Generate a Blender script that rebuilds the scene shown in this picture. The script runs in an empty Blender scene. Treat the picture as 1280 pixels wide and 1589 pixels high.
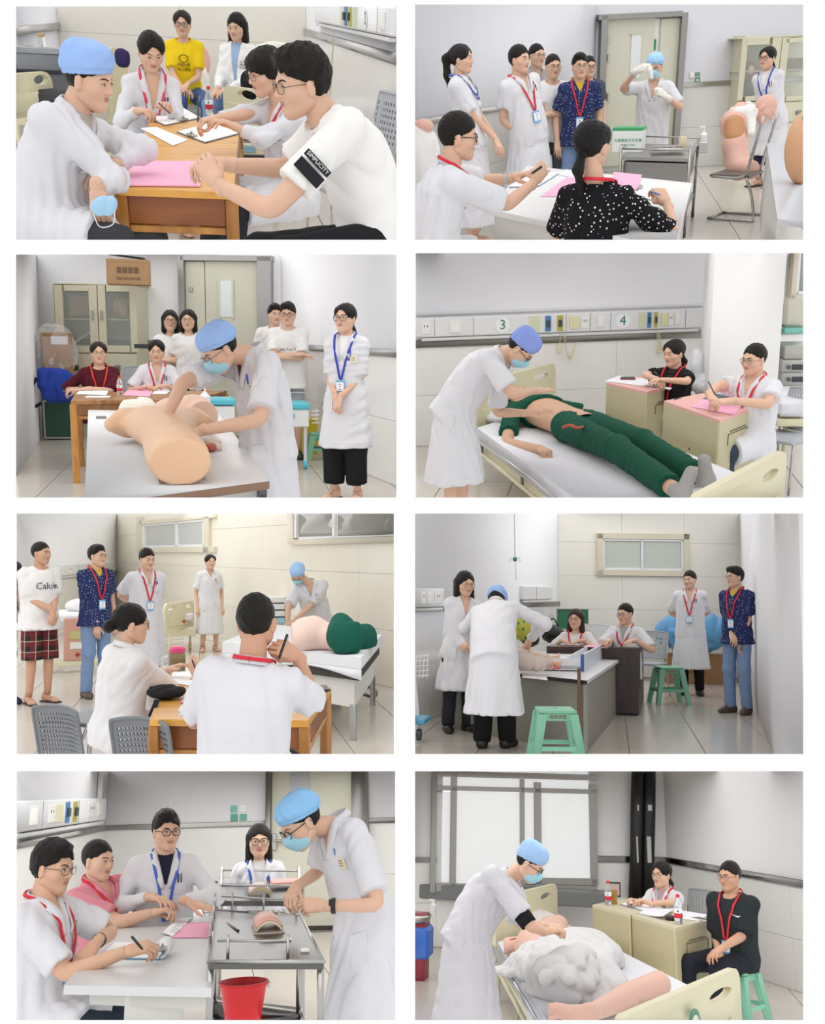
import bpy, bmesh, math, random
import numpy as np
from mathutils import Matrix, Vector

# ------------------------------------------------------------------ camera, world, exposure
SC = bpy.context.scene
COL = SC.collection
F = 1500.0                                   # focal length in pixels of the 1280x1589 frame
FW, FH = 1280.0, 1589.0
cam = bpy.data.cameras.new('camera'); camo = bpy.data.objects.new('camera', cam); COL.objects.link(camo)
cam.sensor_fit = 'VERTICAL'; cam.sensor_height = 36.0; cam.lens = 36.0 * F / FH
cam.clip_start = 0.05; cam.clip_end = 200
camo.rotation_euler = (math.pi / 2, 0, 0)    # at the origin, looking along +Y
SC.camera = camo
w = bpy.data.worlds.new('world'); SC.world = w; w.use_nodes = True
WB = w.node_tree.nodes['Background']; WB.inputs[0].default_value = (1.0, 1.0, 1.0, 1); WB.inputs[1].default_value = 1.0
key_light = bpy.data.lights.new('key_light', 'SUN'); key_light.energy = .75; key_light.angle = math.radians(75); key_obj = bpy.data.objects.new('key_light', key_light); COL.objects.link(key_obj)
key_obj.rotation_euler = (math.radians(38), 0, math.radians(-12))          # added key light for modelling: high, soft, from behind the viewer
SC.view_settings.view_transform = 'Standard'; SC.view_settings.look = 'None'
SC.view_settings.gamma = 1; SC.view_settings.use_curve_mapping = False
SC.view_settings.exposure = 0.0
SC.cycles.max_bounces = 6; SC.cycles.diffuse_bounces = 4; SC.cycles.glossy_bounces = 3
SC.cycles.transmission_bounces = 6; SC.cycles.transparent_max_bounces = 8

# room: frame rectangle, horizon row, eye height, ceiling-fill power, fill tint
PANELS = {
 1: ((25, 10, 615, 372), -4, 1.50, 150, (1, 1, 1)),
 2: ((644, 7, 1246, 372), 56, 1.73, 210, (1, 1, 1)),
 3: ((25, 395, 615, 772), 512, 1.40, 170, (1, 1, 1)),
 4: ((645, 393, 1246, 772), 370, 2.10, 110, (1, 1, 1)),
 5: ((26, 797, 611, 1170), 855, 1.60, 190, (1, 0.98, 0.94)),
 6: ((644, 797, 1246, 1170), 921, 1.36, 170, (1, 1, 1)),
 7: ((26, 1197, 613, 1583), 1232, 1.49, 120, (1, 1, 1)),
 8: ((644, 1197, 1246, 1583), 1201, 2.00, 90, (1, 1, 1)),
}
FILLS = [(2, 7, 14, .2), (3, 6.8, 13, 1.05), (4, 6.5, 11.6, .5), (5, 7, 19, .8), (6, 8, 16, .7), (7, 7.2, 11.4, 1.4), (8, 7, 11.8, 1.05)]   # unseen luminous ceilings added as fill: room, near and far end in metres, radiance
A = lambda *v: np.array(v, float)
def nrm(v): v = np.asarray(v, float); return v / (np.linalg.norm(v) + 1e-12)
def ray(px, py): return A((px - FW / 2) / F, 1.0, -(py - FH / 2) / F)   # world axes: x right, y forward, z up

class Panel:
    def __init__(s, i):
        s.i = i; s.rect, s.yh, s.H, s.power, s.tint = PANELS[i]
        cx = (s.rect[0] + s.rect[2]) / 2
        d = nrm(ray(cx, s.yh))
        u1 = nrm(A(0, 0, 1) - d[2] * d)
        r2 = nrm(A(1, 0, 0) - d[0] * d); u2 = nrm(np.cross(r2, d))
        u = nrm(u1 + u2); r = np.cross(d, u)
        s.R = np.array([r, d, u])            # rows: room axes in world
        m = Matrix([list(c) for c in s.R.T]).to_4x4()
        s.M = m @ Matrix.Translation((0, 0, -s.H))
    def pt(s, px, py, D):
        q = s.R @ ray(px, py); return A(q[0] * D / q[1], D, s.H + q[2] * D / q[1])
    def pix(s, p):
        wv = s.R.T @ (np.asarray(p, float) - A(0, 0, s.H))
        return A(FW / 2 + F * wv[0] / wv[1], FH / 2 - F * wv[2] / wv[1])
    def Ds(s, px, py, sc):
        p = s.pt(px, py, 5.0); a = s.pix(p); b = s.pix(p + A(0, 0, .1))
        c = s.pix(p + A(.1, 0, 0))
        K = 5.0 * 10 * .5 * (np.linalg.norm(a - b) + np.linalg.norm(a - c)); return K / sc
    def pts(s, px, py, sc, dz=0): return s.pt(px, py, s.Ds(px, py, sc) + dz)
    def onz(s, px, py, z):
        q = s.R @ ray(px, py); D = (z - s.H) * q[1] / q[2]; return s.pt(px, py, D)
    def ony(s, px, py, p0, p1):               # on the vertical plane through two floor points
        q = s.R @ ray(px, py); n = A(p1[1] - p0[1], p0[0] - p1[0])
        t = (n[0] * p0[0] + n[1] * p0[1]) / (n[0] * q[0] + n[1] * q[1])
        return A(q[0] * t, q[1] * t, s.H + q[2] * t)
PN = {i: Panel(i) for i in PANELS}
P = PN[1]
def use(i):
    global P
    P = PN[i]; random.seed(i * 77); np.random.seed(i * 77)

# added fill: unseen area light standing in for ceiling lamps, brightening the room's back
def ceiling_fill(i, d0, d1, power, col=(1, 1, 1)):
    p = PN[i]; x0, y0, x1, y1 = p.rect; yy = y0 - 4; g = lambda x, d: p.R.T @ (p.pt(x, yy, d) - A(0, 0, p.H))
    i_ = 8; a, b, c, e = g(x0 + i_, d0), g(x1 - i_, d0), g(x0 + i_, d1), g(x1 - i_, d1); m0 = (a + b) / 2; m1 = (c + e) / 2; o = (m0 + m1) / 2
    ex = nrm(b - a); ey = nrm((m1 - m0) - np.dot(m1 - m0, ex) * ex); ez = np.cross(ex, ey)
    l = bpy.data.lights.new('ceiling_fill', 'AREA'); l.shape = 'RECTANGLE'; l.size = float(np.linalg.norm(e - c) + np.linalg.norm(b - a)) / 2; l.size_y = float(np.linalg.norm(m1 - m0)); l.energy = power * math.pi * l.size * l.size_y; l.color = col
    ob = bpy.data.objects.new('ceiling_fill', l); COL.objects.link(ob); ob.matrix_world = Matrix([[ex[j], ey[j], ez[j], o[j]] for j in range(3)] + [[0, 0, 0, 1]])
for a_ in FILLS: ceiling_fill(*a_)

# ------------------------------------------------------------------ materials
def lin(c):
    if isinstance(c, str): c = [int(c[i:i + 2], 16) / 255 for i in (0, 2, 4)]
    return tuple(x / 12.92 if x <= .04045 else ((x + .055) / 1.055) ** 2.4 for x in c) + (1,)
MATS = {}
def mat(name, col, rough=.6, metal=0, bump=0, bscale=60, var=0, vscale=6, sss=0, alpha=1, trans=0, emit=0, coat=0, stretch=(1, 1, 1), spec=None):
    if name in MATS: return MATS[name]
    m = bpy.data.materials.new(name); m.use_nodes = True; MATS[name] = m
    nt = m.node_tree; b = nt.nodes['Principled BSDF']; L = nt.links
    c = lin(col); b.inputs['Base Color'].default_value = c; b.inputs['Roughness'].default_value = rough; b.inputs['Metallic'].default_value = metal
    if spec is not None: b.inputs['Specular IOR Level'].default_value = spec
    if sss:
        b.inputs['Subsurface Weight'].default_value = sss; b.inputs['Subsurface Radius'].default_value = (.012, .005, .003); b.inputs['Subsurface Scale'].default_value = 1
    if alpha < 1: b.inputs['Alpha'].default_value = alpha
    if trans: b.inputs['Transmission Weight'].default_value = trans; b.inputs['IOR'].default_value = 1.3
    if emit: b.inputs['Emission Color'].default_value = c; b.inputs['Emission Strength'].default_value = emit
    if coat: b.inputs['Coat Weight'].default_value = coat
    if bump or var:
        tc = nt.nodes.new('ShaderNodeTexCoord'); mp = nt.nodes.new('ShaderNodeMapping'); mp.inputs['Scale'].default_value = stretch
        L.new(tc.outputs['Object'], mp.inputs['Vector'])
    if bump:
        n = nt.nodes.new('ShaderNodeTexNoise'); n.inputs['Scale'].default_value = bscale; n.inputs['Detail'].default_value = 3
        L.new(mp.outputs[0], n.inputs['Vector'])
        bp = nt.nodes.new('ShaderNodeBump'); bp.inputs['Strength'].default_value = bump; bp.inputs['Distance'].default_value = .01
        L.new(n.outputs['Fac'], bp.inputs['Height']); L.new(bp.outputs[0], b.inputs['Normal'])
    if var:
        n2 = nt.nodes.new('ShaderNodeTexNoise'); n2.inputs['Scale'].default_value = vscale; n2.inputs['Detail'].default_value = 5
        L.new(mp.outputs[0], n2.inputs['Vector'])
        mx = nt.nodes.new('ShaderNodeMix'); mx.data_type = 'RGBA'
        mx.inputs['A'].default_value = tuple(max(0, x * (1 - var)) for x in c[:3]) + (1,); mx.inputs['B'].default_value = tuple(min(1, x * (1 + var)) for x in c[:3]) + (1,)
        L.new(n2.outputs['Fac'], mx.inputs['Factor']); L.new(mx.outputs['Result'], b.inputs['Base Color'])
    return m
def fabric(col, name=None, **k):
    a = dict(rough=.85, bump=.1, bscale=350, var=.05, vscale=12, spec=.25); a.update(k)
    return mat(name or 'fabric_' + str(col), col, **a)
def skin(col='DCAE92', name=None): return mat(name or 'skin_' + str(col), col, rough=.5, sss=.12, var=.05, vscale=25, spec=.35)
def metal(col='BDBDBB', rough=.28, name=None): return mat(name or f'metal_{col}_{rough}', col, rough=rough, metal=1)
def plastic(col, rough=.4, name=None): return mat(name or f'plastic_{col}', col, rough=rough, var=.03)
def paper(col='F4F3F2'): return mat('paper_' + col, col, rough=.8, spec=.2)
def wood(name, c1, c2, scale=9, stretch=(1, .12, 1), rough=.35):
    if name in MATS: return MATS[name]
    m = mat(name, c1, rough=rough, bump=.08, bscale=40, stretch=stretch); nt = m.node_tree; b = nt.nodes['Principled BSDF']
    tc = nt.nodes.new('ShaderNodeTexCoord'); mp = nt.nodes.new('ShaderNodeMapping'); mp.inputs['Scale'].default_value = stretch
    n = nt.nodes.new('ShaderNodeTexNoise'); n.inputs['Scale'].default_value = scale; n.inputs['Detail'].default_value = 6; n.inputs['Distortion'].default_value = 1.2
    cr = nt.nodes.new('ShaderNodeValToRGB'); cr.color_ramp.elements[0].color = lin(c2); cr.color_ramp.elements[0].position = .35
    cr.color_ramp.elements[1].color = lin(c1); cr.color_ramp.elements[1].position = .62
    nt.links.new(tc.outputs['Object'], mp.inputs[0]); nt.links.new(mp.outputs[0], n.inputs['Vector']); nt.links.new(n.outputs['Fac'], cr.inputs[0]); nt.links.new(cr.outputs[0], b.inputs['Base Color'])
    return m
def dotted(name, base, dot, scale=28, rad=.22, rough=.85):      # printed polka dots, 3-D lattice on the cloth
    if name in MATS: return MATS[name]
    m = mat(name, base, rough=rough, spec=.2); nt = m.node_tree; b = nt.nodes['Principled BSDF']; N = nt.nodes.new; L = nt.links.new
    tc = N('ShaderNodeTexCoord'); v = N('ShaderNodeTexVoronoi'); v.inputs['Scale'].default_value = scale; v.inputs['Randomness'].default_value = .35
    mp = N('ShaderNodeMapping'); mp.inputs['Rotation'].default_value = (.6, .45, .8); L(tc.outputs['Object'], mp.inputs[0]); L(mp.outputs[0], v.inputs['Vector'])
    lt = N('ShaderNodeMath'); lt.operation = 'LESS_THAN'; lt.inputs[1].default_value = rad; L(v.outputs['Distance'], lt.inputs[0])
    mx = N('ShaderNodeMix'); mx.data_type = 'RGBA'; mx.inputs['A'].default_value = lin(base); mx.inputs['B'].default_value = lin(dot)
    L(lt.outputs[0], mx.inputs['Factor']); L(mx.outputs['Result'], b.inputs['Base Color'])
    return m
def plaid(name, c0, c1, c2, sc=14):
    if name in MATS: return MATS[name]
    m = mat(name, c0, rough=.85, spec=.2); nt = m.node_tree; b = nt.nodes['Principled BSDF']; N = nt.nodes.new; L = nt.links.new
    tc = N('ShaderNodeTexCoord'); last = None
    sp = N('ShaderNodeSeparateXYZ'); L(tc.outputs['Object'], sp.inputs[0])
    prev = lin(c0); cur = None
    for ax, (freq, th, colr) in ((0, (sc, .5, c1)), (2, (sc, .5, c1)), (0, (sc, .93, c2)), (2, (sc, .93, c2))):
        mu = N('ShaderNodeMath'); mu.operation = 'MULTIPLY'; mu.inputs[1].default_value = freq; L(sp.outputs[ax], mu.inputs[0])
        fr = N('ShaderNodeMath'); fr.operation = 'FRACT'; L(mu.outputs[0], fr.inputs[0])
        gt = N('ShaderNodeMath'); gt.operation = 'GREATER_THAN'; gt.inputs[1].default_value = th; L(fr.outputs[0], gt.inputs[0])
        hf = N('ShaderNodeMath'); hf.operation = 'MULTIPLY'; hf.inputs[1].default_value = .6; L(gt.outputs[0], hf.inputs[0])
        mx = N('ShaderNodeMix'); mx.data_type = 'RGBA'; mx.inputs['A'].default_value = prev; mx.inputs['B'].default_value = lin(colr)
        if cur: L(cur, mx.inputs['A'])
        L(hf.outputs[0], mx.inputs['Factor']); cur = mx.outputs['Result']
    L(cur, b.inputs['Base Color'])
    return m
def hairmat(col='17130F'): return mat('hair_' + col, col, rough=.42, bump=1.0, bscale=220, stretch=(1, 1, .1), spec=.28)
WHITE_COAT = lambda: fabric('DDDDE1', 'cloth_white_coat', var=.02)

# ------------------------------------------------------------------ mesh arrays: (V, F) in room coordinates
def J(*ms):
    V, Fs, o = [], [], 0
    for m in ms:
        v, f = m; v = np.asarray(v, float).reshape(-1, 3); V.append(v); Fs += [tuple(i + o for i in q) for q in (f.tolist() if isinstance(f, np.ndarray) else f)]; o += len(v)
    return np.concatenate(V), Fs
def rotz(a): a = math.radians(a); c, s = math.cos(a), math.sin(a); return np.array([[c, -s, 0], [s, c, 0], [0, 0, 1.]])
def rotx(a): a = math.radians(a); c, s = math.cos(a), math.sin(a); return np.array([[1., 0, 0], [0, c, -s], [0, s, c]])
def roty(a): a = math.radians(a); c, s = math.cos(a), math.sin(a); return np.array([[c, 0, s], [0, 1., 0], [-s, 0, c]])
def box(c, s, rz=0, bev=.004, R=None):
    """chamfered box: centre c, full size s, turned rz degrees about z (or by matrix R)"""
    h = np.asarray(s, float) / 2; bev = min(bev, h.min() * .45); V = []; idx = {}
    for sx in (-1, 1):
        for sy in (-1, 1):
            for sz in (-1, 1):
                for ax in range(3):
                    p = h - bev; p = p.copy(); p[ax] = h[ax]; idx[(sx, sy, sz, ax)] = len(V); V.append(p * A(sx, sy, sz))
    V = np.array(V); Fs = []
    for ax in range(3):
        o = [i for i in range(3) if i != ax]
        for sg in (-1, 1):
            q = []
            for a_, b_ in ((-1, -1), (1, -1), (1, 1), (-1, 1)):
                k = [0, 0, 0]; k[ax] = sg; k[o[0]] = a_; k[o[1]] = b_; q.append(idx[(k[0], k[1], k[2], ax)])
            Fs.append(q)
    for ax in range(3):
        o = [i for i in range(3) if i != ax]
        for a_ in (-1, 1):
            for b_ in (-1, 1):
                k0 = [0, 0, 0]; k0[o[0]] = a_; k0[o[1]] = b_; k1 = k0[:]; k0[ax] = -1; k1[ax] = 1
                Fs.append([idx[(*k0, o[0])], idx[(*k1, o[0])], idx[(*k1, o[1])], idx[(*k0, o[1])]])
    for k in [(a, b, c_) for a in (-1, 1) for b in (-1, 1) for c_ in (-1, 1)]: Fs.append([idx[(*k, 0)], idx[(*k, 1)], idx[(*k, 2)]])
    out = []
    for f in Fs:                                    # outward winding
        a, b, d = V[f[0]], V[f[1]], V[f[2]]
        out.append(tuple(f if np.dot(np.cross(b - a, d - a), V[list(f)].mean(0)) > 0 else f[::-1]))
    return V @ (rotz(rz) if R is None else R).T + np.asarray(c, float), out
def tube(path, r, n=10, closed=False):
    p = np.asarray(path, float); m = len(p); r = np.broadcast_to(np.asarray(r, float), (m,))
    T = np.gradient(p, axis=0) if not closed else np.roll(p, -1, 0) - np.roll(p, 1, 0)
    T /= np.linalg.norm(T, axis=1)[:, None] + 1e-12
    u = np.cross(T[0], A(0, 0, 1)); u = np.cross(T[0], A(1, 0, 0)) if np.linalg.norm(u) < .2 else u; u = nrm(u); V = []
    an = np.arange(n) * 2 * math.pi / n
    for i in range(m):
        u = nrm(u - np.dot(u, T[i]) * T[i]); v = np.cross(T[i], u)
        V.append(p[i] + r[i] * (np.cos(an)[:, None] * u + np.sin(an)[:, None] * v))
    V = np.concatenate(V); Fs = []
    for i in range(m if closed else m - 1):
        k = ((i + 1) % m) * n
        for j in range(n): Fs.append((i * n + j, i * n + (j + 1) % n, k + (j + 1) % n, k + j))
    if not closed: Fs.append(tuple(range(n))[::-1]); Fs.append(tuple((m - 1) * n + j for j in range(n)))
    return V, Fs
def smooth_path(pts, n=6):
    p = np.asarray(pts, float); p = np.concatenate([[2 * p[0] - p[1]], p, [2 * p[-1] - p[-2]]]); out = []
    for i in range(1, len(p) - 2):
        for t in np.arange(n) / n:
            a, b, c, d = p[i - 1:i + 3]
            out.append(.5 * (2 * b + (c - a) * t + (2 * a - 5 * b + 4 * c - d) * t * t + (3 * b - a - 3 * c + d) * t ** 3))
    out.append(p[-2]); return np.array(out)
def lathe(prof, base=(0, 0, 0), n=20, R=None, caps=True):
    V = []; an = np.arange(n) * 2 * math.pi / n
    for r, z in prof: V.append(np.stack([r * np.cos(an), r * np.sin(an), np.full(n, z)], 1))
    V = np.concatenate(V); Fs = []; m = len(prof)
    for i in range(m - 1):
        for j in range(n): Fs.append((i * n + j, i * n + (j + 1) % n, (i + 1) * n + (j + 1) % n, (i + 1) * n + j))
    if caps: Fs.append(tuple(range(n))[::-1]); Fs.append(tuple((m - 1) * n + j for j in range(n)))
    if R is not None: V = V @ R.T
    return V + np.asarray(base, float), Fs
def prism(poly, h, up=(0, 0, 1)):
    """poly: n x 3 points (ccw seen from the side of `up`), thickness h pushed along -up"""
    p = np.asarray(poly, float); n = len(p); q = p - np.asarray(up, float) * h
    return np.concatenate([p, q]), [tuple(range(n)), tuple(range(2 * n - 1, n - 1, -1))] + [(i, n + i, n + (i + 1) % n, (i + 1) % n) for i in range(n)]
def sheet(rows, th=.002):
    """grid of points (m x n x 3) made into a sheet with thickness"""
    g = np.asarray(rows, float); m, n = g.shape[:2]
    du = np.gradient(g, axis=0); dv = np.gradient(g, axis=1); N = np.cross(du, dv); N /= np.linalg.norm(N, axis=2)[..., None] + 1e-12
    V = np.concatenate([(g + N * th / 2).reshape(-1, 3), (g - N * th / 2).reshape(-1, 3)]); o = m * n; Fs = []
    for i in range(m - 1):
        for j in range(n - 1):
            a, b, c, d = i * n + j, (i + 1) * n + j, (i + 1) * n + j + 1, i * n + j + 1
            Fs += [(a, b, c, d), (o + d, o + c, o + b, o + a)]
    for i in range(m - 1): Fs += [(i * n, o + i * n, o + (i + 1) * n, (i + 1) * n), (i * n + n - 1, (i + 1) * n + n - 1, o + (i + 1) * n + n - 1, o + i * n + n - 1)]
    for j in range(n - 1): Fs += [(j, j + 1, o + j + 1, o + j), ((m - 1) * n + j, o + (m - 1) * n + j, o + (m - 1) * n + j + 1, (m - 1) * n + j + 1)]
    return V, Fs
def ribbon(pts, nor, wid, th=.004):
    p = np.asarray(pts, float); nn = np.broadcast_to(np.asarray(nor, float), p.shape); wid = np.broadcast_to(np.asarray(wid, float), (len(p),))
    T = np.gradient(p, axis=0); S = np.cross(nn, T); S /= np.linalg.norm(S, axis=1)[:, None] + 1e-12
    return sheet(np.stack([p - S * wid[:, None] / 2, p, p + S * wid[:, None] / 2], 1), th)

# ------------------------------------------------------------------ objects
OWNER = {}
def _mesh(name, vf, mats, smooth, base, midx=None):
    V, Fs = vf; V = np.asarray(V, float) - base
    me = bpy.data.meshes.new(name)
    if isinstance(Fs, np.ndarray):
        me.vertices.add(len(V)); me.vertices.foreach_set('co', V.astype(np.float32).ravel())
        k = Fs.shape[1]; me.loops.add(Fs.size); me.loops.foreach_set('vertex_index', Fs.astype(np.int32).ravel())
        me.polygons.add(len(Fs)); me.polygons.foreach_set('loop_start', np.arange(0, Fs.size, k, dtype=np.int32))
        me.update(calc_edges=True)
    else: me.from_pydata(V.tolist(), [], [tuple(f) for f in Fs]); me.update()
    for m in (mats if isinstance(mats, (list, tuple)) else [mats]): me.materials.append(m)
    if midx is not None: me.polygons.foreach_set('material_index', np.asarray(midx, np.int32))
    if smooth is True: me.polygons.foreach_set('use_smooth', np.ones(len(me.polygons), bool))
    elif smooth: me.polygons.foreach_set('use_smooth', np.ones(len(me.polygons), bool)); me.set_sharp_from_angle(angle=math.radians(smooth))
    return me
class Thing:
    def __init__(s, name, label=None, cat=None, base=(0, 0, 0), group=None, kind=None, mesh=None, mats=None, smooth=35):
        s.base = np.asarray(base, float); s.P = P
        me = _mesh(name, mesh, mats, smooth, s.base) if mesh else None
        s.o = bpy.data.objects.new(name, me); COL.objects.link(s.o); OWNER[s.o.name] = P.i
        s.o.matrix_world = P.M @ Matrix.Translation(Vector(s.base))
        if not mesh: s.o.empty_display_size = .05
        if label: s.o['label'] = label
        if cat: s.o['category'] = cat
        if group: s.o['group'] = group
        if kind: s.o['kind'] = kind
    def part(s, name, vf, m, parent=None, smooth=35, label=None, kind=None, midx=None):
        me = vf if isinstance(vf, bpy.types.Mesh) else _mesh(name, vf, m, smooth, s.base, midx)
        o = bpy.data.objects.new(name, me); COL.objects.link(o); o.parent = parent or s.o; OWNER[o.name] = s.P.i
        if label: o['label'] = label
        if kind: o['kind'] = kind
        return o
    def copies(s, name, me, offs, parent=None):          # pieces that share one mesh
        for q in offs:
            o = bpy.data.objects.new(name, me); COL.objects.link(o); o.parent = parent or s.o; o.location = Vector(q); OWNER[o.name] = s.P.i
def single(name, label, cat, vf, m, base=None, group=None, smooth=35):
    if base is None: v = np.asarray(vf[0]); base = A(v[:, 0].mean(), v[:, 1].mean(), v[:, 2].min())
    return Thing(name, label, cat, base, group, None, vf, m, smooth)
def struct(name, vf, m, smooth=35):
    v = np.asarray(vf[0]); return Thing(name, None, None, v.mean(0), None, 'structure', vf, m, smooth)
def text_mesh(s, size, o, ex, ey, align='CENTER', th=.0006):
    c = bpy.data.curves.new('text', 'FONT'); c.body = s; c.size = size; c.align_x = align; c.align_y = 'CENTER'; c.extrude = th; c.resolution_u = 2
    ob = bpy.data.objects.new('text_tmp', c)
    me = bpy.data.meshes.new_from_object(ob); n = len(me.vertices); v = np.zeros(n * 3); me.vertices.foreach_get('co', v); v = v.reshape(-1, 3)
    fs = [tuple(p.vertices) for p in me.polygons]; bpy.data.objects.remove(ob); bpy.data.curves.remove(c); bpy.data.meshes.remove(me)
    ex = nrm(ex); ey = nrm(np.asarray(ey) - np.dot(ey, ex) * ex); ez = np.cross(ex, ey)
    return np.asarray(o) + v[:, :1] * ex + v[:, 1:2] * ey + v[:, 2:] * ez, fs

# ------------------------------------------------------------------ implicit surfaces (smooth union -> surface nets)
def _cone(a, b, ra, rb, flat=False, flat0=False):
    a = np.asarray(a, float); b = np.asarray(b, float); ba = b - a; bb = max(float(ba @ ba), 1e-9)
    def f(X, Y, Z):
        t = ((X - a[0]) * ba[0] + (Y - a[1]) * ba[1] + (Z - a[2]) * ba[2]) / bb; tc = np.clip(t, 0, 1)
        d = np.sqrt((X - a[0] - tc * ba[0]) ** 2 + (Y - a[1] - tc * ba[1]) ** 2 + (Z - a[2] - tc * ba[2]) ** 2) - (ra + (rb - ra) * tc)
        if flat: d = np.maximum(d, (t - 1) * math.sqrt(bb))
        if flat0: d = np.maximum(d, -t * math.sqrt(bb))
        return d
    r = max(ra, rb); return f, np.minimum(a, b) - r, np.maximum(a, b) + r
def _ell(c, r, R=None):
    c = np.asarray(c, float); r = np.asarray(r, float)
    def f(X, Y, Z):
        x, y, z = X - c[0], Y - c[1], Z - c[2]
        if R is not None: x, y, z = (R[0, 0] * x + R[1, 0] * y + R[2, 0] * z, R[0, 1] * x + R[1, 1] * y + R[2, 1] * z, R[0, 2] * x + R[1, 2] * y + R[2, 2] * z)
        k0 = np.sqrt((x / r[0]) ** 2 + (y / r[1]) ** 2 + (z / r[2]) ** 2); k1 = np.sqrt((x / r[0] ** 2) ** 2 + (y / r[1] ** 2) ** 2 + (z / r[2] ** 2) ** 2)
        return k0 * (k0 - 1) / np.maximum(k1, 1e-6)
    m = r if R is None else np.full(3, r.max()); return f, c - m, c + m
def _loft(o, ex, ey, ez, ts, rx, ry, cy=None, fold=None):
    o = np.asarray(o, float); ts = np.asarray(ts, float); cy = np.zeros(len(ts)) if cy is None else np.asarray(cy, float)
    def f(X, Y, Z):
        dx, dy, dz = X - o[0], Y - o[1], Z - o[2]
        x = dx * ex[0] + dy * ex[1] + dz * ex[2]; y = dx * ey[0] + dy * ey[1] + dz * ey[2]; t = dx * ez[0] + dy * ez[1] + dz * ez[2]
        x, y, t = np.broadcast_arrays(x, y, t)
        a = np.interp(t, ts, rx); b = np.interp(t, ts, ry); y = y - np.interp(t, ts, cy)
        q = np.sqrt((x / a) ** 2 + (y / b) ** 2)
        if fold:
            n, a0, a1, ph = fold; th = np.arctan2(y / b, x / a); am = np.interp(t, [ts[0], ts[-1]], [a0, a1]); q = q - am * np.sin(n * th + ph) * np.clip(q, 0, 1)
        d = (q - 1) * np.minimum(a, b)
        return np.maximum(d, np.maximum(t - ts[-1], ts[0] - t))
    r = max(max(rx), max(ry)) * 1.15 + np.abs(cy).max(); e = [o + np.asarray(ez) * t for t in (ts[0], ts[-1])]
    return f, np.minimum(*e) - r, np.maximum(*e) + r
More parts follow.
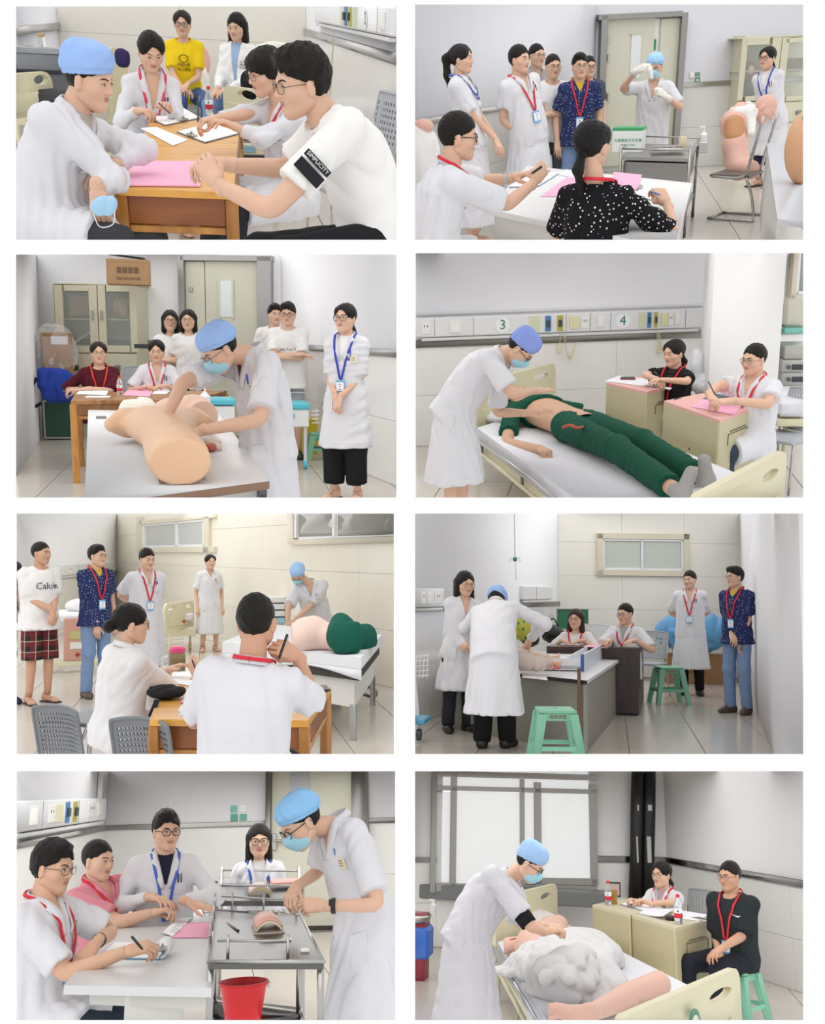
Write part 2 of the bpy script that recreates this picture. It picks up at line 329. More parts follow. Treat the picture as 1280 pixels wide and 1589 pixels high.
class Field:
    def __init__(s, prims, vox, cuts=(), wr=0, pad=3, seed=1, post=None, wf=1.0):
        lo = np.min([p[1] for p, k in prims], 0) - vox * pad; hi = np.max([p[2] for p, k in prims], 0) + vox * pad
        s.lo, s.v = lo, vox; n = np.ceil((hi - lo) / vox).astype(int) + 1
        s.g = [(lo[i] + np.arange(n[i]) * vox).astype(np.float32) for i in range(3)]; s.d = np.full(n, .25, np.float32)
        for (f, a, b), k in prims:
            m = k + vox * 3 + .02; i0 = np.clip(((a - m - lo) / vox).astype(int), 0, n - 1); i1 = np.clip(((b + m - lo) / vox).astype(int) + 2, 1, n)
            sl = tuple(slice(i0[j], i1[j]) for j in range(3))
            dn = f(s.g[0][sl[0]][:, None, None], s.g[1][sl[1]][None, :, None], s.g[2][sl[2]][None, None, :]); old = s.d[sl]
            if k > 0: h = np.maximum(k - np.abs(old - dn), 0) / k; s.d[sl] = np.minimum(old, dn) - h * h * k * .25
            else: s.d[sl] = np.minimum(old, dn)
        G = (s.g[0][:, None, None], s.g[1][None, :, None], s.g[2][None, None, :])
        if wr:
            rs = np.random.RandomState(seed); acc = 0
            for _ in range(3):                       # long soft creases in a few directions
                kv = nrm(rs.randn(3) * A(1, 1, .4)) * rs.uniform(26, 64) * wf; kw = rs.randn(3) * 9 * wf
                kv, kw = kv.tolist(), kw.tolist(); ph = G[0] * kv[0] + G[1] * kv[1] + G[2] * kv[2] + rs.uniform(0, 6) + .9 * np.sin(G[0] * kw[0] + G[1] * kw[1] + G[2] * kw[2])
                md = .5 + .5 * np.sin(G[0] * kw[1] * 1.3 + G[1] * kw[2] + G[2] * kw[0] + rs.uniform(0, 6)); acc = acc + (1 - np.abs(np.sin(ph)) ** .7) * md ** 1.5 * 1.5
            s.d += wr * (np.minimum(acc * .5, .8) - .3).astype(np.float32)
        for c in cuts: s.d = np.maximum(s.d, -c(*G))
        if post: s.d = post(s.d, *G)
    def at(s, Q):
        q = np.asarray(Q, float); i = np.clip(np.round((q - s.lo) / s.v).astype(int), 0, np.array(s.d.shape) - 1); return s.d[i[..., 0], i[..., 1], i[..., 2]]
    def hit(s, o, dirn, far=.2, near=-.15):
        """surface point along the line o + t*dirn, looking from t = far inwards"""
        t = np.arange(far, near, -.003); q = np.asarray(o) + t[:, None] * np.asarray(dirn); d = s.at(q); k = np.argmax(d < 0)
        return q[k] if d[k] < 0 else None
    def mesh(s):
        d = s.d; sg = d < 0; c = [d[i:d.shape[0] - 1 + i, j:d.shape[1] - 1 + j, k:d.shape[2] - 1 + k] for i in (0, 1) for j in (0, 1) for k in (0, 1)]
        cnt = sum((x < 0).astype(np.int8) for x in c); msk = (cnt > 0) & (cnt < 8); idx = np.argwhere(msk)
        vid = np.full(msk.shape, -1, np.int64); vid[msk] = np.arange(len(idx))
        v = np.stack([x[msk] for x in c], 1); off = np.array([(i, j, k) for i in (0, 1) for j in (0, 1) for k in (0, 1)], float)
        acc = np.zeros((len(idx), 3)); num = np.zeros(len(idx))
        for a in range(8):
            for b in range(a + 1, 8):
                if np.abs(off[a] - off[b]).sum() != 1: continue
                cr = (v[:, a] < 0) != (v[:, b] < 0); t = np.where(cr, v[:, a] / np.where(cr, v[:, a] - v[:, b], 1), 0)
                acc += np.where(cr[:, None], off[a] + t[:, None] * (off[b] - off[a]), 0); num += cr
        V = (idx + acc / num[:, None]) * s.v + s.lo; Fs = []
        for ax in range(3):
            o1, o2 = [i for i in range(3) if i != ax]; n = d.shape
            s0 = [slice(None)] * 3; s1 = [slice(None)] * 3; s0[ax] = slice(0, n[ax] - 1); s1[ax] = slice(1, n[ax])
            for q in (s0, s1): q[o1] = slice(1, n[o1] - 1); q[o2] = slice(1, n[o2] - 1)
            A0, A1 = sg[tuple(s0)], sg[tuple(s1)]
            for flip, mk in ((0, A0 & ~A1), (1, ~A0 & A1)):
                e = np.argwhere(mk)
                if not len(e): continue
                e[:, o1] += 1; e[:, o2] += 1; q = []
                for a, b in ((0, 0), (1, 0), (1, 1), (0, 1)):
                    g = e.copy(); g[:, o1] -= a; g[:, o2] -= b; q.append(vid[g[:, 0], g[:, 1], g[:, 2]])
                q = np.stack(q, 1)
                if (flip == 0) != (ax == 1): q = q[:, :]
                else: q = q[:, ::-1]
                Fs.append(q)
        return V, np.concatenate(Fs) if Fs else np.zeros((0, 4), int)

# ------------------------------------------------------------------ people: head, hand and shoe templates (implicit surfaces, built once)
def smin(a, b, k): h = np.maximum(k - np.abs(a - b), 0) / k; return np.minimum(a, b) - h * h * k * .25
def head_prims(sex):
    j = 1.0 if sex == 'm' else .9
    pr = [(_ell((0, -.012, .03), (.0765, .096, .088)), 0), (_ell((0, .022, -.03), (.063, .066, .08)), .03),
          (_cone((0, .045, -.07), (0, .062, -.089), .036 * j, .022 * j), .03)]
    for s in (-1, 1):
        pr += [(_cone((s * .047 * j, .0, -.058), (s * .014, .056, -.09), .024, .018), .03), (_ell((s * .042, .05, -.02), (.026, .03, .026)), .03),
               (_cone((s * .012, .084, .021), (s * .042, .068, .024), .0105, .0095), .018),
               (_ell((s * .0775, -.006, -.01), (.0085, .02, .033), rotz(s * -22) @ rotx(-8)), .006), (_ell((s * .071, .008, -.022), (.008, .01, .01)), .008)]
    pr += [(_cone((0, .083, .014), (0, .1025, -.025), .0075, .0105), .012), (_ell((.0115, .092, -.028), (.0085, .009, .0075)), .007), (_ell((-.0115, .092, -.028), (.0085, .009, .0075)), .007),
           (_ell((0, .0798, -.0505), (.026, .009, .006)), .01), (_ell((0, .0792, -.0605), (.022, .009, .0065)), .01)]
    return pr
def head_post(d, X, Y, Z):
    for s in (-1, 1):
        e = _ell((s * .031, .1005, .004), (.021, .017, .0125))[0](X, Y, Z); d = -smin(-d, e, .016)
        b = _ell((s * .031, .0775, .0035), (.0155, .0125, .0105))[0](X, Y, Z); d = smin(d, b, .004)
    return d
_HT = {}
def head_d(sex, x, y, z):
    d = np.full(np.shape(x), .25)
    for (f, a, b), k in head_prims(sex):
        n = f(x, y, z); d = smin(d, n, k) if k else np.minimum(d, n)
    return head_post(d, x, y, z)
def face_y(sex, x, z):
    y = np.full(np.shape(x), .125)
    for _ in range(30): y = y - np.clip(head_d(sex, x, y, z), -.02, .02) * .9
    return y
def fan(sex, pts, off):
    p = np.asarray(pts, float); c = p.mean(0); q = np.concatenate([[c], (p + c) / 2, p]); n = len(p)
    V = np.stack([q[:, 0], face_y(sex, q[:, 0], q[:, 1]) + off, q[:, 1]], 1)
    Fs = [(0, 1 + i, 1 + (i + 1) % n) for i in range(n)] + [(1 + i, 1 + n + i, 1 + n + (i + 1) % n, 1 + (i + 1) % n) for i in range(n)]
    return V, Fs
def strip(sex, pts, wd, off):
    p = np.asarray(pts, float); wd = np.broadcast_to(wd, (len(p),)); V = []
    for (x, z), h in zip(p, wd): V += [(x, z - h / 2), (x, z + h / 2)]
    q = np.array(V); V = np.stack([q[:, 0], face_y(sex, q[:, 0], q[:, 1]) + off, q[:, 1]], 1)
    return V, [(2 * i, 2 * i + 2, 2 * i + 3, 2 * i + 1) for i in range(len(p) - 1)]
def head_template(sex, lod, eyes='open'):
    key = (sex, lod, eyes)
    if key in _HT: return _HT[key]
    f = Field(head_prims(sex), lod, post=head_post); V, Fs = f.mesh(); parts = [((V, Fs.tolist()), 0)]
    an = np.arange(12) * math.pi / 6
    for s in (-1, 1):
        h = .0046 if eyes == 'open' else .0022; zc = .004 if eyes == 'open' else .0005
        al = [(s * .031 + .0145 * math.cos(a), zc + h * math.sin(a) * (1 if math.sin(a) > 0 else .75)) for a in an]
        parts.append((fan(sex, al, .0006), 1))
        parts.append((fan(sex, [(s * .031 + .0056 * math.cos(a), zc + .0003 + min(h, .0054) * .95 * math.sin(a)) for a in an], .0014), 2))
        parts.append((strip(sex, [(s * x, z) for x, z in ((.0155, .0035), (.022, .0078), (.031, .0092), (.04, .0078), (.0475, .0042))], [.001, .0026, .003, .0028, .0012], .0018) if eyes == 'open' else
                      strip(sex, [(s * x, z) for x, z in ((.0155, .0015), (.022, .0022), (.031, .0026), (.04, .002), (.047, .0005))], [.001, .0026, .003, .0028, .0012], .0018), 2))
        parts.append((strip(sex, [(s * x, z) for x, z in ((.013, .0215), (.022, .0262), (.034, .0285), (.044, .0268), (.052, .0225))], [.0045, .0062, .0056, .0042, .0015] if sex == 'm' else [.0032, .0042, .0038, .003, .001], .0012), 4))
    parts.append((fan(sex, [(.025 * math.cos(a), -.0508 + (.0052 if math.sin(a) > 0 else .0025) * math.sin(a) * (1 - .25 * (abs(math.cos(a)) < .3))) for a in an], .0009), 3))
    parts.append((fan(sex, [(.0215 * math.cos(a), -.0595 + (.0025 if math.sin(a) > 0 else .0062) * math.sin(a)) for a in an], .0009), 3))
    parts.append((strip(sex, [(-.021, -.0546), (-.01, -.0552), (0, -.0557), (.01, -.0552), (.021, -.0546)], [.0008, .0014, .0014, .0014, .0008], .0022), 5))
    _HT[key] = parts; return parts
def hair_template(style, lod):
    key = ('hair', style, lod)
    if key in _HT: return _HT[key]
    def wob(d, X, Y, Z, a): return d + a * (np.sin(X * 130 + 3 * np.sin(Z * 40)) * np.sin(Y * 110 + Z * 60) + .5 * np.sin(X * 260 + Z * 90) * np.sin(Y * 240))
    amp = .002; lowb = -.075; pr = []
    if style in ('short', 'crew', 'messy', 'side'):
        t = {'short': (.0835, .106, .103), 'crew': (.0805, .1025, .097), 'messy': (.086, .108, .11), 'side': (.0845, .1065, .104)}[style]
        pr = [(_ell((0, -.015, .034), t), 0)]
        if style in ('messy', 'side'): pr += [(_ell((.02, .045, .1), (.055, .045, .03)), .03)]
        if style == 'messy': amp = .0038
    elif style in ('tied', 'bun', 'pony', 'lowpony'):
        pr = [(_ell((0, -.015, .034), (.0825, .1045, .094)), 0)] + [(_ell((s * .047, .012, .045), (.042, .066, .055)), .02) for s in (-1, 1)]; lowb = -.085
        if style == 'bun': pr += [(_ell((0, -.128, -.02), (.043, .038, .04)), .012)]
        if style == 'pony': pr += [(_cone((0, -.108, .05), (0, -.145, .01), .022, .03), .02), (_cone((0, -.145, .01), (.0, -.135, -.12), .034, .032), .03), (_cone((0, -.135, -.12), (.01, -.115, -.25), .032, .012), .03)]
        if style == 'lowpony': pr += [(_cone((0, -.1, -.05), (0, -.125, -.1), .022, .026), .02), (_cone((0, -.125, -.1), (.015, -.11, -.22), .026, .01), .02)]
        if style == 'tied': pr += [(_cone((0, -.095, -.04), (0, -.1, -.075), .03, .022), .02)]
    elif style in ('bob', 'bangs', 'long', 'wavy'):
        lowb = {'bob': -.14, 'bangs': -.09, 'long': -.2, 'wavy': -.185}[style]
        pr = [(_ell((0, -.018, .032), (.088, .11, .1)), 0)]
        for s in (-1, 1):
            e = -.02 if style == 'bangs' else lowb + .03
            pr += [(_cone((s * .068, -.02, .03), (s * (.085 if style == 'wavy' else .074), -.005, e), .03, .03), .03), (_cone((s * .04, -.085, .0), (s * .045, -.07, lowb + .02), .045, .042), .04)]
        if style == 'wavy': amp = .004
        if style == 'bangs': pr += [(_ell((0, .035, .055), (.08, .062, .055)), .03)]
    def post(d, X, Y, Z):
        d = wob(d, X, Y, Z, amp)
        if style not in ('short', 'crew', 'messy', 'side', 'bangs'): d = d + .007 * np.exp(-((X - .008) / .006) ** 2) * (Y > -.05) * (Z > .04)      # parting
        lowf = {'bangs': .028, 'bob': .06, 'long': .055, 'wavy': .06}.get(style, .06 if style in ('short', 'crew', 'messy', 'side') else .066)
        # face opening: an upright ellipse in front, plus the ear and neck clearance
        fw = .062 if style in ('bob', 'long', 'wavy', 'bangs') else .062
        asy = .18 * X if style in ('side', 'messy', 'bob') else 0
        jag = .0045 * np.sin(X * 150 + 1) + .003 * np.sin(X * 330); pw = 3.2 if style in ('short', 'crew', 'messy', 'side', 'bangs') else 2.1; cut = np.maximum(((np.abs(X / fw) ** pw + np.abs((Z + .055 - asy - jag * (pw > 3)) / (lowf + .055)) ** pw) ** (1 / pw) - 1) * fw, .012 - Y)
        d = np.maximum(d, -cut)
        if style not in ('bob', 'long', 'wavy'):
            ear = np.maximum(np.maximum(Z - (.012 if style in ('short', 'crew', 'messy', 'side') else -.03) - .5 * np.maximum(np.abs(Y + .0) - .012, 0), -.022 - Y), Y - .2); d = np.maximum(d, -ear)
        return np.maximum(d, lowb - Z - (.0 if lowb > -.1 else 0.004 * np.sin(X * 200))) if style not in ('pony', 'lowpony', 'tied') else np.maximum(d, np.where(Y > -.075, -.085 - Z, -1))
    f = Field(pr, lod, post=post); V, Fs = f.mesh(); _HT[key] = (V, Fs); return V, Fs
def cap_template(style, lod):
    key = ('cap', style, lod)
    if key in _HT: return _HT[key]
    if style == 'puff': c, r, p = (0, -.02, .058), (.098, .122, .088), 2.3
    elif style == 'tall': c, r, p = (0, -.014, .062), (.089, .112, .096), 2.9
    else: c, r, p = (0, -.018, .056), (.092, .114, .082), 2.4
    def f(X, Y, Z):
        x, y, z = (X - c[0]) / r[0], (Y - c[1]) / r[1], (Z - c[2]) / r[2]
        th = np.arctan2(y, x); el = np.clip(z, 0, 1)
        q = (np.abs(x) ** p + np.abs(y) ** p + np.abs(z) ** p) ** (1 / p)
        q = q + .13 * np.abs(np.sin(3.5 * th + 2.2 * el + .8 * np.sin(3 * x + 5 * y))) * np.clip(.25 + el * 1.4, 0, 1) * np.clip(1.2 - el, 0, 1) + .02 * np.abs(np.sin(9 * th + 4 * z)) * np.clip(1 - np.abs(z), 0, 1) + .02 * np.sin(5 * x + 4 * z + 2) * np.sin(6 * y - 5 * z)
        d = (q - 1) * min(r)
        low = Z - (.026 + .24 * Y + .35 * np.maximum(Y - .02, 0) * 0)      # rim: low at the nape, above the brows
        band = np.where((low < .022), .0045, 0.0)
        return np.maximum(d + band, -low)
    pr = [((f, A(*c) - A(*r), A(*c) + A(*r)), 0)]
    V, Fs = Field(pr, lod).mesh(); _HT[key] = (V, Fs); return V, Fs
def mask_template(lod):
    key = ('mask', lod)
    if key in _HT: return _HT[key]
    def f(X, Y, Z):
        X, Y, Z = np.broadcast_arrays(X, Y, Z)
        a = _ell((0, .028, -.048), (.066, .085, .075))[0](X, Y, Z); a = smin(a, _cone((0, .07, -.02), (0, .108, -.032), .02, .011)[0](X, Y, Z), .05)
        a = a + .0012 * np.sin(Z * 420)
        return np.maximum(np.maximum(a, np.abs(Z + .056 - .04 * np.abs(X)) - .047), np.maximum(.028 - Y, np.abs(X) - .063))
    V, Fs = Field([((f, A(-.07, .02, -.11), A(.07, .125, .0)), 0)], lod).mesh(); _HT[key] = (V, Fs); return V, Fs
FING = {'relax': (18, 26, 18, .0), 'flat': (2, 5, 4, 0), 'press': (8, 12, 6, 0), 'pen': (42, 48, 22, 1), 'fist': (72, 88, 50, 1), 'clasp': (45, 55, 28, .6), 'curl': (32, 42, 24, .4)}
def hand_template(pose, lod):
    key = ('hand', pose, lod)
    if key in _HT: return _HT[key]
    c1, c2, c3, th = FING[pose]; pr = [(_cone((0, -.03, 0), (0, .012, 0), .0275, .024), 0)]
    bx = ((-.030, .092), (-.0095, .097), (.0105, .093), (.0285, .083)); ln = ((.042, .025, .02), (.047, .029, .021), (.043, .027, .02), (.033, .02, .018))
    for (x, y) in bx: pr.append((_cone((x * .55, .02, 0), (x, y - .006, .001), .0175, .0128), .016))
    for i, (x, y) in enumerate(bx):
        p = A(x, y, 0); a = 0; sp = (-4, -1, 3, 8)[i] * (1 if pose in ('flat', 'press', 'relax') else .3)
        ex = (0, 4, 8, 12)[i] if pose in ('relax', 'pen', 'curl') else 0
        for l, c, r in zip(ln[i], (c1 + ex, c2 + ex, c3), (.0093, .0085, .0076)):
            a += c; dv = A(math.sin(math.radians(sp)), math.cos(math.radians(sp)), 0) * math.cos(math.radians(a)) + A(0, 0, -math.sin(math.radians(a)))
            q = p + dv * l; pr.append((_cone(p, q, r * (.92 if i == 3 else 1), r * .92 * (.92 if i == 3 else 1)), .0045)); p = q
    b = A(-.02, .022, -.008); k1 = A(-.042, .052, -.016 - .012 * th); k2 = k1 + A(-.02 + .032 * th, .03 - .002 * th, -.008 - .014 * th); k3 = k2 + A(-.006 + .02 * th, .026, -.004 - .004 * th)
    pr += [(_cone(b, k1, .0155, .0125), .016), (_cone(k1, k2, .0118, .0103), .006), (_cone(k2, k3, .0102, .0082), .005)]
    V, Fs = Field(pr, lod).mesh(); _HT[key] = (V, Fs); return V, Fs
def shoe_template(kind='shoe'):
    key = ('shoe', kind)
    if key in _HT: return _HT[key]
    if kind == 'foot': pr = [(_cone((0, -.03, .075), (0, -.035, .03), .034, .034), 0), (_cone((0, -.02, .04), (0, .1, .02), .036, .026), .04), (_cone((-.012, .1, .018), (-.012, .155, .014), .03, .018), .03), (_cone((.018, .1, .016), (.018, .14, .012), .026, .014), .03)]
    else: pr = [(_cone((0, -.04, .05), (0, -.045, .035), .04, .042), 0), (_cone((0, -.03, .042), (0, .11, .03), .043, .036), .05), (_cone((0, .11, .03), (0, .165, .026), .042, .028), .04)]
    fl = lambda d, X, Y, Z: np.maximum(d, -.002 - Z)
    V, Fs = Field(pr, .011, post=fl).mesh(); _HT[key] = (V, Fs); return V, Fs
def ik(S, W, l1, l2, hint):
    d = W - S; L = np.linalg.norm(d)
    if L > (l1 + l2) * .995: k = L / (l1 + l2) * 1.005; l1, l2 = l1 * k, l2 * k
    n = d / L; a = (l1 * l1 - l2 * l2 + L * L) / (2 * L); a = min(max(a, -l1), l1); h = math.sqrt(max(l1 * l1 - a * a, 0)); hp = np.asarray(hint, float); hp = nrm(hp - (hp @ n) * n)
    return S + n * a + hp * h
def xf(vf, R, o, k=1.0, flip=False):
    V, Fs = vf; V = np.asarray(V) * (k * (A(-1, 1, 1) if flip else 1)); V = V @ R.T + o
    if flip: Fs = Fs[:, ::-1] if isinstance(Fs, np.ndarray) else [f[::-1] for f in Fs]
    return V, Fs
TT = A(-.10, 0, .12, .25, .36, .43, .47, .505)
TRX = {'m': A(.150, .160, .148, .158, .172, .158, .108, .062), 'f': A(.155, .162, .128, .138, .150, .138, .095, .055)}
TRY = {'m': A(.105, .112, .105, .112, .113, .094, .073, .056), 'f': A(.105, .110, .094, .108, .113, .085, .066, .05)}
def wrap_text(T, name, s, size, x, t, m, off=.011):
    V, Fs = text_mesh(s, size, A(0, 0, 0), A(1, 0, 0), A(0, 1, 0)); T.part(name, (np.array([T.fp(x - v[0] / T.k, t + v[1] / T.k, off + max(v[2], 0)) for v in V]), Fs), m, parent=T.garment)
SKIN = 'DDB49A'
BLACK = '1A1A1C'
def person(label, hd, s, yaw=0, hy=None, hp=0, hr=0, sex='m', k=1.0, fat=1.0, neck=None, hip=None, bend=0, lean=0, slean=0, dz=0,
           R=None, L=None, legs=None, feet=None, lyaw=None, top='coat', tm=None, slv='short', frac=.62, tlen=.35, vneck=.17, inner=None, tname=None,
           bm=None, blen=1.0, hair='short', hairc='17130F', cap=None, capc='9DBFEA', mask=False, glasses=None, lan=None, badge=None, pens=False, tag=None, pocket=True,
           skinc=None, shoe=None, watch=None, gloves=None, eyes='open', name='person', cat='person', collar=True, body_only=False, headpos=None, skirt=None, wr=.018, button=True, fwdv=None, Rhm=None, tcut=None, bwid=1.0, tl=1.0):
    hy = yaw if hy is None else hy; fwd = A(math.sin(math.radians(yaw)), -math.cos(math.radians(yaw)), 0) if fwdv is None else nrm(fwdv); up = A(0, 0, 1.)
    D = P.Ds(hd[0], hd[1], s) + dz; H = P.pt(hd[0], hd[1], D) if headpos is None else np.asarray(headpos, float)
    lod = .0046 if s > 270 else .0064 if s > 165 else .0085; vox = .0112 if s > 260 else .0135 if s > 160 else .0165
    LT = .50 * k * tl
    def at(q, ref=None):                    # (px, py, dz) -> room point
        return np.asarray(q[1], float) if q[0] == 'r' else P.pt(q[0], q[1], D + (q[2] if len(q) > 2 else 0))
    if hip is not None and neck is not None: N = at(neck); ez = nrm(N - at(hip))
    else:
        ez = nrm(math.cos(math.radians(lean)) * up + math.sin(math.radians(lean)) * fwd + math.sin(math.radians(slean)) * A(1, 0, 0))
        if neck is not None: N = at(neck)
        elif hip is not None: N = H - A(0, 0, .142 * k) - fwd * .03 * k
        else: N = H - ez * .142 * k - fwd * (.03 * k)
        if hip is not None: ez = nrm(N - at(hip))
    ey = nrm(fwd - (fwd @ ez) * ez); ex = np.cross(ey, ez); hipc = N - ez * LT
    sw = (.158 if sex == 'm' else .138) * k * (1 + (fat - 1) * .5); S = {sd: N + ex * sw * sd - ez * .068 * k for sd in (1, -1)}
    Rh = rotz(180 + hy) @ rotx(-hp) @ roty(hr) if Rhm is None else Rhm
    # arms
    arms = {}
    for sd, a in ((1, R), (-1, L)):
        a = dict(a or {}); w_ = a.get('w', ('b', .05, .02, -.56))
        if w_[0] == 'b': W = N + ex * w_[1] * sd * k + ey * w_[2] * k + ez * w_[3] * k
        elif w_[0] == 'r': W = np.asarray(w_[1], float)
        else: W = at(w_)
        if w_[0] == 'b' and 'w' not in a: W = S[sd] + ex * .06 * sd * k + ey * .03 - up * .50 * k
        h = a.get('e'); h = (ex * sd * .38 - ey * .6 - up * .7) if h is None else np.asarray(h, float)
        E = ik(S[sd], W, .285 * k, .25 * k, h) if 'ep' not in a else at(a['ep'])
        f = a.get('f'); f = nrm(W - E) if f is None else (nrm(np.asarray(f, float)) if len(f) == 3 and abs(f[0]) < 20 else nrm(at(f) - W))
        dn = a.get('n'); dn = np.asarray(dn, float) if dn is not None else up + .01 * ex
        dn = nrm(dn - (dn @ f) * f); arms[sd] = dict(E=E, W=W, f=f, n=dn, pose=a.get('pose', 'relax'))
    # legs
    lg = {}
    if legs:
        fl = fwd if lyaw is None else A(math.sin(math.radians(lyaw)), -math.cos(math.radians(lyaw)), 0)
        for i, sd in enumerate((1, -1)):
            hj = hipc + ex * .085 * k * sd - ez * .02
            if legs == 'stand':
                an = hj.copy(); an[2] = .085 * k
                if feet is not None: q = P.onz(feet[i][0], feet[i][1], 0); an[:2] = q[:2]
                else: an += ex * .02 * sd
                kn = (hj + an) / 2 + fl * .03; toe = fl + ex * .22 * sd
            else:
                kn = hj + (fl + ex * .12 * sd) * .42 * k; kn[2] = max(hj[2] - .02, .45 * k); an = kn + fl * (.03 if feet is None else .05); an[2] = .085 * k; toe = fl
            lg[sd] = (hj, kn, an, nrm(toe * A(1, 1, 0)))
    base = A(hipc[0], hipc[1], 0)
    T = Thing(name, label, cat, base)
    sk = skin(skinc or SKIN)
    # ---- body: head with features, neck, trunk, arms, hands, legs in one mesh
    ms, mi = [], []
    def add(vf, m): ms.append(vf); mi.extend([m] * len(vf[1]))
    for vf, m in head_template(sex, lod, eyes): add(xf(vf, Rh, H, k), m)
    n0 = H + Rh @ (A(0, -.018, -.03) * k); nr = (.056 if sex == 'm' else .047) * k
    n1 = N - ez * .03 * k
    add(tube(smooth_path([n0, (n0 * .45 + n1 * .55) - ey * .004, n1]), np.linspace(nr * .95, nr * 1.12, 13), 16), 0)
    tt = np.linspace(-.08, .505, 16) * k * tl; trx = np.interp(tt / k / tl, TT, TRX[sex]) * k * fat * .9; tr_y = np.interp(tt / k / tl, TT, TRY[sex]) * k * fat * .9
    cyb = -bend * 4 * np.clip(tt / LT, 0, 1) * (1 - np.clip(tt / LT, 0, 1))
    an_ = np.arange(20) * 2 * math.pi / 20; ring = []
    for t_, a_, b_, c_ in zip(tt, trx, tr_y, cyb): ring.append(hipc + ez * t_ + ey * c_ + np.cos(an_)[:, None] * ex * a_ + np.sin(an_)[:, None] * ey * b_)
    V = np.concatenate(ring); add((V, [(i * 20 + j, i * 20 + (j + 1) % 20, (i + 1) * 20 + (j + 1) % 20, (i + 1) * 20 + j) for i in range(15) for j in range(20)]), 0)
    for sd, a in arms.items():
        r = A(.048, .046, .041, .038, .037, .033, .027, .025) * k * (1 if sex == 'm' else .84) * (1 + (fat - 1) * .6)
        E, W = a['E'], a['W']; pth = [S[sd], S[sd] * .6 + E * .4, S[sd] * .2 + E * .8, E * .93 + S[sd] * .035 + W * .035, E * .8 + W * .2, E * .5 + W * .5, E * .12 + W * .88, W + a['f'] * .012]
        pp = smooth_path(pth, 4); rr = np.interp(np.linspace(0, 7, len(pp)), np.arange(8), r); add(tube(pp, rr, 14), 0)
        hx = np.cross(a['f'], a['n']); Rm = np.stack([hx, a['f'], a['n']], 1)
        if not gloves: add(xf(hand_template(a['pose'], lod if s < 270 else .0042), Rm, W + a['f'] * .012 * k, k * (1 if sex == 'm' else .9), flip=(sd == -1)), 0)
        else: T.part('glove', xf(hand_template(a['pose'], lod), Rm, W + a['f'] * .012 * k, k * 1.07, flip=(sd == -1)), gloves, smooth=True); T.part('glove_cuff', tube([W - nrm(W - E) * .06, W, W + a['f'] * .02], [.042, .034, .03], 14), gloves, smooth=True)
        if watch and watch[0] == sd:
            wp = W - nrm(W - E) * .035; ax = nrm(W - E); T.part('watch', J(tube([wp - ax * .01, wp + ax * .01], [.034 * k, .034 * k], 16), box(wp + a['n'] * .034 * k, (.03, .03, .008), R=np.stack([np.cross(ax, a['n']), ax, a['n']], 1))), plastic(watch[1]))
    for sd, (hj, kn, an, toe) in lg.items():
        add(tube(smooth_path([hj, hj * .5 + kn * .5, kn, kn * .6 + an * .4, an], 4), np.interp(np.linspace(0, 4, 17), range(5), A(.078, .066, .05, .05, .034) * k * (1 if sex == 'm' else .92)), 14), 0)
        Rm = np.stack([np.cross(toe, up), toe, up], 1); o = an * A(1, 1, 0)
        if shoe in (None, 'bare', 'sandal'): add(xf(shoe_template('foot'), Rm, o + up * .008, k, flip=(sd == -1)), 0)
        if shoe == 'sandal':
            T.part('sandal', J(box(o + toe * .05 + up * .008, (.085, .25, .016), R=Rm, bev=.006), tube([o + Rm @ A(-.045, .09, .01), o + Rm @ A(-.02, .085, .055), o + Rm @ A(.02, .085, .055), o + Rm @ A(.045, .09, .01)], .009, 6)), plastic('2A2220'))
        elif shoe and shoe != 'bare': T.part('shoe', xf(shoe_template(), Rm, o, k, flip=(sd == -1)), shoe, smooth=True)
    dark = mat('eye_dark', '1D1512', rough=.2); lip = mat('lips_' + sex, 'BC7F74' if sex == 'm' else 'C47A74', rough=.45)
    vf = J(*ms)
    T.part('body', vf, [sk, mat('eye_white', 'E9E4DF', rough=.3), dark, lip, hairmat(hairc), mat('mouth_line', '7A4038', rough=.6)], smooth=True, midx=mi)
    # ---- hair, cap, mask, glasses
    if hair and hair != 'none':
        V, Fs = hair_template(hair, lod * 1.25)
        if cap:                                  # what shows below the cap rim
            keep = V[:, 2] < .04 + .22 * V[:, 1]; Fs = Fs[keep[Fs].any(1)]
            if len(Fs): T.part('hair', xf((V, Fs), Rh, H, k), hairmat(hairc), smooth=True)
        else: T.part('hair', xf((V, Fs), Rh, H, k), hairmat(hairc), smooth=True)
    if cap: T.part('surgical_cap', xf(cap_template(cap, lod * 1.2), Rh, H, k), fabric(capc, 'cloth_cap_' + capc, bump=.5, bscale=45, var=.06), smooth=True, label='blue disposable cap')
    if mask:
        mo = T.part('face_mask', xf(mask_template(lod * .8), Rh, H, k), fabric('A5D5E4', 'cloth_mask', bscale=200), smooth=True, label='pale blue surgical mask')
        for sd in (-1, 1):
            pth = smooth_path([A(sd * .058, .05, -.022), A(sd * .073, .02, .0), A(sd * .08, -.012, .02), A(sd * .079, -.022, -.01), A(sd * .07, .01, -.05), A(sd * .056, .045, -.085)], 4)
            T.part('ear_loop', xf(tube(pth, .0018, 5), Rh, H, k), fabric('F2F2F2'), parent=mo, smooth=True)
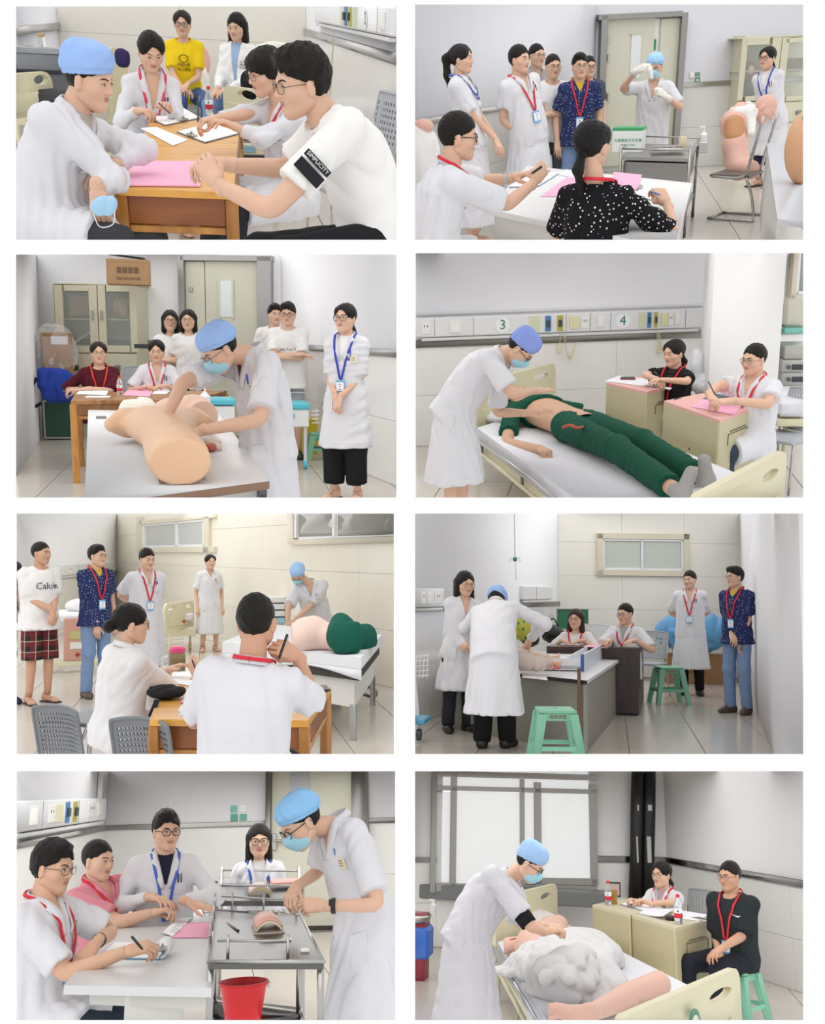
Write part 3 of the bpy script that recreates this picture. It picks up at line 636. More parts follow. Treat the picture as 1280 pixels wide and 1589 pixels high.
    if glasses:
        gm = metal('5A5550', .3) if glasses == 'thin' else plastic('1B1819', .3); rr_ = .0013 if glasses == 'thin' else .0022; gs = []
        y0 = .101; an2 = np.arange(20) * 2 * math.pi / 20; gx, gz = (.0245, .019) if glasses != 'round' else (.0265, .024)
        fr = []
        for sd in (-1, 1):
            rg = np.stack([sd * .033 + gx * np.sign(np.cos(an2)) * np.abs(np.cos(an2)) ** .75, y0 - .25 * np.abs(sd * .033 + gx * np.cos(an2)) ** 2 * 10 + 0 * an2, .001 + gz * np.sign(np.sin(an2)) * np.abs(np.sin(an2)) ** .75], 1); fr.append(tube(rg, rr_, 6, closed=True))
            gs.append(tube([A(sd * .057, y0 - .009, .006), A(sd * .073, .06, .008), A(sd * .081, .0, .006), A(sd * .08, -.03, -.008)], rr_, 6))
        fr.append(tube([A(-.0095, y0, .004), A(0, y0 + .003, .007), A(.0095, y0, .004)], rr_, 6))
        go = T.part('glasses', xf(J(*fr), Rh, H, k), gm, smooth=True)
        for g in gs: T.part('temple_arm', xf(g, Rh, H, k), gm, parent=go, smooth=True)
    # ---- upper garment
    tm = tm or WHITE_COAT(); off = {'coat': .013, 'shirt': .01, 'tee': .01}[top]; rx = TRX[sex] * k * fat + off; ry = TRY[sex] * k * fat + off; ts = TT * k * tl
    if top in ('tee', 'shirt'): rx = rx + A(.012, .012, .015, .006, -.006, -.008, 0, 0); ry = ry + A(.01, .01, .012, .006, 0, 0, 0, 0)
    else: rx = rx + A(.014, .01, .018, .006, -.006, -.008, 0, 0); ry = ry + A(.014, .01, .016, .006, 0, 0, 0, 0)
    low = min(-.10, 0) * k; cy = -bend * 4 * np.clip(ts / LT, 0, 1) * (1 - np.clip(ts / LT, 0, 1))
    if tcut is not None: t2 = np.concatenate([[tcut * k * tl], ts[ts > tcut * k * tl]]); rx, ry, cy = (np.interp(t2, ts, q_) for q_ in (rx, ry, cy)); ts = t2
    prims = [(_loft(hipc, ex, ey, ez, ts, rx, ry, cy, (3, .0, .0, 0)), 0)]
    for sd, a in arms.items():
        prims.append((_cone(N + ex * .045 * k * sd - ez * .035 * k, S[sd], .047 * k + off * .6, .047 * k + off * .7), .04))
        ru = (.051 if sex == 'm' else .044) * k * (1 + (fat - 1) * .6) + off * .6
        if slv == 'long': prims += [(_cone(S[sd], a['E'], ru, ru * .9), .035), (_cone(a['E'], a['W'] - nrm(a['W'] - a['E']) * .015, ru * .88, ru * .68, flat=True), .035)]
        elif slv == 'roll': prims += [(_cone(S[sd], a['E'], ru, ru * .9), .045), (_cone(a['E'], a['E'] * .6 + a['W'] * .4, ru * .9, ru * .85, flat=True), .035)]
        elif slv == 'short': prims.append((_cone(S[sd], S[sd] + (a['E'] - S[sd]) * frac, ru + .003, ru + .014, flat=True), .035))
    if tlen > .1 and (legs == 'stand' or not legs or legs == 'standcut'):
        dn = -up; sh_ = .03; sx = nrm(ex * A(1, 1, 0)); sy = nrm(np.cross(up, sx)); n_ = random.choice((5, 6, 7))
        prims.append((_loft(hipc + up * .05 * k, sx, sy, dn, A(0, .1, .05 + tlen) * k, A(.125 * k * fat + off, .168 * k * fat + off, (.185 + .07 * tlen) * k * fat + off), A(.085 * k * fat + off, .12 * k * fat + off, (.152 + .07 * tlen) * k * fat + off), None, (n_, .0, .05, random.random() * 6)), .03))
    elif tlen > .1 and legs == 'sit':
        for sd, (hj, kn, an, toe) in lg.items(): prims.append((_cone(hj, hj + (kn - hj) * min(1, tlen * 2.2), .106 * k, .108 * k, flat=True), .06))
        prims.append((_cone(hipc, hipc + (lg[1][1] + lg[-1][1] - lg[1][0] - lg[-1][0]) * .4 * min(1, tlen * 2.2), .1 * k, .085 * k), .06))
    cuts = []
    o_ = hipc
    def loc(X, Y, Z):
        dx, dy, dz_ = X - o_[0], Y - o_[1], Z - o_[2]
        return dx * ex[0] + dy * ex[1] + dz_ * ex[2], dx * ey[0] + dy * ey[1] + dz_ * ey[2], dx * ez[0] + dy * ez[1] + dz_ * ez[2]
    if vneck:
        def vc(X, Y, Z):
            x, y, t = loc(X, Y, Z); return np.maximum(np.maximum(np.abs(x) - (t - (LT - vneck * k)) / vneck * .05, .012 - y), (LT - vneck * k) - t)
        cuts.append(vc)
    else:
        def rc(X, Y, Z):
            x, y, t = loc(X, Y, Z); return np.sqrt(x ** 2 + (y - .03) ** 2 + ((t - LT - .005) * 1.3) ** 2) - .074 * k
        cuts.append(rc)
    fld = Field(prims, vox, cuts, wr=wr, seed=int(hd[0]))
    nm = tname or {'coat': 'lab_coat', 'shirt': 'shirt', 'tee': 't_shirt'}[top]
    co = T.part(nm, fld.mesh(), tm, smooth=True)
    def fp(x, t, offs=.006, back=False):
        q = fld.hit(hipc + ex * x * k + ez * t * k, ey if not back else -ey)
        return (q if q is not None else hipc + ex * x * k + ez * t * k + ey * .12) + (ey if not back else -ey) * offs
    if inner is not None:
        trx2 = trx / .9 * .97; try2 = tr_y / .9 * .97; ring = []
        for t_, a_, b_, c_ in zip(tt[3:], trx2[3:], try2[3:], cyb[3:]): ring.append(hipc + ez * t_ + ey * c_ + np.cos(an_)[:, None] * ex * a_ + np.sin(an_)[:, None] * ey * b_)
        T.part('inner_shirt', (np.concatenate(ring), [(i * 20 + j, i * 20 + (j + 1) % 20, (i + 1) * 20 + (j + 1) % 20, (i + 1) * 20 + j) for i in range(12) for j in range(20)]), inner, smooth=True)
    def around(sd, r, zz, n=5, frm=180, to=70):
        th = np.radians(np.linspace(frm, to, n)); return [N + ez * (zz + .018 * math.cos(t_ * 1.0) * -1) * k + ex * sd * r * k * math.sin(t_) + ey * (r * .92 * math.cos(t_) - .008) * k for t_ in th]
    if collar and (vneck and top in ('coat', 'shirt')):
        for sd in (1, -1):
            pa = around(sd, .073, .012, 6, 180, 62); nn = [nrm(q - N + ez * .02) for q in pa]; wd = [.034] * 6
            for f_ in (.12, .4, .72, .97):
                t_ = .5 - vneck * f_; xx = sd * (.062 * (1 - f_) + .012); pa.append(fp(xx + sd * .008, t_, .007)); nn.append(nrm(ey + ex * sd * .3)); wd.append(.046 if f_ < .5 else .05 * (1.15 - f_) + .01)
            pa = np.array(pa); T.part('collar', ribbon(smooth_path(pa, 3), smooth_path(nn, 3), np.interp(np.linspace(0, 9, 28), range(10), A(*wd) * k), .006), tm, parent=co, smooth=True)
    elif collar:
        th = np.radians(np.arange(0, 360, 20)); T.part('neckband', tube([N + ez * (-.012 - .03 * (math.cos(t_) > 0) * math.cos(t_)) * k + ex * .066 * k * math.sin(t_) + ey * (.064 * math.cos(t_) + .01) * k for t_ in th], .008 * k, 8, closed=True), tm, parent=co, smooth=True)
    # ---- lanyard with badge card, pens, name tag, pocket
    if lan:
        lm = fabric(lan, rough=.6); tb = .14 if badge is None else .25 if badge is False else badge; lo_ = T.part('lanyard', J(*[ribbon(smooth_path(around(sd, .083, .02, 5, 180, 88) + [N + ex * sd * .086 * k + ey * .045 * k + ez * .004 * k, fp(sd * .07, .42, .012), fp(sd * .06, .375, .013), fp(sd * .045, .33, .013), fp(sd * .03, (.33 + tb) / 2 + .03, .013), fp(sd * .012, tb + .05, .013), fp(0, tb + .03, .013)], 3), smooth_path([nrm(q - N + ez * .03) for q in around(sd, .083, .0, 5, 180, 88)] + [nrm(ez + ey)] + [ey] * 6, 3), .017 * k) for sd in (1, -1)]), lm, smooth=True, label='neck ribbon')
        if badge is not False:
            c = fp(0, tb - .03, .012); ez2 = nrm(ez + .0 * up); Rb = np.stack([ex, ey, ez2], 1)
            bo = T.part('badge', box(c, (.075 * k, .006, .105 * k), R=Rb, bev=.002), plastic('7FB4DE'), label='name badge with blue border')
            T.part('badge_card', box(c + ey * .004, (.064 * k, .003, .07 * k), R=Rb, bev=.001), paper('F3F6FA'), parent=bo)
            T.part('badge_text', J(*[box(c + ey * .0062 + ez2 * (z_ * k), (w_ * k, .0012, .006 * k), R=Rb, bev=.0003) for z_, w_ in ((.018, .02), (.0, .012), (-.02, .018))]), mat('print_red', 'B8505A'), parent=bo)
    if pocket and top == 'coat':
        g = [[fp(-.085 + .04 * i, .27 + .045 * j, .004) for i in (-1, 0, 1)] for j in (0, 1, 2)]; po = T.part('pocket', sheet(g, .004), tm, parent=co)
        if pens:
            for i, c_ in enumerate(('2F4FA8', '1A1A1F') if pens is True else pens):
                q = fp(-.075 - .02 * i, .365, .006); T.part('pen', tube([q - ez * .03, q + ez * .022, q + ez * .026], [.0045, .0045, .002], 6), plastic(c_), smooth=True)
        if tag:
            c = fp(-.088, .315, .01); Rb = np.stack([ex, ey, ez], 1); to = T.part('name_tag', box(c, (.085 * k, .004, .055 * k), R=Rb, bev=.002), paper('EBE3C8'), label='cream name tag')
            T.part('tag_photo', box(c + ey * .003 + ex * .026 * k, (.02 * k, .002, .028 * k), R=Rb, bev=.0005), mat('print_photo', tag if isinstance(tag, str) else '6C7FA8'), parent=to)
            T.part('tag_text', J(*[box(c + ey * .003 - ex * .012 * k + ez * z_ * k, (.036 * k, .0015, .0045 * k), R=Rb, bev=.0003) for z_ in (.014, .002, -.01)]), mat('print_ochre', 'B09A62'), parent=to)
        if button and vneck:
            for t_ in (.24, .13, .02): q = fp(.004, t_, .002); T.part('button', lathe([(.007, 0), (.007, .003)], q, 8, np.stack([ex, -ez, ey], 1)), plastic('E2E2E0'), parent=co)
        if tlen > .25 and legs != 'sit':
            for sd in (1, -1): T.part('pocket', sheet([[fp(sd * (.105 + .035 * i), -.13 + .065 * j, .004) for i in (-1, 0, 1)] for j in (0, 1, 2)], .004), tm, parent=co)
    # ---- lower garment
    if bm and lg:
        pr = [(_loft(hipc, ex, ey, ez, A(-.11, -.05, .06) * k, A(.1, .148, .14) * k * fat, A(.07, .1, .09) * k * fat), 0)]
        for sd, (hj, kn, an, toe) in lg.items():
            if blen > .55: e = kn + (an - kn) * min(1, (blen - .5) * 2); pr += [(_cone(hj, kn, .09 * k * fat, .07 * k * bwid), .03), (_cone(kn, e - up * .02, .07 * k * bwid, .062 * k * bwid, flat=True), .03)]
            else: e = hj + (kn - hj) * blen * 2; pr += [(_cone(hj, e, .09 * k * fat, .084 * k * fat, flat=True), .012)]
        T.part('trousers' if blen > .55 else 'shorts', Field(pr, max(vox, .016), wr=.012, seed=int(hd[1])).mesh(), bm, smooth=True)
    if skirt and lg:
        ln, sm = skirt; sx = nrm(ex * A(1, 1, 0)); sy = nrm(np.cross(up, sx))
        T.part('skirt', Field([(_loft(hipc + up * .05, sx, sy, -up, A(0, .15, ln) * k, A(.14, .15, .17) * k, A(.1, .11, .13) * k, None, (7, 0, .08, 1)), 0)], .012, wr=.008).mesh(), sm, smooth=True)
    T.N, T.ex, T.ey, T.ez, T.hip, T.fp, T.arms, T.H, T.Rh, T.k, T.S, T.legs, T.garment = N, ex, ey, ez, hipc, fp, arms, H, Rh, k, S, lg, co
    return T

# ------------------------------------------------------------------ shared builders: room shell and furniture
def v2(p): return A(p[0], p[1], 0)
def wall(name, a, b, z1=3.4, z0=0.0, th=.1, m=None):
    a, b = v2(a), v2(b); d = nrm(b - a); n = A(-d[1], d[0], 0)
    if name in ('wall_left', 'wall_right'): b = b + d * .9          # side walls run on past the section plane
    if n[1] < 0 and abs(n[1]) > .05: n = -n
    elif abs(n[1]) <= .05: n = n * (1 if n @ (a + b) > 0 else -1)
    c = (a + b) / 2 + n * th / 2; c[2] = (z0 + z1) / 2
    Rw = np.stack([d, n, A(0, 0, 1)], 1); t = struct(name, box(c, (np.linalg.norm(b - a) + th, th, z1 - z0), R=Rw, bev=.001), m)
    t.a, t.b, t.d, t.n, t.Rw = a, b, d, n, Rw; return t
def wall_tiles(t, zt, tw=.9, th=.6, m=None, z0=0.0, x0=0.0, x1=None, gap=.004, proud=.008):
    L = np.linalg.norm(t.b - t.a); x1 = L if x1 is None else x1; nx = max(1, round((x1 - x0) / tw)); tw = (x1 - x0) / nx; nz = max(1, round((zt - z0) / th)); th = (zt - z0) / nz
    me = _mesh('wall_tile', box(-t.n * proud / 2, (tw - gap, proud, th - gap), R=t.Rw, bev=.0015), m, None, A(0, 0, 0))
    offs = [t.a + t.d * (x0 + (i + .5) * tw) + A(0, 0, z0 + (j + .5) * th) - t.base for i in range(nx) for j in range(nz)]
    t.copies('wall_tile', me, offs)
def wall_rail(t, z, h=.07, m=None, x0=0, x1=None, name='rail', proud=.03):
    L = np.linalg.norm(t.b - t.a); x1 = L if x1 is None else x1
    c = t.a + t.d * (x0 + x1) / 2 - t.n * proud / 2; c[2] = z; return t.part(name, box(c, (x1 - x0, proud, h), R=t.Rw, bev=.004), m)
def on_wall(t, px, py, off=.0): return P.ony(px, py, t.a, t.b) - t.n * off
def wall_box(th, name, t, px0, py0, px1, py1, depth, m, off=0, parent=None, bev=.004, label=None):
    """box lying on a wall between two picture corners"""
    xm, ym = (px0 + px1) / 2, (py0 + py1) / 2; q = on_wall(t, px0, ym); r = on_wall(t, px1, ym); u0 = on_wall(t, xm, py0); u1 = on_wall(t, xm, py1); c = (u0 + u1) / 2 - t.n * (depth / 2 + off); w_ = abs((r - q) @ t.d); h = abs(u1[2] - u0[2])
    return th.part(name, box(c, (w_, depth, h), R=t.Rw, bev=bev), m, parent=parent, label=label)
def floor(x0, x1, y0, y1, tx=.6, ty=1.5, m=None, jm=None, rot=0, ox=0, oy=0, gap=.006):
    t = struct('floor', box(((x0 + x1) / 2, (y0 + y1) / 2, -.06), (x1 - x0, y1 - y0, .1), bev=.001), jm)
    me = _mesh('floor_tile', box((0, 0, -.006), (tx - gap, ty - gap, .012), bev=.002), m, None, A(0, 0, 0)); offs = []
    for i in range(int((x1 - x0) / tx) + 1):
        for j in range(int((y1 - y0) / ty) + 1):
            q = A(x0 + ox + (i + .5) * tx, y0 + oy + (j + .5) * ty, 0)
            if q[0] - tx / 2 >= x0 - .01 and q[0] + tx / 2 <= x1 + .3 and q[1] - ty / 2 >= y0 - .01 and q[1] + ty / 2 <= y1 + .01:
                pq = [P.pix(q + A(a, b, 0)) for a in (-tx / 2, tx / 2) for b in (-ty / 2, ty / 2)]; r = P.rect
                if max(p[0] for p in pq) > r[0] and min(p[0] for p in pq) < r[2] and max(p[1] for p in pq) > r[1] and min(p[1] for p in pq) < r[3]: offs.append(q - t.base)
    t.copies('floor_tile', me, offs); return t
def floor_mat(c='C9C2B8', name='floor_tile_beige', rough=.22): return mat(name, c, rough=rough, var=.06, vscale=3)
def joint_mat(): return mat('tile_joint', '8D867C', rough=.8)
def wall_mat(c='E9E8E8', name='wall_paint'): return mat(name + c, c, rough=.55, var=.015, vscale=2)
def tile_mat(c='EEEDEA', rough=.18): return mat('wall_tile_glaze' + c, c, rough=rough, var=.012, vscale=3)
STEEL = lambda: metal('B9B7B4', .3)
CREAM = lambda: plastic('DAD3B2', .45, 'bed_cream')
BEIGE = lambda: mat('cabinet_beige', 'D3CFB6', rough=.45, var=.02)

def poly_box(poly, z0, z1):
    p = np.asarray(poly, float).copy(); a = p.copy(); a[:, 2] = z1
    ar = sum(a[i][0] * a[(i + 1) % len(a)][1] - a[(i + 1) % len(a)][0] * a[i][1] for i in range(len(a)))
    if ar < 0: a = a[::-1]
    return prism(a, z1 - z0)
def desk(name, label, cat, corners, z, mats, th=.035, apron=.12, leg=.05, inset=.04, drawer=None, group=None, legs=(0, 1, 2, 3), lean=0):
    """four-legged desk; corners in order around the top (room points), each leg and apron its own part"""
    c = np.array([A(q[0], q[1], z) for q in corners]); ctr = c.mean(0); T = Thing(name, label, cat, A(ctr[0], ctr[1], 0), group)
    T.part('desktop', poly_box(c, z - th, z), mats[0])
    i_ = np.array([q + nrm((ctr - q) * A(1, 1, 0)) * inset * 1.4 for q in c])
    for k_ in legs:
        q = i_[k_]; e = nrm(i_[(k_ + 1) % 4] - q); Rm = np.stack([e, np.cross(A(0, 0, 1), e), A(0, 0, 1)], 1); T.part('leg', box(A(q[0], q[1], (z - th) / 2), (leg, leg, z - th), R=Rm), mats[1])
    for k_ in range(4):
        a, b = i_[k_], i_[(k_ + 1) % 4]; e = nrm(b - a); Rm = np.stack([e, np.cross(A(0, 0, 1), e), A(0, 0, 1)], 1); m_ = (a + b) / 2
        T.part('apron', box(A(m_[0], m_[1], z - th - apron / 2), (np.linalg.norm(b - a) - leg, .022, apron), R=Rm), mats[2] if len(mats) > 2 else mats[1])
        T.part('stretcher', box(A(m_[0], m_[1], z - th - apron - .02), (np.linalg.norm(b - a) - leg, .03, .03), R=Rm), mats[1])
    return T
def paper_sheet(label, q4, n=1, col='F6F5F4', z=None, curl=0, name='paper_sheet', cat='paper', group=None, dz=0):
    """a sheet or thin stack lying on a surface: four picture corners on height z"""
    c = [P.onz(x, y, z) for x, y in q4]; u = np.linspace(0, 1, 6); v = np.linspace(0, 1, 5); g = np.zeros((6, 5, 3)); h = .0012 * max(n, 2)
    for i, a in enumerate(u):
        for j, b in enumerate(v): g[i, j] = (c[0] * (1 - a) + c[1] * a) * (1 - b) + (c[3] * (1 - a) + c[2] * a) * b + A(0, 0, h / 2 + .002 + dz + curl * (a ** 3) + .001 * math.sin(3 * a + 2 * b))
    if np.cross(g[-1, 0] - g[0, 0], g[0, -1] - g[0, 0])[2] < 0: g = g[:, ::-1]
    return single(name, label, cat, sheet(g, h), paper(col), group=group)
def text_lines(T, q4, z, n, m=None, name='printed_text'):
    c = [P.onz(x, y, z) for x, y in q4]; ms = []
    for k_ in range(n):
        b = (k_ + .5) / n; l = c[0] * (1 - b) + c[3] * b; r = c[1] * (1 - b) + c[2] * b; r = l + (r - l) * random.uniform(.6, 1); d = c[3] - c[0]; w_ = .18 / n
        ms.append(poly_box([l, r, r + d * w_, l + d * w_], z, z + .0006))
    T.part(name, J(*ms), m or mat('print_grey', '8A8A92'))
def clipboard(label, q4, z, boardc='3B4A63', clip_edge=0, col='F6F5F4', group=None):
    T = Thing('clipboard', label, 'clipboard', P.onz(*q4[0], z), group); c = [P.onz(x, y, z) for x, y in q4]; m = sum(c) / 4
    T.part('board', poly_box(c, z + .001, z + .005), plastic(boardc)); T.part('paper', poly_box([m + (q - m) * .95 for q in c], z + .005, z + .009), paper(col))
    a, b = c[clip_edge], c[(clip_edge + 1) % 4]; e = (a + b) / 2; e = e + (m - e) * .08; d = nrm(b - a)
    T.part('clip', J(box(e + A(0, 0, .016), (.11, .035, .012), R=np.stack([d, np.cross(A(0, 0, 1), d), A(0, 0, 1)], 1), bev=.005), tube([e - d * .03 + A(0, 0, .02), e + A(0, 0, .034), e + d * .03 + A(0, 0, .02)], .006, 6)), STEEL()); return T
def pen(label, a, b, col='1B1B22', group=None, r=.0045):
    a, b = np.asarray(a), np.asarray(b); d = nrm(b - a); T = Thing('pen', label, 'pen', b, group)
    T.part('barrel', tube([a, a + d * .004, b - d * .012, b], [r * .6, r, r, r * .3], 8), plastic(col), smooth=True); s_ = nrm(np.cross(d, A(.3, .8, .1)))
    T.part('pocket_clip', tube([a + d * .004 + s_ * r, a + d * .01 + s_ * r * 1.8, a + d * .04 + s_ * r * 1.6], .0012, 5), metal('A8A8AC')); return T
def water_bottle(label, base, h=.22, group=None, k=None):
    k = h / .22; b = np.asarray(base, float); T = Thing('water_bottle', label, 'bottle', b, group)
    gl = mat('bottle_plastic', 'F2F6F8', rough=.08, trans=.85, alpha=1)
    T.part('bottle_body', lathe([(r * k, z * k) for r, z in ((.001, 0), (.028, .001), (.032, .006), (.0315, .06), (.030, .065), (.0315, .07), (.032, .12), (.031, .14), (.02, .175), (.0125, .19), (.0125, .2))], b, 24), gl, smooth=True)
    T.part('label_band', lathe([(r * k, z * k) for r, z in ((.0325, .045), (.0328, .048), (.0328, .078), (.0325, .08))], b, 24), mat('print_bottle_red', 'D2283A', rough=.4), smooth=True, label='red label band')
    T.part('label_upper', lathe([(r * k, z * k) for r, z in ((.0325, .081), (.0328, .083), (.0328, .112), (.0325, .114))], b, 24), paper('F3F5F5'), smooth=True)
    T.part('label_mark', box(b + A(-.004, -.0325, .097) * k, (.014 * k, .002, .014 * k), R=roty(45), bev=.0005), mat('print_green', '2E7A58'))
    T.part('cap', lathe([(r * k, z * k) for r, z in ((.0145, .196), (.015, .198), (.015, .216), (.013, .219))], b, 20), plastic('D8202E'), smooth=35); return T
def perforated(T, name, c, ex, ez, w_, h, m, nx=18, nz=12, bow=.05, hole=.5, rot=0, corner=.12):
    """moulded plate with real holes: a lattice of small quads"""
    ey = np.cross(ez, ex); V, Fs = [], []; mx, mz = nx * 2 + 1, nz * 2 + 1
    us = [0]; 
    for i in range(nx): us += [us[-1] + (1 - hole), us[-1] + 1]
    us.append(us[-1] + (1 - hole)); us = np.array(us) / us[-1] - .5
    vs = [0]
    for i in range(nz): vs += [vs[-1] + (1 - hole), vs[-1] + 1]
    vs.append(vs[-1] + (1 - hole)); vs = np.array(vs) / vs[-1] - .5
    nU, nV = len(us), len(vs); g = np.zeros((nU, nV, 3))
    for i, u in enumerate(us):
        for j, v in enumerate(vs):
            uu = u * (1 - corner * max(0, abs(v) * 2 - .7) ** 2 * 3); g[i, j] = np.asarray(c) + ex * uu * w_ + ez * v * h * (1 - .04 * (abs(u) * 2) ** 3) + ey * (-bow * (4 * u * u))
    V = g.reshape(-1, 3); o = len(V); V = np.concatenate([V + ey * .004, V - ey * .004])
    for i in range(nU - 1):
        for j in range(nV - 1):
            if i % 2 == 1 and j % 2 == 1 and 1 < i < nU - 3 and 1 < j < nV - 3 : continue
            a, b, c_, d = i * nV + j, (i + 1) * nV + j, (i + 1) * nV + j + 1, i * nV + j + 1; Fs += [(a, d, c_, b), (o + a, o + b, o + c_, o + d)]
    pl = T.part(name, (V, Fs), m); per = [g[i, 0] for i in range(nU)] + [g[-1, j] for j in range(nV)] + [g[i, -1] for i in range(nU - 1, -1, -1)] + [g[0, j] for j in range(nV - 1, 0, -1)]
    T.part('rim', tube(np.array(per), .011, 8, closed=True), m, parent=pl, smooth=True); return pl
def visitor_chair(label, base, yaw, group=None, k=1.0, nx=16, nz=11, seat=True, bw=.46, bh=.36, bz=.68, col='A9ADB2'):
    """grey moulded chair with a perforated back on steel legs; yaw = where the sitter faces"""
    f = A(math.sin(math.radians(yaw)), -math.cos(math.radians(yaw)), 0); r = np.cross(f, A(0, 0, 1)); b = np.asarray(base, float); T = Thing('visitor_chair', label, 'chair', b, group); gm = plastic(col, .45)
    zz = nrm(A(0, 0, 1) - f * .2); perforated(T, 'backrest', b - f * .23 + A(0, 0, bz), r, zz, bw, bh, gm, nx, nz)
    if seat: T.part('seat', box(b + A(0, 0, .44), (.44, .44, .03), R=np.stack([r, f, A(0, 0, 1)], 1), bev=.012), gm)
    for sd in (-1, 1):
        T.part('leg', tube(smooth_path([b + r * .21 * sd - f * .27 + A(0, 0, bz), b + r * .21 * sd - f * .2 + A(0, 0, .44), b + r * .23 * sd - f * .26 + A(0, 0, .01)], 4), .011, 8), STEEL(), smooth=True)
        T.part('leg', tube([b + r * .21 * sd - f * .2 + A(0, 0, .43), b + r * .21 * sd + f * .19 + A(0, 0, .43), b + r * .22 * sd + f * .22 + A(0, 0, .01)], .011, 8), STEEL(), smooth=True)
    return T
def plastic_stool(label, base, h=.46, w_=.3, rz=0, group=None, col='7FBC9E', text=None):
    b = np.asarray(base, float); T = Thing('plastic_stool', label, 'stool', b, group); m = plastic(col, .45); Rz = rotz(rz)
    q = lambda x, y, z: b + Rz @ A(x, y, z)
    t = w_ / 2 * .8; T.part('seat', J(box(q(0, 0, h - .012), (t * 2, t * 2, .024), R=Rz, bev=.01), box(q(0, 0, h - .05), (t * 2 - .01, t * 2 - .01, .06), R=Rz, bev=.008)), m)
    T.part('seat_hole', lathe([(.016, 0), (.016, .002)], q(0, 0, h), 12), plastic('3F6B55'))
    for sx in (-1, 1):
        for sy in (-1, 1):
            top = q(sx * (t - .025), sy * (t - .025), h - .03); bot = q(sx * w_ / 2 * 1.08, sy * w_ / 2 * 1.08, 0); V = []
            for z_, c_, s_ in ((0, top, .034), (1, bot, .024)):
                for a_, d_ in ((-1, -1), (1, -1), (1, 1), (-1, 1)): V.append(c_ + Rz @ A(a_ * s_, d_ * s_, 0))
            T.part('leg', (np.array(V), [(0, 1, 2, 3), (7, 6, 5, 4), (0, 4, 5, 1), (1, 5, 6, 2), (2, 6, 7, 3), (3, 7, 4, 0)]), m)
    e = w_ / 2 * .93
    for ang in range(4):
        R2 = Rz @ rotz(90 * ang); T.part('crossbar', box(b + R2 @ A(0, -e - .012, h * .38), (e * 2, .012, .035), R=R2, bev=.004), m)
    if text: T.part('printed_text', text_mesh(text, .034, q(0, -t - .003, h - .05), Rz @ A(1, 0, 0), A(0, 0, 1)), mat('print_red_dark', '8A3A3A'))
    return T
def headboard(T, name, a, b, z0, z1, m, grip=((-.34, .12), (.34, .12)), th=.04, parent=None, gz=.82, groove=True):
    """moulded bed-end board between floor points a and b, with slotted hand grips"""
    a, b = v2(a), v2(b); d = nrm(b - a); W = np.linalg.norm(b - a); n = A(-d[1], d[0], 0); n = -n if n[1] > 0 else n; H = z1 - z0; r = min(.09, H * .3)
    out = [(-W / 2, 0), (W / 2, 0), (W / 2, H - r)] + [(W / 2 - r + r * math.cos(t), H - r + r * math.sin(t)) for t in np.linspace(.2, 1.4, 5)] + [(-W / 2 + r - r * math.cos(t), H - r + r * math.sin(t)) for t in np.linspace(1.4, .2, 5)] + [(-W / 2, H - r)]
    hole = []
    for u, hw in grip:
        hh = .032; hole.append([(u * W + hw * W * math.cos(t) , H * gz + hh * math.sin(t) * (1 if abs(math.cos(t)) < .9 else .6)) for t in np.linspace(0, 2 * math.pi, 13)[:-1]])
    bm = bmesh.new(); es = []
    for lp in [out] + hole:
        vs = [bm.verts.new((x, 0, z)) for x, z in lp]; es += [bm.edges.new((vs[i], vs[(i + 1) % len(vs)])) for i in range(len(vs))]
    bmesh.ops.triangle_fill(bm, use_beauty=True, use_dissolve=False, edges=es)
    for lp in hole:                                   # drop faces that fill the grip slots
        cx = sum(p[0] for p in lp) / 12; cz = sum(p[1] for p in lp) / 12; rx_ = max(p[0] for p in lp) - cx
        for f in [f for f in bm.faces if abs(f.calc_center_median().x - cx) < rx_ * .98 and abs(f.calc_center_median().z - cz) < .033 and all(abs(v.co.x - cx) < rx_ * 1.01 and abs(v.co.z - cz) < .034 for v in f.verts)]: bm.faces.remove(f)
    g = bmesh.ops.extrude_face_region(bm, geom=bm.faces[:]); 
    for v in [x for x in g['geom'] if isinstance(x, bmesh.types.BMVert)]: v.co.y += th
    bmesh.ops.recalc_face_normals(bm, faces=bm.faces)
    c = (a + b) / 2; V = np.array([c + d * v.co.x - n * v.co.y + A(0, 0, z0 + v.co.z) for v in bm.verts]); bm.verts.index_update(); Fs = [tuple(v.index for v in f.verts) for f in bm.faces]; bm.free()
    o = T.part(name, (V, Fs), m, parent=parent)
    if groove:
        T.part('moulded_panel', box(c + n * .004 + A(0, 0, z0 + H * .34), (W * .8, .012, H * .42), R=np.stack([d, np.cross(A(0, 0, 1), d), A(0, 0, 1)], 1), bev=.006), m, parent=o)
    return o
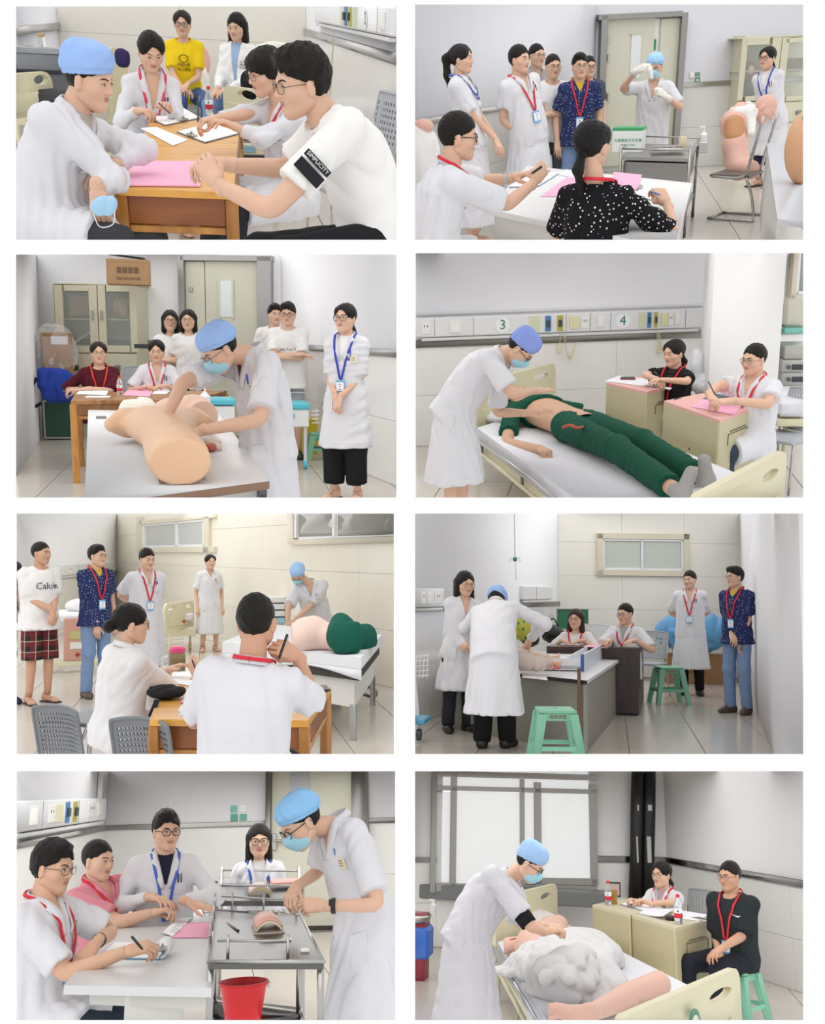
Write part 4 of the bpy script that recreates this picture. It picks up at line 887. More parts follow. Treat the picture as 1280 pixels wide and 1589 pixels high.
def trunking(t, z, h, label, px0, px1, units, group=None, proud=.06):
    """bed-head service duct on a wall; units: (kind, px0, px1[, text])"""
    q0 = on_wall(t, px0, P.yh); q1 = on_wall(t, px1, P.yh); q0[2] = q1[2] = z; T = Thing('service_duct', label, 'wall panel', (q0 + q1) / 2, group); c = (q0 + q1) / 2 - t.n * proud / 2; wd = abs((q1 - q0) @ t.d)
    T.part('duct_body', box(c, (wd, proud, h), R=t.Rw, bev=.012), plastic('E8E9EA', .35, 'duct_white')); T.part('lower_rail', box(c - A(0, 0, h * .62), (wd * .96, proud * .8, h * .16), R=t.Rw, bev=.008), plastic('DEDFDF', .35))
    def bx(u0, u1, hh, dep, m, name, zz=0, parent=None):
        a = on_wall(t, u0, P.yh); b = on_wall(t, u1, P.yh); cc = (a + b) / 2 - t.n * (proud + dep / 2); cc[2] = z + zz; return T.part(name, box(cc, (abs((b - a) @ t.d), dep, hh), R=t.Rw, bev=.003), m, parent=parent)
    for u in units:
        kd, a, b = u[:3]
        if kd == 'socket':
            o = bx(a, b, h * .62, .012, plastic('F1F0EC', .35), 'socket'); w_ = b - a
            for f_ in (.33, .67): bx(a + w_ * (f_ - .05), a + w_ * (f_ + .05), h * .12, .014, plastic('3A3A3C'), 'socket_hole', h * .08, o)
        elif kd == 'switch': o = bx(a, b, h * .62, .012, plastic('EFEEE9', .35), 'switch'); bx(a + (b - a) * .15, b - (b - a) * .15, h * .45, .016, plastic('F5F4F0'), 'rocker', 0, o)
        elif kd in ('blue', 'yellow'):
            o = bx(a, b, h * .8, .01, plastic('4F86B8' if kd == 'blue' else 'B9B24A'), 'gas_outlet'); w_ = b - a; bx(a + w_ * .2, b - w_ * .2, h * .34, .03, plastic('3B4B4B'), 'outlet_valve', 0, o)
        elif kd == 'call': bx(a, b, h * .66, .016, plastic('E2DEB4'), 'call_unit')
        elif kd == 'card': bx(a, b, h * .8, .004, paper('D8DDBE'), 'notice_card')
        elif kd == 'seam': bx(a, b, h * .92, .002, plastic('9C9DA0'), 'panel_joint')
        elif kd == 'num':
            a_ = on_wall(t, (a + b) / 2, P.yh) - t.n * (proud + .003); a_[2] = z; w_ = h * .78; T.part('number_disc', lathe([(w_ / 2, 0), (w_ / 2, .002)], a_, 20, np.stack([t.d, A(0, 0, 1), -t.n], 1)), paper('F6F7F7')); T.part('bed_number', text_mesh(u[3], h * .72, a_ - t.n * .004, t.d if t.d[0] > 0 else -t.d, A(0, 0, 1)), mat('print_green_dark', '2B7E6A'))
    return T
def coil_cord(label, a, b, sag, turns=26, r=.012, col='D8D2A8'):
    u = np.linspace(0, 1, turns * 6); a, b = np.asarray(a), np.asarray(b); p = a + (b - a) * u[:, None] - np.outer(np.sin(u * math.pi) * sag, A(0, 0, 1))
    p[:, 0] += r * np.cos(u * turns * 6.283); p[:, 2] += r * np.sin(u * turns * 6.283); return single('coiled_cord', label, 'cord', tube(p, .003, 5), plastic(col), smooth=True)
def backpack(label, c, size, m, rz=0, strap=True):
    c = np.asarray(c, float); T = Thing('backpack', label, 'bag', c - A(0, 0, size[2] / 2)); Rz = rotz(rz); s_ = np.asarray(size) / 2
    sup = lambda X, Y, Z: ((np.abs(((X - c[0]) * Rz[0, 0] + (Y - c[1]) * Rz[1, 0]) / s_[0]) ** 3 + np.abs(((X - c[0]) * Rz[0, 1] + (Y - c[1]) * Rz[1, 1]) / s_[1]) ** 3 + np.abs((Z - c[2]) / s_[2]) ** 3) ** (1 / 3) - 1) * min(s_)
    T.part('bag_body', Field([((sup, c - s_.max(), c + s_.max()), 0)], .014, wr=.02).mesh(), m, smooth=True)
    T.part('bag_pocket', box(c + Rz @ A(0, -s_[1] * .95, -s_[2] * .3), (s_[0] * 1.3, .04, s_[2] * .8), R=Rz, bev=.015), m)
    if strap:
        for sx in (-.5, .5): T.part('strap', ribbon(smooth_path([c + Rz @ A(sx * s_[0], -s_[1], s_[2] * .8), c + Rz @ A(sx * s_[0] * 1.3, -s_[1] * 1.5, 0), c + Rz @ A(sx * s_[0] * 1.4, -s_[1] * 1.05, -s_[2] * .9)], 4), A(0, -1, 0), .04, .006), fabric('202024'))
    return T
def blob(T, name, prims, vox, m, wr=0, parent=None, cuts=(), seed=1, label=None, post=None, wf=1.0): return T.part(name, Field(prims, vox, cuts, wr=wr, seed=seed, post=post, wf=wf).mesh(), m, parent=parent, smooth=True, label=label)
def carton(label, c, size, rz=0, cat='box', name='cardboard_box', col='B48A5C', tape=True, marks=None):
    c = np.asarray(c, float); Rz = rotz(rz); T = Thing(name, label, cat, c - A(0, 0, size[2] / 2)); m = mat('cardboard_' + col, col, rough=.8, var=.08, vscale=8)
    T.part('carton_body', box(c, size, R=Rz, bev=.006), m)
    if tape: T.part('tape', box(c + A(0, 0, size[2] / 2 + .001), (size[0] * 1.002, .06, .002), R=Rz, bev=.0005), plastic('C9B48A')); T.part('flap_edge', box(c + Rz @ A(0, -size[1] / 2 - .002, size[2] / 2 - .02), (size[0] * .99, .003, .035), R=Rz, bev=.001), m)
    if marks: T.part('printed_text', text_mesh(marks, size[2] * .16, c + Rz @ A(0, -size[1] / 2 - .003, -.1 * size[2]), Rz @ A(1, 0, 0), A(0, 0, 1)), mat('print_brown', '4A3A2C'))
    return T

# ================================================================== room 1: interview around a wooden desk
use(1)
def corner(px, sc): q = P.pts(px, P.yh + P.H * sc, sc); return A(q[0], q[1], 0)
wl = wall('wall_left', corner(107, 135), corner(20, 172), m=wall_mat('EDEDF0')); wb = wall('wall_back', corner(107, 135), corner(475, 135), m=wall_mat('F0ECE4'))
wr_ = wall('wall_right', corner(475, 135), corner(625, 240), m=wall_mat('EFEFF1'))
wall_rail(wl, on_wall(wl, 60, 43)[2], .07, STEEL()); wall_tiles(wr_, 1.2, 1.2, .6, tile_mat()); wall_rail(wr_, 1.21, .07, STEEL()); wall_tiles(wb, 3.2, 1.4, 1.06, tile_mat('EFEBE2', .3))
floor(-7, 7, 4.5, max(wb.a[1], wb.b[1]) + .2, .6, 1.5, floor_mat(), joint_mat())
trunking(wr_, on_wall(wr_, 560, 27)[2], .17, 'white service duct numbered 2 on the wall above the grey chair', 497, 622, [('card', 540, 546), ('blue', 547, 551), ('yellow', 554, 558), ('card', 560, 567), ('num', 575, 588, '2'), ('seam', 600, 600.6), ('switch', 606, 614)])
# people
T = person('doctor in blue cap and white coat leaning on the desk with crossed arms', (138, 124), 392, yaw=62, hy=66, hp=12, hip=(66, 366, -.05), neck=(116, 172, .0), bend=.02, fat=1.12,
       R=dict(ep=(180, 278, -.16), w=(150, 290, -.28), f=(0.05, -.1, -1), n=(0, -1, 0), pose='curl'), L=dict(ep=(222, 232, .18), w=(178, 256, .02), pose='relax'), legs='sit', lyaw=70, slv='long', tlen=.35, cap='tall', capc='9CBDF0', hair='crew', pens=('3C57C8',), vneck=.24, inner=fabric('B9B4AC'), bm=fabric('3A3A3E'))
mk = P.pts(161, 321, 392, -.31)
M_ = Thing('face_mask', 'crumpled blue face mask held in the hand below the desk', 'face mask', mk); blob(M_, 'mask_cloth', [(_ell(mk, (.048, .02, .036)), 0), (_ell(mk + A(.02, 0, .02), (.03, .02, .025)), .02)], .005, fabric('A9CFEA'), wr=.012); M_.part('ear_loop', tube(smooth_path([mk + A(-.04, -.01, -.02), mk + A(-.02, -.02, -.07), mk + A(.03, -.02, -.06), mk + A(.04, -.01, -.01)], 5), .002, 5), fabric('F2F2F2'), smooth=True)
T = person('young man with glasses in white t-shirt sitting at the right of the desk', (468, 130), 436, yaw=-72, hy=-74, hp=10, hip=(585, 392, -.05), neck=(503, 177, 0), bend=.05, top='tee', tm=fabric('F0EEEB', 'cloth_white_tee'), tlen=0, vneck=0, hair='messy', glasses='thin', fat=1.05,
       L=dict(ep=(421, 327, -.28), w=(340, 288, -.15), f=(318, 255, -.1), pose='clasp', n=(-.3, -1, .5)), R=dict(ep=(445, 262, .18), w=(352, 256, .02), f=(308, 250, -.02), pose='clasp', n=(0, 0, 1)), frac=.7, legs='sit', lyaw=-78, bm=fabric('1C1C20'))
a_ = T.arms[-1]; q = T.S[-1] * .5 + a_['E'] * .5; dx = nrm(a_['E'] - T.S[-1]); nn_ = nrm(A(0, -1, .15) - (A(0, -1, .15) @ dx) * dx); up_ = -dx; rt = np.cross(up_, nn_)
for h_, c_, t_ in ((.012, '26262A', 'SIMPLICITY'), (-.034, '26262A', None)):
    o = T.part('sleeve_print', box(q + nn_ * .083 + up_ * h_, (.115, .004, .026 if t_ else .045), R=np.stack([rt, -nn_, up_], 1), bev=.001), fabric(c_), parent=T.garment)
    if t_: T.part('sleeve_text', text_mesh(t_, .021, q + nn_ * .0865 + up_ * h_, rt, up_), paper('F0F0F0'), parent=T.garment)
T = person('examiner with straight black bangs and glasses writing in white coat', (412, 112), 300, yaw=-62, hy=-66, hp=16, sex='f', hip=(448, 262, .05), neck=(436, 158, 0), slv='long', tlen=.4, hair='bangs', glasses='thin', lan='D8404A', badge=False, legs='sit', lyaw=-70, pens=('C03048', '3050B0'), vneck=.2, bm=fabric('2A2A30'),
       R=dict(ep=(378, 178, -.05), w=(338, 184, -.12), pose='pen'), L=dict(ep=(405, 215, -.2), w=(372, 200, -.2), pose='relax'))
pen('dark pen held by the examiner with bangs', P.pts(308, 148, 300, -.1), P.pts(307, 190, 300, -.12), '2A2E3A')
T = person('woman with red ribbon bending over her papers in white coat', (234, 80), 246, yaw=14, hy=16, hp=26, sex='f', lean=12, hip=(232, 190, .1), slv='long', tlen=.3, hair='tied', lan='E2445A', badge=.16, pens=True, vneck=.22,
       R=dict(w=(214, 172, -.3), f=(252, 172, -.45), pose='pen'), L=dict(w=(262, 170, -.3), pose='relax'), legs='sit', bm=fabric('2A2A30'))
pen('black pen in the writing hand of the woman with red ribbon', P.pts(246, 160, 246, -.42), P.pts(264, 176, 246, -.48), '202024')
T = person('girl with glasses in a yellow printed t-shirt sitting on the bed', (283, 37), 166, yaw=-4, sex='f', top='tee', tm=fabric('F2CF1F', 'cloth_yellow'), tlen=0, vneck=0, hair='tied', hairc='2A201A', glasses='thick', hp=4, legs='sit', lyaw=10, bm=fabric('4C6690', 'denim_blue'), frac=.75,
       R=dict(w=(281, 134, -.3), f=(290, 140, -.35), pose='relax'), L=dict(w=(292, 130, -.3), f=(284, 139, -.4), pose='relax'))
for s_, t_ in (('FRENE', .27), ('ALLEN', .228)): wrap_text(T, 'shirt_print', s_, .044, 0, t_, mat('print_black', '2A2618'))
T.part('shirt_motif', J(*[tube([T.fp(.045 * math.cos(t), .33 + .035 * math.sin(t), .005) for t in np.linspace(0, 6.28, 14)], .003, 5)]), mat('print_black', '2A2618'), parent=T.garment)
T = person('girl with long black hair in an open white cardigan over light blue', (367, 42), 170, yaw=-22, hy=-24, sex='f', top='coat', tm=fabric('F2F1EE', 'cloth_cardigan'), tname='cardigan', tlen=.1, vneck=.44, inner=fabric('9FB9DB', 'cloth_light_blue'), hair='long', slv='long', pocket=False, hp=10, legs='sit', lyaw=-25, bm=fabric('7795C0', 'denim_light'), collar=False,
       R=dict(w=(338, 138, -.25), f=(330, 146, -.3)), L=dict(w=(352, 138, -.25), f=(336, 146, -.32)))
for s_, t_ in (('LOVE', .34), ('PEACE', .312), ('TODAY', .284)): wrap_text(T, 'chest_print', s_, .03, -.1, t_, mat('print_black', '2A2618'))
# desk and papers
zt = .75
wd1 = wood('desk_wood_honey', 'E8AC50', 'CC8E3A', 7, (.25, 1.4, 1)); wd2 = wood('desk_wood_frame', 'C48A44', 'A06A30', 9, (1, 1, .15)); wd3 = wood('desk_wood_panel', '94582B', '7A4420', 6, (.2, 1, 1))
desk('wooden_desk', 'honey coloured wooden desk with worn top and brown apron', 'desk', [P.onz(183, 292, zt), P.onz(362, 299, zt), P.onz(372, 190, zt), P.onz(235, 184, zt)], zt, (wd1, wd2, wd3), th=.03, apron=.125, leg=.055, inset=.03)
paper_sheet('stack of pink forms at the front edge of the honey wooden desk', [(191, 290), (311, 291), (314, 252), (208, 252)], 5, 'F5B6D0', zt)
T = paper_sheet('folded white paper between the crossed arms and the clipboard', [(218, 200), (268, 227), (292, 218), (242, 198)], 2, 'EFEEF2', zt)
clipboard('clipboard under the pen of the woman with red ribbon', [(226, 183), (256, 196), (312, 184), (284, 168)], zt, '4A5468', 1)
clipboard('clipboard with a steel clip in front of the examiner with bangs', [(274, 206), (318, 223), (382, 206), (334, 190)], zt, '46566A', 0)
water_bottle('small water bottle with red cap on the honey wooden desk', P.onz(325, 178, zt), .19)
# background furniture
B = Thing('hospital_bed', 'cream bed with hand-grip footboard behind the capped doctor', 'bed', corner(60, 190)); fl_ = corner(20, 232); fr_ = corner(103, 215)
zq = lambda py, s: P.H - (py - P.yh) / s
headboard(B, 'footboard', fl_, fr_, zq(176, 225), zq(111, 222), CREAM(), grip=((.3, .13),)); B.part('mattress', box((fl_ + fr_) / 2 + A(0, .9, zq(180, 222) + .12), (.8, 1.6, .16), bev=.03), fabric('4A4A4E')); B.part('bed_frame', box((fl_ + fr_) / 2 + A(0, .9, zq(180, 222)), (.82, 1.7, .06)), CREAM())
for dx_ in (-.38, .38):
    for dy_ in (.1, 1.7): B.part('leg', tube([(fl_ + fr_) / 2 + A(dx_, dy_, 0), (fl_ + fr_) / 2 + A(dx_, dy_, zq(180, 222))], .02, 8), CREAM())
c = P.pts(62, 94, 200); T = Thing('instrument_case', 'grey rounded equipment case standing on the bed behind', 'case', c - A(0, 0, .1)); T.part('case_body', box(c, (.42, .3, .2), bev=.04), plastic('85888C', .35)); T.part('end_cap', box(c + A(-.2, -.02, 0), (.06, .3, .19), bev=.02), plastic('4C5456')); T.part('lid_line', box(c + A(.02, -.151, .06), (.36, .004, .006), bev=.001), plastic('5A5D60'))
c = P.pts(66, 76, 198); T = Thing('glass_jar', 'clear glass jar with cork lid on the grey equipment case', 'jar', c); T.part('jar_glass', lathe([(.001, 0), (.03, .001), (.032, .01), (.032, .08), (.026, .095)], c, 20), mat('jar_glass', 'F4F7F8', rough=.05, trans=.9)); T.part('cork_lid', lathe([(.03, .093), (.031, .096), (.031, .118), (.028, .12)], c, 20), mat('cork', 'CBA878', rough=.8))
c = P.pts(45, 74, 198); single('spectacle_case', 'black soft case lying beside the glass jar', 'case', Field([(_ell(c, (.065, .03, .014)), 0)], .006).mesh(), fabric('1E1E22'), smooth=True)
B = Thing('hospital_bed', 'cream bed end seen between the writing woman and the yellow t-shirt', 'bed', corner(195, 150)); headboard(B, 'headboard', corner(178, 152), corner(208, 150), .35, zq(72, 150), CREAM(), grip=((0, .3),), groove=False)
backpack('dark purple bag behind the shoulder of the writing woman', P.pts(190, 90, 165), (.14, .1, .16), fabric('38305A'), strap=False)
B = Thing('hospital_bed', 'bed with white bedding along the back wall under the two girls', 'bed', corner(330, 140)); bq = [corner(270, 146), corner(430, 150)]
cB = (bq[0] + bq[1]) / 2; B.part('mattress', box(A(cB[0], cB[1] + .1, .48), (1.35, .9, .16), bev=.04), fabric('E8E8E8')); B.part('bed_frame', box(A(cB[0], cB[1] + .1, .37), (1.4, .9, .06)), CREAM())
for dx_ in (-.6, .6):
    for dy_ in (-.3, .45): B.part('leg', tube([A(cB[0] + dx_, cB[1] + dy_, 0), A(cB[0] + dx_, cB[1] + dy_, .36)], .02, 8), CREAM())
c = P.pts(303, 95, 152); single('chair_back', 'pink padded chair back against the back wall', 'chair', Field([(_ell(c + A(.06, .3, -.02), (.1, .04, .17)), 0)], .012).mesh(), fabric('E6B0AC'), smooth=True)
c = P.pts(311, 122, 152); T = Thing('plastic_bag', 'white plastic bag between the two sitting girls', 'bag', c - A(0, 0, .12)); blob(T, 'bag_film', [(_ell(c, (.09, .08, .13)), 0), (_cone(c + A(0, 0, .08), c + A(-.03, 0, .2), .04, .02), .05)], .011, fabric('EDEDED'), wr=.03)
c = P.pts(418, 82, 150); single('pillow', 'cream pillow leaning on the wall behind the bangs', 'pillow', Field([(_ell(c + A(.1, .2, -.02), (.28, .07, .13)), 0)], .014, wr=.015).mesh(), fabric('EFEBDF'), smooth=True)
B = Thing('hospital_bed', 'cream bed end carrying a black backpack beside the bottle', 'bed', corner(395, 205)); a0, a1 = corner(352, 205), corner(425, 215)
headboard(B, 'footboard', a0, a1, zq(168, 210), zq(114, 208), CREAM(), grip=((0, .2),)); B.part('side_rail', box((a0 + a1) / 2 + A(.03, -.06, zq(200, 210)), (.42, .06, .07)), CREAM()); B.part('control_box', box((a0 + a1) / 2 + A(.0, -.1, zq(200, 210)), (.1, .02, .045)), plastic('7FA8B8')); B.part('bed_base', box((a0 + a1) / 2 + A(.03, .3, zq(215, 210)), (.42, .7, .05)), plastic('33363A'))
for dx_ in (-.15, .2): B.part('leg', tube([(a0 + a1) / 2 + A(dx_, .1, 0), (a0 + a1) / 2 + A(dx_, .1, zq(190, 210))], .02, 8), CREAM())
backpack('black backpack hanging over the cream bed end', P.pts(395, 132, 215), (.2, .12, .2), fabric('24252C'))
ch = P.pts(566, 190, 250); visitor_chair('grey perforated chair behind the young man in white t-shirt', A(ch[0] - .1, ch[1], 0), -75, bz=ch[2], nx=14, nz=9)
plastic_stool('green stool edge under the capped doctor', A(*P.pts(18, 400, 390)[:2], 0), .42)
coil_cord('pale coiled cord hanging on the right wall', on_wall(wr_, 528, 60, .06), on_wall(wr_, 526, 150, .08), .0, 30, .008)

# ================================================================== room 2: dressing practice watched by a group
use(2)
wl = wall('wall_left', corner(918, 115), corner(636, 166), m=wall_mat('D8D8DC')); wb = wall('wall_back', corner(918, 115), corner(1262, 115), m=wall_mat('D9D8DD'))
wall_tiles(wl, 1.06, 1.3, .53, tile_mat('DCDBD8')); wall_rail(wl, 1.08, .06, STEEL()); wall_tiles(wb, 1.06, 1.0, .53, tile_mat('DCDBD8')); wall_rail(wb, 1.08, .06, STEEL())
floor(-7, 7, 4, max(wb.a[1], wb.b[1]) + .2, .62, 1.6, floor_mat('CCC6BC'), joint_mat(), ox=.2)
DOORC = lambda: mat('door_cream', 'D6D4C2', rough=.4, var=.02)
def hinge(T, t, px, py, par): wall_box(T, 'hinge', t, px - 1.5, py - 6, px + 1.5, py + 6, .1, STEEL(), parent=par)
D_ = Thing('door_1', None, None, on_wall(wb, 990, 255), kind='structure')
fr = wall_box(D_, 'door_frame', wb, 925, 24, 935, 257, .14, metal('9C9B98', .4)); wall_box(D_, 'door_frame', wb, 1045, 20, 1054, 257, .14, metal('9C9B98', .4)); wall_box(D_, 'door_frame', wb, 925, 20, 1054, 29, .14, metal('9C9B98', .4))
lf = wall_box(D_, 'door_leaf', wb, 935, 29, 1008, 256, .06, DOORC()); rf = wall_box(D_, 'door_leaf', wb, 1017, 29, 1046, 256, .06, DOORC())
wall_box(D_, 'door_window', wb, 976, 54, 991, 121, .012, mat('door_glass', 'E8ECEA', rough=.15), .06, lf); wall_box(D_, 'window_bead', wb, 974, 52, 993, 54, .02, DOORC(), .06, lf)
wall_box(D_, 'hall_beyond', wb, 1008, 29, 1017, 256, .02, wall_mat('F4F4F2'))
for yy in (62, 90, 150): hinge(D_, wb, 941, yy, lf)
wall_box(D_, 'door_handle', wb, 1011, 150, 1016, 172, .09, STEEL(), .06, rf)
T = Thing('exit_sign', 'small green sign seen through the door gap', 'sign', on_wall(wb, 1013, 70)); wall_box(T, 'sign_plate', wb, 1011, 61, 1016, 78, .02, plastic('2F8A5C'), .03)
T = Thing('light_switch', 'white light switch on the wall beside the cream door', 'switch', on_wall(wb, 1073, 117)); wall_box(T, 'switch_plate', wb, 1069, 113, 1077, 121, .02, plastic('F0EFEB')); wall_box(T, 'rocker', wb, 1071, 114.5, 1075, 119.5, .026, plastic('FAFAF8'))
T = Thing('notice_sign', 'green notice stickers on the wall beside the light switch', 'sign', on_wall(wb, 1082, 122)); wall_box(T, 'upper_sticker', wb, 1078, 112, 1086, 118, .01, plastic('7E9A90')); wall_box(T, 'lower_sticker', wb, 1078, 120, 1086, 129, .01, plastic('4E9A66')); wall_box(T, 'sticker_mark', wb, 1080, 123, 1084, 126, .012, paper('E8F2EA'))
def glass_cabinet(label, t, x0, y0, x1, y1, dep, split, wins, ymid, m=None, handles=()):
    """steel filing cabinet on a wall: body, two glazed doors, drawers and lower doors"""
    m = m or BEIGE(); T = Thing('filing_cabinet', label, 'cabinet', on_wall(t, (x0 + x1) / 2, y1)); q = on_wall(t, x0, y1); 
    k_ = dep * .8
    bk = wall_box(T, 'cabinet_back', t, x0, y0, x1, y1, .02, m)
    wall_box(T, 'side_panel', t, x0, y0, x0 + 2, y1, dep, m); wall_box(T, 'side_panel', t, x1 - 2, y0, x1, y1, dep, m); wall_box(T, 'top_panel', t, x0, y0, x1, y0 + 2.5, dep, m); wall_box(T, 'lower_body', t, x0, ymid, x1, y1, dep, m)
    for (wx0, wy0, wx1, wy1), (dx0, dx1) in zip(wins, ((x0, split), (split, x1))):
        d = wall_box(T, 'cabinet_door', t, dx0 + .6, y0 + 3, wx0, ymid - 1, .025, m, dep); 
        wall_box(T, 'door_stile', t, wx1, y0 + 3, dx1 - .6, ymid - 1, .025, m, dep, d); wall_box(T, 'door_rail', t, wx0, y0 + 3, wx1, wy0, .025, m, dep, d); wall_box(T, 'door_rail', t, wx0, wy1, wx1, ymid - 1, .025, m, dep, d)
        wall_box(T, 'glass_pane', t, wx0 - 1, wy0 - 1, wx1 + 1, wy1 + 1, .004, mat('cabinet_glass', 'C9D2CE', rough=.05, alpha=.22), dep + .004, d)
        wall_box(T, 'shelf', t, dx0 + 2, (wy0 + wy1) / 2, dx1 - 2, (wy0 + wy1) / 2 + 2.2, dep - .03, m)
    for dx0, dx1 in ((x0, split), (split, x1)):
        dr = wall_box(T, 'drawer', t, dx0 + .8, ymid + 1, dx1 - .8, ymid + (y1 - ymid) * .3, .02, m, dep); wall_box(T, 'drawer_pull', t, (dx0 + dx1) / 2 - 4, ymid + (y1 - ymid) * .14, (dx0 + dx1) / 2 + 4, ymid + (y1 - ymid) * .2, .02, metal('8F8F8C'), dep + .02, dr)
        wall_box(T, 'lower_door', t, dx0 + .8, ymid + (y1 - ymid) * .32, dx1 - .8, y1 - 1, .02, m, dep)
    for hx, hy in handles: wall_box(T, 'handle', t, hx - 1.5, hy - 7, hx + 1.5, hy + 7, .03, STEEL(), dep + .025)
    return T
glass_cabinet('beige glazed cabinet behind the girl with blue lanyard', wb, 1130, 56, 1250, 256, .35, 1190, [(1139, 70, 1176, 147), (1201, 66, 1241, 147)], 155)
c = on_wall(wb, 1152, 108, .2); T = Thing('anatomy_model', 'red and cream anatomy model on the upper shelf behind glass', 'model', c - A(0, 0, .1)); blob(T, 'model_body', [(_ell(c, (.1, .06, .1)), 0), (_ell(c + A(.05, -.03, -.03), (.06, .05, .06)), .02)], .012, mat('model_red', 'B5695A', rough=.5), wr=.03); blob(T, 'model_bone', [(_ell(c + A(.02, -.07, 0), (.04, .03, .06)), 0)], .01, plastic('E8DCC0'))
c = on_wall(wb, 1150, 135, .2); T = Thing('anatomy_model', 'dark organ model on the lower shelf behind glass', 'model', c - A(0, 0, .1)); blob(T, 'model_body', [(_ell(c, (.09, .06, .1)), 0), (_ell(c + A(.06, 0, -.06), (.05, .05, .05)), .02)], .012, plastic('6E5C58'), wr=.02)
c = on_wall(wb, 1222, 100, .2); carton('brown carton on the right shelf behind glass', c, (.26, .18, .16), 0, col='9A8672', tape=False)
# the onlookers
red = 'D83240'
person('nurse with a long ponytail in profile by the left wall', (716, 92), 186, yaw=80, sex='f', slv='short', tlen=.78, hair='pony', hairc='1E1714', lan='4A56B0', badge=False, pens=('C04880', '4858B8'), hip=(728, 202, 0), legs='stand', R=dict(w=(768, 216, -.05), f=(778, 234, -.1)), L=dict(w=(768, 214, .15), f=(777, 232, .1)), frac=.8)
person('senior doctor in white coat with red lanyard standing before the grey shirt', (806, 93), 176, yaw=42, hy=55, slv='short', tlen=.62, hair='short', lan=red, pens=True, hip=(818, 190, 0), legs='stand', vneck=.18, R=dict(w=(812, 212, -.12), f=(816, 232, -.12)), fat=1.1, bm=fabric('2A2A30'), shoe=plastic('1C1A1A'))
person('man in grey long-sleeved shirt half hidden behind the senior doctor', (833, 87), 150, yaw=30, hy=40, slv='long', top='shirt', tm=fabric('A9A9AE', 'cloth_grey_shirt'), tlen=.12, vneck=.1, hair='crew', glasses='thin', legs='stand', bm=fabric('4C4E55'), dz=.1, shoe=plastic('2A2624'))
person('young man in white t-shirt with folded arms beside the grey shirt', (858, 104), 156, yaw=20, hy=22, top='tee', tm=fabric('E9E8E8', 'cloth_pale_tee'), tlen=.1, vneck=0, hair='crew', glasses='thin', legs='stand', bm=fabric('5D5F66', 'cloth_grey_trousers'), R=dict(w=('b', -.1, .2, -.28), e=A(-.6, -.3, -.8)), L=dict(w=('b', -.08, .22, -.31), e=A(.6, -.3, -.8)), shoe=plastic('2A2624'))
person('man with glasses half hidden behind the navy polo shirt', (914, 104), 138, yaw=20, hair='crew', glasses='thick', top='tee', tm=fabric('55585E'), vneck=0, tlen=.1, legs='stand', bm=fabric('33353A'), dz=.3, shoe=plastic('2A2624'))
NAVY = lambda: dotted('polo_navy_dots', '2B3560', 'C3CBE0', 44, .2)
def polo(label, hd, s, yaw, hy=None, **k_):
    T = person(label, hd, s, yaw=yaw, hy=hy, top='shirt', tm=NAVY(), tlen=.12, vneck=.1, inner=fabric('D8B13C', 'cloth_yellow_collar'), hair='side', glasses='thin', lan=red, legs='stand', bm=fabric('7E96BC', 'denim_pale', var=.12), shoe=plastic('5A4C40'), frac=.75, collar=False, **k_)
    th = np.radians(np.arange(60, 301, 20)); T.part('collar', ribbon([T.N + T.ez * .012 + T.ex * .07 * math.sin(t) + T.ey * (.066 * math.cos(t)) for t in th], [nrm(T.ex * math.sin(t) + T.ey * math.cos(t) + T.ez * .5) for t in th], .04, .006), fabric('C9A23A', 'cloth_yellow_collar2'), parent=T.garment, smooth=True, label='yellow collar'); return T
polo('man with glasses in navy dotted polo with yellow collar beside the door', (900, 103), 160, 8, 14)
person('candidate in blue cap and mask raising gloved hands at the trolley', (1016, 104), 152, yaw=-8, hy=-12, hp=12, slv='short', tlen=.5, cap='puff', capc='A4CCF0', mask=True, glasses='thin', hair='crew', gloves=plastic('EFEBE0'), R=dict(ep=(965, 138, -.1), w=(987, 110, -.28), f=(1003, 104, -.36), pose='pen', n=(0, -1, .3)), L=dict(ep=(1057, 168, -.1), w=(1034, 151, -.25), f=(1018, 138, -.32), pose='pen', n=(.4, -.8, .3)), legs='stand', bm=fabric('2E3038'), pens=('4858B8',), vneck=.2, frac=.8, shoe=plastic('2A2A2E'))
c = P.pts(1008, 108, 152, -.42); T = Thing('gauze_pad', 'white gauze held up between the two gloved hands', 'gauze', c); blob(T, 'gauze_cloth', [(_cone(c, c + A(.02, 0, -.08), .03, .02), 0)], .009, fabric('F2F2F2'), wr=.02)
g_ = person('girl with glasses and blue lanyard in long-sleeved white coat by the cabinet', (1191, 90), 146, yaw=-38, hy=-42, sex='f', slv='long', tlen=.42, hair='lowpony', glasses='thick', lan='3C52B4', badge=.1, pens=('4A3A70', 'C04858'), legs='stand', skirt=(.58, dotted('skirt_dark_floral', '2A3048', '9AA6B4', 22, .25)), shoe='sandal', hip=(1198, 182, 0), vneck=.2, inner=fabric('EEEEEC'), L=dict(w=('b', -.06, .18, -.42)), R=dict(w=('b', -.06, .16, -.42)))
